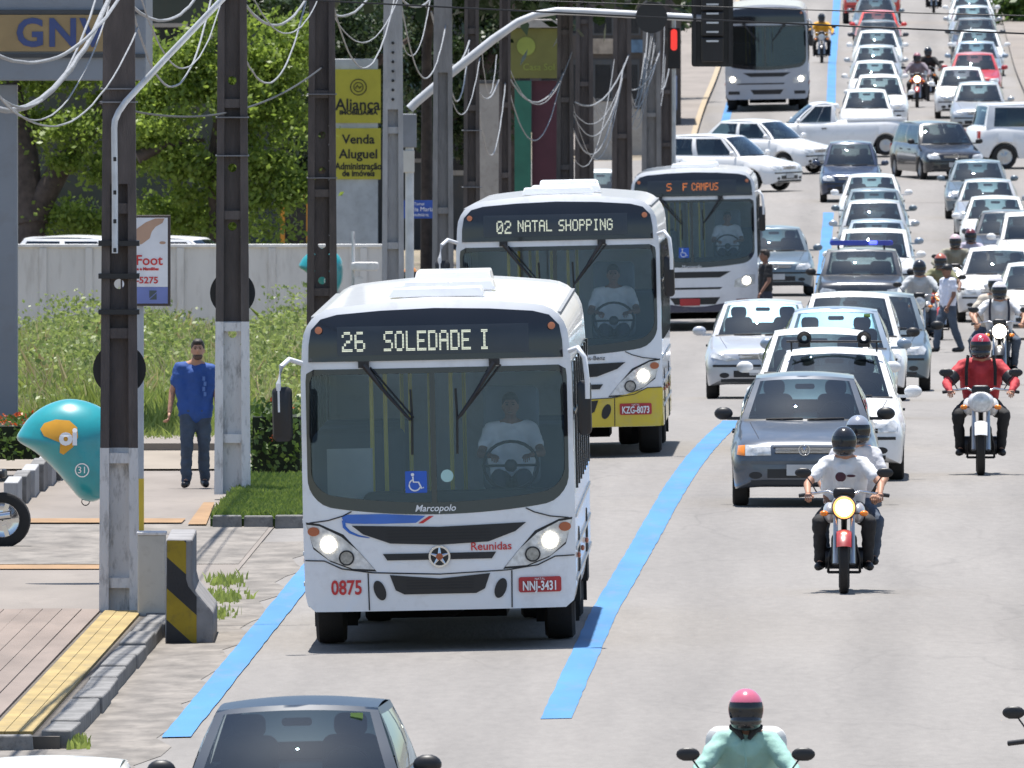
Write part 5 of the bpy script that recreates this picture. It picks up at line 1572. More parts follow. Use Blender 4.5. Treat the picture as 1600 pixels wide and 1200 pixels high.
    sw = MB(); pts = [(hw * 0.42 + 0.18 * math.cos(2 * PI * i / 20), 1.52 + 0.05 * math.sin(2 * PI * i / 20), belt + 0.02 + 0.17 * math.sin(2 * PI * i / 20)) for i in range(21)]
    sw.tube(pts, 0.014, 6, False); part(sw, 'steering_wheel', BLACK, 50)
    # mirrors
    for s in (-1, 1):
        m_ = MB(); m_.ell((s * (hw + 0.085), 1.22, belt + 0.065), (0.105, 0.06, 0.075), 14, 9); m_.box((s * (hw - 0.03), 1.22, belt + 0.01), (0.14, 0.05, 0.035)); part(m_, 'mirror', mirrors or col, 60)
    # front details laid on the body
    z = lambda v: v * k
    hs = 1 if up <= 1.02 else 1.06
    for s in (-1, 1):
        if lights == 'rect':
            pl = [(s * hw * .45, z(.585)), (s * hw * .80, z(.58)), (s * hw * .80, z(.70)), (s * hw * .46, z(.705))]
            ind = [(s * hw * .805, z(.58)), (s * hw * .915, z(.59)), (s * hw * .90, z(.69)), (s * hw * .805, z(.70))]
            part(decal(MB(), ind, fy, 0.014, 3, 0.025), 'indicator', AMBER, 50)
        elif lights == 'slant':
            pl = [(s * hw * .42, z(.60) * hs), (s * hw * .62, z(.575) * hs), (s * hw * .89, z(.63) * hs), (s * hw * .90, z(.70) * hs), (s * hw * .70, z(.685) * hs)]
        else:
            pl = [(s * hw * .50, z(.57) * hs), (s * hw * .86, z(.575) * hs), (s * hw * .90, z(.66) * hs), (s * hw * .84, z(.715) * hs), (s * hw * .56, z(.68) * hs)]
        hl = part(decal(MB(), pl, fy, 0.013, 4, 0.025), 'headlight', LENS, 50)
        if lit:
            c = (sum(p[0] for p in pl) / len(pl), sum(p[1] for p in pl) / len(pl))
            part(decal(MB(), oval(c[0], c[1], 0.045, 0.045, 14), fy, 0.014, 2, 0.05), 'lit_lamp', LITW, 50, hl)
        part(decal(MB(), oval(s * hw * 0.66, z(.36) + gl, 0.075, 0.04, 14), fy, 0.005, 2, 0.06), 'fog_lamp', BLACK, 50)
    gr = part(decal(MB(), [(-hw * .40, z(.60)), (hw * .40, z(.60)), (hw * .42, z(.675)), (-hw * .42, z(.675))], fy, 0.005, 3, 0.06), 'grille', BLACK, 50)
    if detail:
        for j in range(4):
            m_ = MB(); zz = z(.612 + 0.016 * j)
            m_.grid(lambda a, s_: Vector((hw * 0.78 * (a - 0.5), fy(hw * 0.78 * (a - 0.5), zz) - 0.012, zz + 0.007 * s_)), 14, 1); part(m_, 'grille_slat', CHROME, 0, gr)
        m_ = MB(); cz = z(.645); cy = fy(0, cz) - 0.016
        m_.lathe([(0, 0.052), (-0.006, 0.057), (-0.006, 0.066), (0, 0.066)], 26, 'y', (0, cy, cz)); part(m_, 'emblem', CHROME, 50, gr)
    part(decal(MB(), [(-hw * .5, z(.33) + gl), (hw * .5, z(.33) + gl), (hw * .5, z(.43) + gl), (-hw * .5, z(.43) + gl)], fy, 0.004, 3, 0.06), 'air_intake', BLACK, 50)
    zp = z(.42) + gl
    pm = MB(); pm.box((0, fy(0.15, zp) - 0.02, zp), (0.40, 0.012, 0.125)); part(pm, 'number_plate', PLATE, 0, t, 0.004)
    bs_ = MB()
    bs_.grid(lambda a, s_: Vector((hw * 1.72 * (a - 0.5), fy(hw * 1.72 * (a - 0.5), z(.50)) - 0.008, z(.485) + 0.035 * s_)), 24, 2); part(bs_, 'bumper_strip', bumper or BLACK, 0)
    if detail:
        part(MB().grid(lambda a, s_: wsf(0.03 + 0.94 * a, -0.03 + 0.075 * s_) + Vector((0, -0.014, 0.004)), 14, 2), 'scuttle', BLACK, 50)
        vl_ = MB(); vl_.grid(lambda a, s_: Vector((hw * 1.44 * (a - 0.5), fy(hw * 1.44 * (a - 0.5), z(.31) + gl) - 0.006, z(.255) + gl + 0.05 * s_)), 16, 1); part(vl_, 'lower_valance', BLACK, 50)
        for s in (-1, 1):
            P2 = []
            for i in range(9):
                yy = 0.22 + 0.78 * i / 8; xx = s * hw * (0.62 + 0.12 * i / 8)
                h = bv.ray_cast(Vector((xx, yy, 2.0)), Vector((0, 0, -1)))
                if h[0] is not None: P2.append(h[0])
            if len(P2) > 2: part(MB().tube(P2, 0.005, 5), 'bonnet_seam', BLACK, 0)
    # wipers
    for s, xo in ((-1, -0.02), (1, 0.45)):
        wp = MB(); pts = []
        for i in range(6):
            a = 0.5 + (xo - 0.42 * (1 - i / 5)) / (2 * wb) ; v = wsf(a, 0.035 + 0.02 * i / 5); pts.append((v.x, v.y - 0.02, v.z + 0.012))
        wp.tube(pts, 0.008, 5); part(wp, 'wiper', BLACK, 40)
    if sticker:
        v = wsf(0.86, 0.86); part(MB().box((v.x, v.y - 0.012, v.z), (0.09, 0.004, 0.05)), 'windscreen_sticker', mat('sticker_green', (0.3, 0.45, 0.1), 0.5), 0)
    v = wsf(0.5, 0.88); part(MB().rbox((v.x, v.y + 0.10, v.z - 0.06), (0.22, 0.03, 0.06), 0.025), 'rear_view_mirror', BLACK, 50)
    # tail lamps and door handles
    for s in (-1, 1):
        part(MB().box((s * hw * 0.80, L - 0.02, z(.80)), (0.16, 0.06, 0.2)), 'tail_lamp', REDLENS, 0)
        for yy in (1.95, 2.85):
            if style == 'pickup' and yy > 2.5: continue
            part(MB().box((s * (hw * 0.975), yy, z(.80)), (0.03, 0.15, 0.03)), 'door_handle', BLACK, 0, t, 0.006)
    if style == 'pickup':
        part(MB().box((0, (2.5 + L) / 2, belt + 0.035), (wb * 1.75, L - 2.75, 0.03)), 'bed_cover', mat('tarpaulin', (0.5, 0.51, 0.52), 0.7), 0)
        for s in (-1, 1): part(MB().box((s * wb * 0.96, (2.5 + L) / 2, belt + 0.05), (0.06, L - 2.7, 0.07)), 'bed_rail', col, 0, t, 0.01)
    seat_on_road(t, px, y, yaw)
    t['_top'] = H
    del t['_top']
    return t, part, fy, wsf
# ================================================================== city buses
LEDW = emit('led_dots', (0.90, 0.93, 0.72), 0.40)
LEDO = emit('led_dots_orange', (1.0, 0.28, 0.06), 0.38)
FRIT = mat('black_glass', (0.012, 0.013, 0.016), 0.12, var=0.1, coat=0.5)
DISP = mat('display_screen', (0.035, 0.042, 0.052), 0.25, var=0.1)
GL_SIDE = glass('bus_side_glass', (0.45, 0.50, 0.52), 0.04)
M_STEEL = mat('brushed_side', (0.55, 0.56, 0.57), 0.4, 0.4, var=0.08)

def bus(label, px, y, white, skirt, skirt_z, texts, led_m, L=11.6, style='round', driver=True, plate='', lamps=True, hatches=True, blank_display=False, tint=None):
    hw = 1.25
    t = thing('city_bus', label, 'bus', (0, 0, 0), 0, 'city buses in the bus lane')
    zt = 3.19
    outer = densify([(-1.21, .37), (1.21, .37)] + [(1.245, .55), (1.25, 1.2), (1.245, 2.5)] + [(1.225 - 0.33 + 0.33 * math.cos(a), zt - 0.36 + 0.33 * math.sin(a)) for a in [PI / 2 * i / 8 for i in range(9)]]
                    + [(1.225 - .33 - (1.225 - .33) * 2 * i / 12, zt - 0.03 + 0.06 * math.sin(PI * i / 12)) for i in range(1, 12)]
                    + [(-(1.225 - 0.33) + 0.33 * math.cos(a), zt - 0.36 + 0.33 * math.sin(a)) for a in [PI / 2 + PI / 2 * i / 8 for i in range(9)]] + [(-1.245, 2.5), (-1.25, 1.2), (-1.245, .55)], 0.12)
    def fy(x, z):
        q = min(abs(x) / hw, 1.02)
        v = 0.12 * q * q + 0.07 * q ** 8 + 0.055 * max(z - 1.25, 0)
        if z > 2.85: v += 0.9 * (z - 2.85) ** 2
        if z < 0.8: v += 0.05 * (0.8 - z)
        return v
    ws = rrect(-1.20, 1.20, 1.36, 2.595, (0.23, 0.23, 0.07, 0.07), 8)
    # lower edge of the screen sags in the middle
    ws = [(x, z - (0.11 * (1 - (x / 1.2) ** 2) if z < 1.6 else 0)) for x, z in densify(ws, 0.07)]
    mb = MB()
    rings = band(mb, (0, 1.92), ws, outer, fy, 0.0, 128, 6)
    ring0 = rings[-1]
    body_rings = [ring0]
    for yy in (0.30, 0.6, 2.0, 4.0, 6.0, 8.0, 10.0, L - 0.15, L):
        sh = 0.94 if yy == L else 1.0
        body_rings.append([Vector((p.x * sh, max(yy, p.y + 0.02), 1.8 + (p.z - 1.8) * sh)) for p in ring0])
    mb.loft(body_rings, False, True)
    keep = [(f, m__) for f, m__ in zip(mb.f, mb.m) if not (len(f) == 4 and all(abs(mb.v[i][0]) > 1.2 and 0.55 < mb.v[i][1] < L - 0.5 and 1.44 < mb.v[i][2] < 2.56 for i in f))]
    mb.f = [k_[0] for k_ in keep]; mb.m = [k_[1] for k_ in keep]      # openings for the side windows
    mb.build('body', white, t, 45, weld=True)
    def part(m_, name_, mat_, sm=45, parent=None): return m_.build(name_, mat_, parent or t, sm)
    if skirt_z:
        sk = [(-1.215, .372), (1.215, .372), (1.243, .55), (1.247, skirt_z + .12), (1.06, skirt_z + .115), (.90, skirt_z + .04), (.62, skirt_z), (0, skirt_z - .025), (-.62, skirt_z), (-.90, skirt_z + .04), (-1.06, skirt_z + .115), (-1.247, skirt_z + .12), (-1.243, .55)]
        m_ = MB(); decal(m_, sk, fy, 0.007, 12, 0.05); part(m_, 'front_skirt', skirt, 50)
        for s in (-1, 1):
            m_ = MB(); m_.prism([(0.28, .375), (L - .2, .375), (L - .2, skirt_z + .10), (0.28, skirt_z + .11)], s * 1.2, s * 1.2515, plane='yz'); part(m_, 'side_skirt', skirt, 0)
    # windscreen: glass, black border, divider
    inner = rrect(-1.165, 1.165, 1.47, 2.545, (0.20, 0.20, 0.06, 0.06), 8)
    inner = [(x, z - (0.11 * (1 - (x / 1.165) ** 2) if z < 1.7 else 0)) for x, z in densify(inner, 0.07)]
    m_ = MB(); band(m_, (0, 1.92), inner, ws, fy, 0.004, 128, 2); part(m_, 'windscreen_border', FRIT, 60)
    m_ = MB(); decal(m_, inner, lambda x, z: fy(x, z), -0.004, 8, 0.07, False); wsn = part(m_, 'windscreen', tint or GL_BUS, 60)
    m_ = MB(); m_.grid(lambda a, b: Vector((-0.06 + 0.05 * a, fy(-0.04, 1.36 + 1.20 * b) - 0.012, 1.36 + 1.20 * b)), 1, 12); part(m_, 'divider', FRIT, 0)
    # destination box
    dp = [(-1.17, 2.665), (1.17, 2.665), (1.165, 2.82), (1.14, 2.96), (1.05, 3.055), (0.9, 3.095), (0.5, 3.125), (0, 3.14), (-0.5, 3.125), (-0.9, 3.095), (-1.05, 3.055), (-1.14, 2.96), (-1.165, 2.82)]
    m_ = MB(); decal(m_, dp, fy, 0.020, 10, 0.05); db = part(m_, 'destination_box', FRIT, 60)
    if not blank_display:
        m_ = MB(); decal(m_, [(-0.90, 2.72), (0.86, 2.72), (0.86, 2.985), (-0.90, 2.985)], fy, 0.026, 6, 0.09, False); ds = part(m_, 'display_screen', DISP, 60, db)
        for (tx, x0, z0, w, h) in texts:
            m_ = MB(); led(m_, tx, x0, z0, w, h, fy, 0.034); part(m_, 'display_text', led_m, 0, ds)
    for s in (-1, 1):
        m_ = MB(); decal(m_, oval(s * 1.07, 2.955, 0.034, 0.034, 16), fy, 0.034, 2, 0.03); part(m_, 'marker_lamp', mat('marker_dull', (0.42, 0.15, 0.07), 0.4), 50)
    # wipers hanging from above
    for (xa, xb, xc) in ((-0.66, -0.24, -0.235), (0.54, 0.19, 0.18)):
        m_ = MB(); m_.tube([(xa, fy(xa, 2.63) - 0.05, 2.63), ((xa + xb) / 2, fy(xa, 2.3) - 0.07, 2.36), (xb, fy(xb, 2.1) - 0.05, 2.12)], [0.028, 0.018, 0.014], 6)
        m_.tube([(xa + 0.06, fy(xa, 2.63) - 0.05, 2.61), (xb + 0.03, fy(xb, 2.1) - 0.05, 2.14)], 0.009, 5)
        m_.box((xa, fy(xa, 2.63) - 0.03, 2.635), (0.10, 0.05, 0.06)); w_ = part(m_, 'wiper', BLACK, 40)
        m_ = MB(); m_.tube([(xc, fy(xc, 2.4) - 0.03, 2.40), (xc + 0.01, fy(xc, 2.1) - 0.035, 2.12), (xc + 0.005, fy(xc, 1.82) - 0.03, 1.80)], 0.011, 5); part(m_, 'wiper_blade', BLACK, 40, w_)
    # accessibility plate and round sticker
    sx, sz = -0.20, 1.55
    if style != 'grey':
        m_ = MB(); decal(m_, rrect(sx - .1, sx + .1, sz - .1, sz + .1, .008, 2), fy, 0.004, 2, 0.06, False); ap = part(m_, 'access_sign', mat('access_blue', (0.02, 0.10, 0.48), 0.4), 0)
        m_ = MB(); yy = fy(sx, sz) - 0.010
        arc = [(sx - 0.012 + 0.052 * math.cos(a), yy, sz - 0.028 + 0.052 * math.sin(a)) for a in [PI * (0.62 + 1.25 * i / 14) for i in range(15)]]
        m_.tube(arc, 0.007, 5); m_.tube([(sx - 0.03, yy, sz + 0.05), (sx - 0.025, yy, sz + 0.0), (sx + 0.022, yy, sz - 0.002), (sx + 0.05, yy, sz - 0.06), (sx + 0.07, yy, sz - 0.05)], 0.008, 5)
        m_.ell((sx - 0.032, yy, sz + 0.068), (0.016, 0.004, 0.016), 10, 6); part(m_, 'wheelchair_mark', WHITEINK, 0, ap)
    if style == 'round':
        m_ = MB(); decal(m_, oval(0.085, 1.60, 0.058, 0.058, 20), fy, 0.004, 2, 0.05, False); part(m_, 'round_sticker', mat('sticker_cyan', (0.38, 0.58, 0.55), 0.5), 0)
        # headlamp clusters
        for s in (-1, 1):
            cl = [(s * 1.225, 1.175), (s * 1.10, 1.16), (s * 0.90, 1.06), (s * 0.74, 0.92), (s * 0.60, 0.755), (s * 0.80, 0.765), (s * 1.02, 0.85), (s * 1.16, 0.97)]
            rim = [(x + s * 0.0 + (0.02 * s if abs(x) < 1.1 else 0) * -1, z + (0.02 if z > 1.0 else -0.02)) for x, z in cl]
            m_ = MB(); decal(m_, rim, fy, 0.003, 4, 0.05, False); part(m_, 'lamp_gasket', BLACK, 50)
            m_ = MB(); decal(m_, cl, fy, 0.008, 4, 0.05); hc = part(m_, 'headlamp_cluster', LENS, 50)
            m_ = MB(); decal(m_, oval(s * 1.02, 0.99, 0.068, 0.068, 20), fy, 0.02, 3, 0.03); part(m_, 'lit_headlamp', LIT if lamps else LENS, 50, hc)
            m_ = MB(); decal(m_, oval(s * 0.855, 0.865, 0.06, 0.06, 20), fy, 0.022, 3, 0.03); part(m_, 'fog_lamp', mat('fog_glass', (0.30, 0.29, 0.26), 0.2, coat=0.6, var=0.3, scale=30), 50, hc)
            m_ = MB(); band(m_, (s * 0.855, 0.865), oval(s * 0.855, 0.865, 0.058, 0.058), oval(s * 0.855, 0.865, 0.072, 0.072), fy, 0.026, 30, 1); part(m_, 'lamp_ring', DARKMET, 50, hc)
            m_ = MB(); decal(m_, oval(s * 1.155, 1.11, 0.055, 0.042, 18), fy, 0.018, 3, 0.03); part(m_, 'indicator', mat('indicator_dull', (0.38, 0.09, 0.03), 0.3, coat=0.5), 50, hc)
            # curved seam above the lamps and under them
            for (pts, nm) in (([(s * 1.19, 1.19), (s * 1.02, 1.21), (s * 0.88, 1.25), (s * 0.80, 1.29)], 'panel_seam'), ([(s * 1.235, 0.845), (s * 1.06, 0.84), (s * 0.90, 0.765), (s * 0.62, 0.725), (0, 0.70)], 'panel_seam'), ([(s * 0.66, 0.72), (s * 0.655, 0.38)], 'panel_seam')):
                P2 = []
                for (a, b) in zip(pts, pts[1:]):
                    for i in range(6): P2.append((a[0] + (b[0] - a[0]) * i / 6, a[1] + (b[1] - a[1]) * i / 6))
                P2.append(pts[-1])
                m_ = MB(); m_.tube([(x, fy(x, z) - 0.006, z) for x, z in P2], 0.006, 5); part(m_, nm, BLACK, 0)
            m_ = MB(); decal(m_, oval(s * 0.555, 0.56, 0.052, 0.095, 20, s * -0.35), fy, 0.014, 3, 0.04); part(m_, 'bumper_port', BLACK, 50)
        for (pl, nm) in (([(-0.80, 1.16), (0, 1.135), (0.80, 1.16), (0.70, 1.08), (0.45, 0.99), (0, 0.97), (-0.45, 0.99), (-0.70, 1.08)], 'upper_grille'), ([(-0.52, 0.895), (0.52, 0.895), (0.48, 0.835), (-0.48, 0.835)], 'middle_grille'), ([(-0.46, 0.70), (0, 0.66), (0.46, 0.70), (0.41, 0.56), (0.33, 0.52), (-0.33, 0.52), (-0.41, 0.56)], 'lower_grille')):
            m_ = MB(); decal(m_, pl, fy, 0.014, 5, 0.05); gq = part(m_, nm, BLACK, 50)
            zs = [p[1] for p in pl]
            for i in range(1, 5 if nm != 'middle_grille' else 2):
                zz = min(zs) + 0.02 + (max(zs) - min(zs) - 0.05) * i / 5; xm_ = cast((0, (min(zs) + max(zs)) / 2), 0, pl) * 0.72
                m_ = MB(); m_.grid(lambda a, b: Vector((xm_ * (2 * a - 1), fy(xm_ * (2 * a - 1), zz) - 0.020, zz + 0.008 * b)), 10, 1); part(m_, 'grille_bar', DARKMET, 0, gq)
        # round emblem
        m_ = MB(); cy = fy(0, 0.862) - 0.02
        m_.lathe([(0.01, 0.10), (-0.006, 0.10), (-0.006, 0.082), (0.01, 0.082)], 32, 'y', (0, cy, 0.862)); em = part(m_, 'emblem_ring', CHROME, 40)
        m_ = MB(); m_.lathe([(0.006, 0.084), (0.0, 0.082), (0.0, 0.002)], 30, 'y', (0, cy, 0.862)); part(m_, 'emblem_disc', BLACK, 40, em)
        m_ = MB()
        for i in range(5):
            a = PI / 2 + 2 * PI * i / 5; m_.tube([(0, cy - 0.006, 0.862), (0.082 * math.cos(a), cy - 0.006, 0.862 + 0.082 * math.sin(a))], [0.022, 0.008], 6)
        part(m_, 'emblem_star', CHROME, 40, em)
        m_ = MB(); m_.lathe([(-0.03, 0.001), (-0.03, 0.032), (0, 0.032)], 18, 'y', (0, cy, 0.862)); part(m_, 'emblem_centre', mat('rust_red', (0.35, 0.09, 0.03), 0.5), 40, em)
    else:
        for s in (-1, 1):
            m_ = MB(); decal(m_, [(s * 1.20, 1.10), (s * 1.02, 1.10), (s * 0.80, 1.0), (s * 0.78, 0.86), (s * 1.0, 0.84), (s * 1.19, 0.92)], fy, 0.008, 4, 0.05); hc = part(m_, 'headlamp_cluster', LENS, 50)
            m_ = MB(); decal(m_, oval(s * 1.03, 0.98, 0.075, 0.075, 20), fy, 0.02, 3, 0.03); part(m_, 'lit_headlamp', LIT, 50, hc)
            m_ = MB(); decal(m_, [(s * 1.16, .52), (s * .82, .52), (s * .82, .62), (s * 1.16, .62)], fy, 0.004, 2, 0.06); part(m_, 'fog_recess', BLACK if style == 'grey' else mat('recess_red', (0.22, 0.07, 0.07), 0.6), 50)
        for (pl, nm) in (([(-0.72, 1.17), (0.72, 1.17), (0.5, 1.05), (-0.5, 1.05)], 'upper_grille'), ([(-0.5, 0.66), (0.5, 0.66), (0.4, 0.52), (-0.4, 0.52)], 'lower_grille'), ([(-0.9, 0.86), (0.55, 0.86), (0.5, 0.82), (-0.9, 0.82)], 'middle_grille')):
            m_ = MB(); decal(m_, pl, fy, 0.004, 4, 0.06); part(m_, nm, BLACK, 50)
    if plate:
        m_ = MB(); decal(m_, rrect(0.72, 1.11, 0.515, 0.655, 0.02, 3), fy, 0.020, 3, 0.06); pq = part(m_, 'number_plate', PLATERED, 40)
        lettering(plate, 0.118, WHITEINK, pq, (0.915, 0, 0.57), fy, 0.036, sx=0.66, bold=0.003)
        lettering('NATAL', 0.03, WHITEINK, pq, (0.915, 0, 0.636), fy, 0.03)
    # mirrors on curved white arms
    for s in (-1, 1):
        m_ = MB(); m_.tube([(s * 1.23, 0.10, 2.66), (s * 1.34, -0.02, 2.70), (s * 1.41, -0.10, 2.64), (s * 1.44, -0.13, 2.48), (s * 1.44, -0.13, 2.22)] if s < 0 else [(1.23, 0.12, 2.72), (1.31, 0.02, 2.75), (1.37, -0.03, 2.66), (1.39, -0.03, 2.45), (1.39, -0.03, 2.28)], 0.024, 8); ma = part(m_, 'mirror_arm', white, 50)
        m_ = MB(); m_.rbox((s * 1.41 if s < 0 else 1.36, -0.10 if s < 0 else 0.02, 2.20), (0.185 if s < 0 else 0.13, 0.10, 0.50), 0.05); part(m_, 'mirror_head', BLACK, 50, ma)
    # side glazing, doors, rub rails and lamps
    for s in (-1, 1):
        for i in range(7):
            y0 = 0.55 + 1.52 * i
            m_ = MB(); m_.grid(lambda a, b: Vector((s * 1.250, y0 + 1.44 * a, 1.40 + 1.2 * b)), 1, 1); sw_ = part(m_, 'side_window', GL_SIDE, 0)
            m_ = MB(); m_.box((s * 1.247, y0 + 1.48, 2.0), (0.03, 0.10, 1.18)); part(m_, 'window_pillar', FRIT, 0)
            m_ = MB(); m_.box((s * 1.258, y0 + 0.72, 2.14), (0.012, 1.40, 0.03)); part(m_, 'window_bar', DARKMET, 0, sw_)
        for zz in (0.62, 0.9, 1.2):
            m_ = MB(); m_.box((s * 1.252, L / 2, zz), (0.02, L - 0.8, 0.035)); part(m_, 'rub_rail', M_STEEL, 0)
        for yy in (1.4, 4.2, 7.4):
            m_ = MB(); m_.ell((s * 1.262, yy, 0.82 - 0.03 * yy / 4), (0.02, 0.05, 0.03), 10, 6); part(m_, 'side_marker', mat('indicator_dull', (0.38, 0.09, 0.03), 0.3), 50)
        for yy in (2.55, 8.5):
            m_ = MB(); m_.prism([(yy + 0.60 * math.cos(a), 0.36 + 0.68 * math.sin(a)) for a in [PI * i / 14 for i in range(15)]], s * 1.20, s * 1.2560, plane='yz'); part(m_, 'wheel_arch', UNDER, 0)
            wheel(t, s * 1.06, yy, 0.49, 0.28, DARKMET)
    wheel(t, 0.74, 8.5, 0.49, 0.26, DARKMET); wheel(t, -0.74, 8.5, 0.49, 0.26, DARKMET)
    part(MB().box((0, L / 2, 0.52), (2.2, L - 0.9, 0.30)), 'chassis', UNDER, 0)
    for yy in (2.55, 8.5):  # black axles and flaps added to deepen the shade under the bus
        m_ = MB(); m_.tube([(-1.0, yy, 0.42), (1.0, yy, 0.42)], 0.09, 10); m_.ell((0.0, yy, 0.42), (0.24, 0.22, 0.20)); part(m_, 'axle', UNDER, 50)
        for s in (-1, 1):
            m_ = MB(); m_.box((s * 1.03, yy + 0.62, 0.40), (0.40, 0.02, 0.52)); part(m_, 'mudflap', UNDER, 0)
    part(MB().box((0, 4.8, 0.36), (1.1, 2.6, 0.34)), 'fuel_tank', UNDER, 0)
    # saloon: floor, dash, seats, yellow grab poles, rear light
    part(MB().box((0, L / 2 + 0.3, 0.95), (2.4, L - 1.0, 0.06)), 'saloon_floor', INTER, 0)
    part(MB().rbox((0.25, 0.62, 1.34), (1.9, 0.5, 0.22), 0.08), 'dashboard', INTER, 50)
    part(MB().box((0, L / 2 + 0.3, 3.05), (2.3, L - 1.0, 0.04)), 'saloon_ceiling', mat('ceiling_grey', (0.22, 0.23, 0.24), 0.8), 0)
    for (xx, yy) in ((-0.62, 1.3), (-0.5, 1.6), (-0.28, 2.2), (-0.12, 3.2), (0.1, 2.0), (-0.4, 4.4), (0.18, 4.4)):
        m_ = MB(); m_.tube([(xx, yy, 0.95), (xx, yy, 3.0)], 0.02, 8); part(m_, 'grab_pole', mat('grab_yellow', (0.6, 0.48, 0.05), 0.4), 50)
    for i in range(5):
        for xx in (-0.78, 0.78):
            if i == 0 and xx > 0: continue
            m_ = MB(); m_.rbox((xx, 2.4 + 1.1 * i, 1.66), (0.84, 0.12, 0.62), 0.08); part(m_, 'seat', mat('bus_seat', (0.10, 0.13, 0.17), 0.8), 50)
    m_ = MB(); m_.rbox((0.66, 1.62, 1.92), (0.52, 0.12, 0.92), 0.08); part(m_, 'driver_seat', mat('driver_seat', (0.16, 0.19, 0.23), 0.8), 50)
    m_ = MB(); pts = [(0.66 + 0.25 * math.cos(2 * PI * i / 24), 0.86 + 0.10 * math.sin(2 * PI * i / 24), 1.66 + 0.22 * math.sin(2 * PI * i / 24)) for i in range(25)]
    m_.tube(pts, 0.016, 6, False); m_.tube([(0.42, 0.86, 1.66), (0.90, 0.86, 1.66)], 0.014, 6); m_.ell((0.66, 0.85, 1.66), (0.06, 0.03, 0.06)); part(m_, 'steering_wheel', BLACK, 50)
    if driver: part(MB().box((-0.82, 0.75, 1.62), (0.42, 0.03, 0.46)), 'notice_board', mat('notice_grey', (0.30, 0.33, 0.32), 0.7), 0)
    # roof hatches and ventilator
    if hatches:
        for (xc, yc, w, l, z0, h) in ((0.0, 1.7, 0.88, 0.8, 3.22, 0.085), (0.06, 4.6, 0.88, 0.9, 3.22, 0.09), (0.06, 7.4, 0.74, 1.4, 3.24, 0.11)):
            m_ = MB(); m_.box((xc, yc, z0 + h / 2), (w, l, h), taper=0.93); o = part(m_, 'roof_hatch', white, 30); md = o.modifiers.new('bevel', 'BEVEL'); md.width = 0.012; md.segments = 2
    seat_on_road(t, px, y)
    return t, part, fy

BUSW = paint('bus_white', (0.74, 0.75, 0.77))
BUSY = paint('bus_yellow', (0.62, 0.46, 0.02))
b1, part1, fy1 = bus('nearest white city bus showing route 26, wheelchair plate and red fleet number', 690, 234.6, BUSW, BUSW, 0, [('26', -0.855, 2.755, 0.215, 0.185), ('SOLEDADE', -0.47, 2.755, 0.80, 0.185), ('I', 0.405, 2.755, 0.10, 0.185)], LEDW, plate='NNJ-3431')
b1.scale = (1.025, 1.025, 1.025)
lettering('0875', 0.185, REDINK, b1, (-0.86, 0, 0.585), fy1, 0.008, sx=0.78, bold=0.004, name='fleet_number')
lettering('Reunidas', 0.105, REDINK, b1, (0.475, 0, 0.945), fy1, 0.008, sx=1.0, bold=0.001, name='operator_name')
lettering('Marcopolo', 0.085, WHITEINK, b1, (-0.03, 0, 1.305), fy1, 0.012, bold=0.001, shear=0.25, name='maker_name')
M_STRB = mat('stripe_blue', (0.02, 0.13, 0.50), 0.35, coat=0.5)
m_ = MB(); decal(m_, [(-0.89, 1.235), (-0.86, 1.262), (-0.5, 1.262), (-0.12, 1.238), (-0.21, 1.175), (-0.55, 1.172), (-0.80, 1.178), (-0.87, 1.19)], fy1, 0.006, 4, 0.05, False); m_.build('front_stripe', M_STRB, b1, 50)
m_ = MB(); m_.tube([(x, fy1(x, z) - 0.004, z) for x, z in ((-0.875, 1.21), (-0.87, 1.15), (-0.82, 1.10), (-0.74, 1.065), (-0.64, 1.045))], [0.018, 0.017, 0.013, 0.009, 0.004], 6); m_.build('front_stripe', M_STRB, b1, 50)
m_ = MB(); m_.grid(lambda a, b: Vector((-0.19 + 0.045 * a + 0.10 * b, fy1(-0.15, 1.2) - 0.007, 1.17 + 0.065 * b)), 2, 2); m_.build('front_stripe', REDINK, b1, 0)
b2, part2, fy2 = bus('white city bus with yellow skirt showing NATAL SHOPPING behind the nearest bus', 878, 305, BUSW, BUSY, 0.72, [('02', -0.74, 2.76, 0.18, 0.16), ('NATAL', -0.48, 2.78, 0.42, 0.14), ('SHOPPING', 0.02, 2.78, 0.66, 0.14)], LEDW, plate='KZG-8073')
lettering('Mercedes-Benz', 0.075, BLACKINK, b2, (0.32, 0, 1.215), fy2, 0.012, name='maker_name')
b3, part3, fy3 = bus('third white city bus with orange destination letters', 1087, 494, BUSW, paint('bus_navy', (0.02, 0.028, 0.07)), 0.50, [('F', -0.20, 2.78, 0.10, 0.15), ('CAMPUS', -0.02, 2.78, 0.52, 0.15), ('S', -0.52, 2.78, 0.1, 0.15)], LEDO, style='other', driver=False, plate='')
m_ = MB(); decal(m_, rrect(-0.3, 0.10, 0.50, 0.64, 0.02, 3), fy3, 0.022, 3, 0.06); m_.build('number_plate', PLATERED, b3, 40)
lettering('Marcopolo', 0.09, WHITEINK, b3, (-0.06, 0, 1.27), fy3, 0.012, shear=0.25, name='maker_name')
b4, part4, fy4 = bus('far grey coach with large dark windscreen and lit lamps at the top', 1199, 752, paint('coach_grey', (0.36, 0.38, 0.42)), MATS['paint_coach_grey'], 0, [], LEDW, style='grey', driver=False, blank_display=True, tint=GL_DARK, hatches=False)

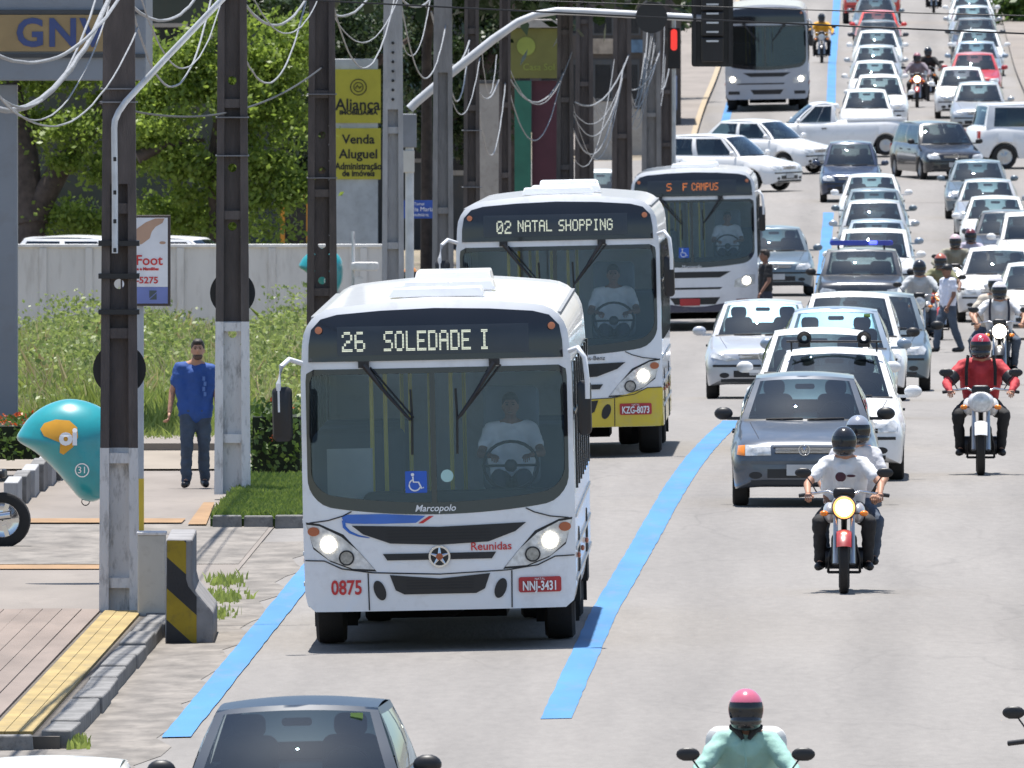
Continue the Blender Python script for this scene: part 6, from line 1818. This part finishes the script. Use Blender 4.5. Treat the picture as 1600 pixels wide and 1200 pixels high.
WHITE_SHIRT = mat('shirt_white', (0.72, 0.73, 0.75), 0.8, var=0.05, scale=10, bump=0.9, bscale=7)
NAVY = mat('trousers_navy', (0.03, 0.035, 0.055), 0.85, bump=0.9, bscale=7)
DARKTR = mat('trousers_black', (0.018, 0.018, 0.02), 0.85, var=0.2, scale=12, bump=0.9, bscale=7)
JEANS = mat('jeans', (0.055, 0.075, 0.11), 0.85, var=0.2, scale=9, bump=0.9, bscale=7)
def driver_in(b, label, skin):
    d = person(label, J_DRIVE, WHITE_SHIRT, NAVY, skin, 'hair', 'short', face=True)
    M = b.rotation_euler.to_matrix()
    d.location = Vector(b.location) + M @ (Vector((0.66, 1.26, 1.50)) * b.scale[0]); d.rotation_euler = b.rotation_euler
    return d
driver_in(b1, 'driver in white shirt seated behind the nearest bus windscreen', SKIND)
driver_in(b2, 'driver in white shirt at the wheel of the yellow skirted bus', SKIND)
driver_in(b3, 'driver in white shirt inside the third bus', SKIND)

# ================================================================== cars
C_GREY = paint('slate_grey', (0.085, 0.10, 0.125), 0.3, 0.3)
C_WHITE = paint('car_white', (0.74, 0.74, 0.74))
C_SILV = paint('silver', (0.42, 0.44, 0.46), 0.3, 0.5)
C_BSILV = paint('blue_silver', (0.27, 0.33, 0.40), 0.3, 0.5)
C_NAVY = paint('deep_blue', (0.03, 0.045, 0.085), 0.25, 0.2)
C_BLACK = paint('car_black', (0.018, 0.02, 0.026), 0.2)
C_RED = paint('car_red', (0.42, 0.02, 0.03))
C_BRED = paint('bright_red', (0.62, 0.03, 0.025))
C_TEAL = paint('grey_teal', (0.13, 0.17, 0.20), 0.3, 0.4)
C_CHAR = paint('charcoal', (0.045, 0.05, 0.06), 0.3, 0.3)
Y_SUV = 490

A = car('slate grey hatchback with lit amber indicator leading the middle queue', 1257, 280, C_GREY, W=1.66, H=1.44, L=3.9, lights='rect', mirrors=BLACK, bumper=mat('bumper_grey', (0.10, 0.11, 0.12), 0.5))
lettering('V', 0.075, CHROME, A[0], (0, 0, 0.665), A[2], 0.02, bold=0.002, name='emblem_letters'); lettering('W', 0.055, CHROME, A[0], (0, 0, 0.622), A[2], 0.02, bold=0.002, name='emblem_letters')
B = car('white pickup with twin spot lamps on its roof bar behind the slate hatchback', 1303, 291, C_WHITE, W=1.68, H=1.50, L=4.4, style='pickup', lights='wide')
rk = MB(); rk.tube([(-0.56, 1.62, 1.60), (0.56, 1.62, 1.60)], 0.014, 8); rk.tube([(-0.5, 1.62, 1.48), (-0.5, 1.62, 1.60)], 0.012, 6); rk.tube([(0.5, 1.62, 1.48), (0.5, 1.62, 1.60)], 0.012, 6)
ro = rk.build('roof_bar', BLACK, B[0], 40)
for s in (-0.35, 0.35):
    m_ = MB(); m_.lathe([(0.06, 0.03), (0.02, 0.075), (-0.03, 0.085), (-0.035, 0.07)], 20, 'y', (s, 1.60, 1.64)); m_.box((s, 1.62, 1.56), (0.14, 0.05, 0.05)); sl = m_.build('spot_lamp', BLACK, ro, 50)
car('white hatchback with plain bright roof directly behind the roof bar pickup', 1279, 308, C_WHITE, H=1.47)
car('blue silver car with green windscreen sticker in the middle queue', 1306, 340, C_BSILV, H=1.50, W=1.70, L=4.1, style='sedan', sticker=True)
car('white car with thin roof antennas behind the blue silver car', 1328, 372, C_WHITE, H=1.60, W=1.72, L=4.2, style='suv', mirrors=BLACK)
car('grey car peeking out right of the white antenna car', 1372, 389, C_TEAL, H=1.52, W=1.68, mirrors=BLACK)
S = car('silver sedan changing into the bus lane behind the yellow skirted bus', 1192, 376, paint('pale_silver', (0.46, 0.48, 0.52), 0.3, 0.3), W=1.75, H=1.47, L=4.5, style='sedan', lights='slant')
# police style SUV with blue roof bar
G = car('dark patrol SUV with blue light bar and sun glint on its windscreen', 1346, Y_SUV, C_CHAR, W=1.82, H=1.62, L=4.7, style='suv', up=1.16, name='patrol_car', mirrors=BLACK)
m_ = MB(); m_.rbox((0, 2.0, 1.74), (1.25, 0.22, 0.10), 0.045); lb = m_.build('light_bar', mat('lightbar_blue', (0.02, 0.04, 0.42), 0.2, coat=0.6), G[0], 40)
m_ = MB(); m_.rbox((0.23, 1.88, 1.745), (0.16, 0.03, 0.07), 0.02); m_.build('lit_beacon', emit('beacon_blue', (0.12, 0.16, 1.0), 1.1), lb, 40)
for s in (-0.45, 0.45):
    m_ = MB(); m_.tube([(s, 2.0, 1.6), (s, 2.0, 1.71)], 0.02, 8); m_.build('bar_foot', BLACK, lb, 40)
car('white SUV showing its side behind the patrol SUV', 1366, 518, C_WHITE, W=1.78, H=1.64, L=4.4, style='suv', up=1.12)
car('silver white car two places behind the patrol SUV', 1366, 572, C_SILV, H=1.54, W=1.72, L=4.1)
car('small white car just below the dark blue hatchback', 1362, 616, C_WHITE, H=1.45)
car('dark blue hatchback waiting at the crossing', 1329, 655, C_NAVY, H=1.56, W=1.64)
car('grey car overtaking behind the third bus', 1212, 535, C_TEAL, H=1.46, W=1.7, yaw=0.02)
# crossing traffic
W1 = car('white hatchback turning across the junction in front of the coach', 1234, 667, C_WHITE, H=1.50, W=1.72, L=4.1, yaw=math.radians(60), group='cars crossing at the junction')
W2 = car('white sedan half hidden behind the turning white hatchback', 1284, 684, C_WHITE, H=1.45, W=1.68, L=4.3, style='sedan', yaw=math.radians(56), group='cars crossing at the junction')
P = car('white pickup crossing the junction towards the left', 1176, 700, C_WHITE, H=1.50, W=1.66, L=4.4, style='pickup', yaw=math.radians(-84), group='cars crossing at the junction')
SV = car('large white SUV seen from behind leaving the junction at right edge', 1786, 690, C_WHITE, H=1.80, W=1.9, L=4.9, style='suv', up=1.2, yaw=math.radians(104), group='cars crossing at the junction')
# right hand lane
car('black SUV angled towards the left at the junction', 1494, 678, C_BLACK, H=1.52, W=1.74, L=4.3, style='suv', yaw=math.radians(14), mirrors=BLACK)
car('grey teal car behind the white right lane car', 1528, 636, C_TEAL, H=1.46, W=1.7)
car('white right lane hatchback above the motorcycle cluster', 1556, 583, C_WHITE, H=1.46, W=1.68)
car('white right lane car with its left door side next to scooters', 1560, 503, C_WHITE, H=1.48, W=1.7, style='suv')
car('white car cut by the right edge above the backpack rider', 1622, 478, C_WHITE, H=1.46, W=1.7)
car('white van roof at the right edge between two white cars', 1618, 545, C_WHITE, H=1.62, W=1.75, L=4.4, style='suv', up=1.1)
car('dark grey car between the white ones in the right lane queue', 1575, 560, C_CHAR, H=1.47, W=1.7)
car('silver hatchback just above the white right lane hatchback', 1544, 608, C_SILV, H=1.46, W=1.68)
car('silver car squeezed between the white SUV and its follower', 1370, 545, C_BSILV, H=1.47, W=1.68)
car('grey hatchback below the small white car in the middle queue', 1366, 594, C_TEAL, H=1.46, W=1.68)
car('silver car behind the glinting white one beyond the junction', 1369, 783, C_SILV, H=1.47, W=1.66)
car('dark car behind the white one near the top of the middle lane', 1372, 833, C_CHAR, H=1.47, W=1.68)
car('grey car below the bright red van', 1368, 878, C_TEAL, H=1.46, W=1.66)
car('blue silver car above the dark red car', 1526, 792, C_BSILV, H=1.46, W=1.66)
car('dark grey car third from the top of the right lane', 1524, 838, C_CHAR, H=1.46, W=1.68)
car('white car just under the topmost right lane car', 1518, 884, C_WHITE, H=1.45, W=1.68)
car('silver car side by side with the white one at the junction stop line', 1530, 722, C_SILV, H=1.48, W=1.68)
car('white car left of the silver one at the junction stop line', 1503, 741, C_WHITE, H=1.48, W=1.64)
car('dark red car in the far right lane', 1523, 768, C_RED, H=1.45, W=1.68)
car('white car behind the dark red car', 1530, 815, C_WHITE, H=1.47, W=1.68)
car('silver car second from the top of the right lane', 1520, 862, C_SILV, H=1.46, W=1.68)
car('topmost white car of the right lane', 1521, 905, C_WHITE, H=1.46, W=1.68)
# left queue beyond the junction
car('first white car beyond the junction in the middle lane', 1354, 714, C_WHITE, H=1.47, W=1.6)
car('white estate showing its side behind the first car beyond the junction', 1374, 730, C_WHITE, H=1.5, W=1.72, style='suv')
car('white car with sun glint on its windscreen beyond the junction', 1367, 752, C_WHITE, H=1.46, W=1.66)
car('white car in front of the red car near the top', 1371, 814, C_WHITE, H=1.47, W=1.66)
car('small bright red car below the red van', 1372, 852, C_BRED, H=1.46, W=1.6)
V_ = car('bright red van at the very top of the middle lane', 1362, 905, C_BRED, H=2.0, W=2.1, L=5.0, style='suv', up=1.3, name='van')
# near cars cut by the lower edge
near = car('dark blue hatchback roof and windscreen cut by the lower edge', 449, 179.3, mat('paint_near_blue', (0.022, 0.036, 0.060), 0.38, 0.0, var=0.05, coat=0.0, spec=0.3), H=1.46, W=1.76, L=3.95, mirrors=BLACK, sticker=True, yaw=-0.035)
car('white car roof at the lower left corner', 52, 169.5, C_WHITE, H=1.44, W=1.68, yaw=0.0)
# parked behind the boundary wall and along the shops
for (px_, y_, c_, lab) in ((90, 488, C_SILV, 'silver parked car roof left of the first pole behind the wall'), (300, 487, C_WHITE, 'white parked car roof behind the wall under the tree'), (440, 486, C_WHITE, 'white parked car left of the dark pole behind the wall'),
                           (842, 575, C_SILV, 'silver car parked under the maroon shop panel'), (938, 625, C_WHITE, 'white car parked between the black poles')):
    q_ = car(lab, px_, y_, c_, H=1.50, W=1.7, yaw=math.radians(70) if y_ < 500 else 0.0, group='parked cars', detail=False)
    if y_ < 500: q_[0].location.z += 0.5

# ================================================================== motorcycles and riders
M_SILVM = paint('moto_silver', (0.50, 0.50, 0.52), 0.3, 0.4)
M_REDM = paint('moto_red', (0.30, 0.02, 0.02))
M_WHM = paint('moto_white', (0.66, 0.66, 0.67))
M_BLM = paint('moto_black', (0.02, 0.02, 0.022))
H_BLACK = paint('helmet_black', (0.015, 0.015, 0.017), 0.15)
H_SILV = paint('helmet_silver', (0.35, 0.37, 0.42), 0.2, 0.4)
H_PINK = paint('helmet_pink', (0.55, 0.13, 0.20), 0.2)
H_RED = paint('helmet_red', (0.42, 0.025, 0.05), 0.2)
H_WHITE = paint('helmet_white', (0.62, 0.60, 0.62), 0.2)
CLEARV = glass('clear_visor', (0.30, 0.28, 0.28), 0.08)
m1 = motorbike('silver motorcycle with glaring headlight carrying two people', 1319, 250, M_SILVM, 'warm', fender=M_REDM)
r1 = rider('rider in white T-shirt and black helmet on the motorcycle with glaring headlight', m1, WHITE_SHIRT, DARKTR, H_BLACK, sleeves='short')
# loose abstract print on the shirt front
pr = MB()
for (cx, cz, rx, rz_) in ((-0.035, 1.155, 0.055, 0.05), (0.07, 1.165, 0.045, 0.014)): pr.ell((cx, 0.585, cz), (rx, 0.012, rz_), 14, 8)
pr.build('shirt_print', mat('print_dark', (0.08, 0.03, 0.04), 0.8), r1, 60)
r1b = rider('passenger with silver helmet behind the white T-shirt rider', m1, mat('shirt_pale', (0.55, 0.55, 0.58), 0.8, bump=0.9, bscale=7), JEANS, H_SILV, pil=True, sleeves='short')
m2 = motorbike('white faired motorcycle ridden by person in red jacket', 1533, 294, M_WHM, False, big=1.25)
JRED = mat('jacket_red', (0.45, 0.035, 0.045), 0.75, var=0.1, scale=6, bump=0.9, bscale=7)
r2 = rider('burly rider in red jacket and red helmet', m2, JRED, DARKTR, H_RED, wide=1.1)
lettering('Fly', 0.06, WHITEINK, r2, (0, 0.43, 1.60), None, name='helmet_lettering')
for s in (-1, 1):
    st = MB(); st.tube([(s * 0.15, 0.60, 1.40), (s * 0.17, 0.545, 1.25), (s * 0.17, 0.62, 1.05)], 0.022, 6); st.build('backpack_strap', DARKTR, r2, 50)
    st = MB(); st.tube([(s * 0.315, 0.60, 1.17), (s * 0.375, 0.545, 1.11)], 0.086, 12); st.build('sleeve_band', BLACK, r2, 50)
m3 = motorbike('motorcycle with white headlight behind the red jacket rider', 1562, 400, M_BLM, True)
r3 = rider('rider in pale T-shirt with dark backpack straps and white helmet', m3, WHITE_SHIRT, JEANS, H_WHITE, sleeves='short', wide=1.1)
for s in (-1, 1):
    st = MB(); st.tube([(s * 0.14, 0.62, 1.38), (s * 0.155, 0.575, 1.22), (s * 0.15, 0.64, 1.02)], 0.022, 6); st.build('backpack_strap', NAVY, r3, 50)
r3b = rider('passenger with white helmet behind the backpack rider', m3, mat('shirt_sand', (0.5, 0.45, 0.38), 0.8, bump=0.9, bscale=7), JEANS, H_WHITE, pil=True, sleeves='short')
r3b.location.x -= 0.20
OLIVE = mat('shirt_olive', (0.20, 0.20, 0.11), 0.8, bump=0.9, bscale=7)
m4 = motorbike('dark red motorcycle with warm headlight beside the crossing pedestrian', 1470, 478, M_REDM, 'warm')
r4 = rider('rider in olive shirt behind the crossing pedestrian', m4, OLIVE, JEANS, paint('helmet_rust', (0.35, 0.10, 0.06)), sleeves='short', skin=SKIND)
m5 = motorbike('motorcycle with lit lamp left of the white right lane car', 1493, 512, M_BLM, True)
r5 = rider('rider in khaki shirt with pale pink helmet left of the white right lane car', m5, mat('shirt_khaki', (0.26, 0.25, 0.20), 0.8, bump=0.9, bscale=7), JEANS, paint('helmet_pale_pink', (0.6, 0.45, 0.48)), skin=SKIND, wide=1.2)
m6 = motorbike('silver scooter beside the patrol SUV', 1437, 462, M_SILVM, False)
r6 = rider('rider in pale grey clothes with black helmet beside the patrol SUV', m6, mat('shirt_grey', (0.42, 0.44, 0.46), 0.8, bump=0.9, bscale=7), JEANS, H_BLACK, sleeves='long')
m7 = motorbike('black motorcycle close to the white right lane car door', 1517, 520, M_BLM, False)
r7 = rider('rider with maroon helmet and lilac shirt close to the white right lane car', m7, mat('shirt_lilac', (0.45, 0.42, 0.52), 0.8, bump=0.9, bscale=7), NAVY, paint('helmet_maroon', (0.12, 0.02, 0.025)), sleeves='short', skin=SKIND)
m8 = motorbike('far motorcycle with orange headlight between the lanes', 1433, 757, M_REDM, 'warm')
r8 = rider('rider in grey purple shirt on the far motorcycle with orange headlight', m8, mat('shirt_mauve', (0.22, 0.19, 0.22), 0.8, bump=0.9, bscale=7), DARKTR, paint('helmet_plum', (0.3, 0.12, 0.14)), skin=SKIND)
m9 = motorbike('far black motorcycle next to the orange headlight one', 1450, 768, M_BLM, False)
r9 = rider('rider in dark clothes on the far black motorcycle', m9, DARKTR, DARKTR, H_BLACK, skin=SKIND)
YEL = mat('vest_yellow', (0.75, 0.36, 0.02), 0.7, bump=0.9, bscale=7)
m10 = motorbike('black motorcycle right of the grey coach', 1284, 838, M_BLM, False)
r10 = rider('rider in bright yellow vest right of the grey coach', m10, YEL, DARKTR, H_BLACK, skin=SKIND)
m11 = motorbike('black motorcycle near the top of the picture between lanes', 1459, 922, M_BLM, False)
r11 = rider('rider in yellow vest near the top between lanes', m11, YEL, DARKTR, H_BLACK, skin=SKIND)
# near rider cut by the lower edge
m12 = motorbike('motorcycle cut by the lower edge ridden by person in mint shirt', 1165, 177, M_BLM, False)
MINT = mat('shirt_mint', (0.30, 0.50, 0.44), 0.8, var=0.08, scale=6, bump=0.9, bscale=7)
r12 = rider('rider in mint shirt and pink helmet at the lower edge', m12, MINT, DARKTR, H_PINK, wide=0.9, skin=SKIND)
bp_ = thing('backpack', 'white backpack on the mint shirt rider', 'backpack', tuple(m12.location)); bp_.rotation_euler = m12.rotation_euler
m_ = MB(); m_.rbox((0, 0.92, 1.20), (0.58, 0.20, 0.36), 0.10); m_.build('bag', mat('bag_white', (0.7, 0.69, 0.68), 0.8), bp_, 50)
m_ = MB(); m_.tube([(-0.02, 0.555, 1.30), (0.0, 0.54, 1.15), (0.0, 0.56, 1.0)], 0.006, 6); m_.build('button_placket', mat('placket', (0.24, 0.42, 0.37), 0.8), r12, 40)
m_ = MB()
for s in (-1, 1): m_.tube([(s * 0.10, 0.64, 1.395), (s * 0.055, 0.59, 1.36), (s * 0.02, 0.585, 1.30)], [0.03, 0.028, 0.014], 6)
m_.build('collar', DARKTR, r12, 50)
m13 = motorbike('motorcycle entering at the lower right corner, only mirror in view', 1671, 185, M_BLM, False)
# parked one at the left edge
m14 = motorbike('parked motorcycle rear wheel at the left edge', -178, 268.5, M_BLM, False, yaw=math.radians(-99), group='parked motorcycle')

# ================================================================== pedestrians
man = person('man in blue T-shirt and jeans walking on the pavement', dict(J_stand(1.74, 0.10, 0.09), head=(0.03, -0.035, 1.615), shL=(0.18, 0.0, 1.385), shR=(-0.185, 0.02, 1.40), haR=(-0.30, -0.03, 0.88), elR=(-0.27, 0.06, 1.12)), mat('tshirt_blue', (0.025, 0.075, 0.27), 0.8, var=0.08, scale=6, bump=0.9, bscale=7), JEANS, SKIN, 'hair', 'short', loc=(X(305, 291), 291, gz(X(305, 291), 291) + 0.02), beard=True, hem=-0.03)
m_ = MB()
for i in range(4): m_.box((0.10 + 0.015 * (i % 2), -0.135, 1.28 - 0.06 * i), (0.03, 0.012, 0.05), rz=0.2)
m_.build('shirt_print', mat('print_blue', (0.10, 0.18, 0.42), 0.8), man, 0)
wp_ = person('pedestrian in white shirt, jeans and dark cap crossing the road', J_stand(1.62, 0.22, 0.12), mat('shirt_white_blue', (0.62, 0.64, 0.74), 0.8, bump=0.9, bscale=7), JEANS, SKIND, 'cap', 'short', loc=(X(1481, 458), 458, gz(X(1481, 458), 458)), rz=math.radians(-60))
dp_ = person('pedestrian in dark shirt leaning forward in front of the third bus', J_stand(1.72, 0.2, 0.15), DARKTR, NAVY, SKIND, 'hair', 'short', loc=(X(1196, 481), 481, gz(X(1196, 481), 481)), rz=math.radians(-70))
gp = person('person in lime green top standing behind the nearest bus roof', J_stand(1.65, 0.05, 0.05), mat('top_lime', (0.25, 0.50, 0.04), 0.8, bump=0.9, bscale=7), JEANS, SKIND, 'hair', 'short', loc=(X(671, 415), 415, gz(X(671, 415), 415) + 0.13))
op = person('person in dark clothes with orange helmet left of the lime green top', J_stand(1.75, 0.05, 0.05), DARKTR, DARKTR, SKIND, None, 'long', loc=(X(641, 420), 420, gz(X(641, 420), 420) + 0.13), helmet=paint('helmet_orange', (0.6, 0.22, 0.02)))

bpy.data.scenes.remove(BENCH)
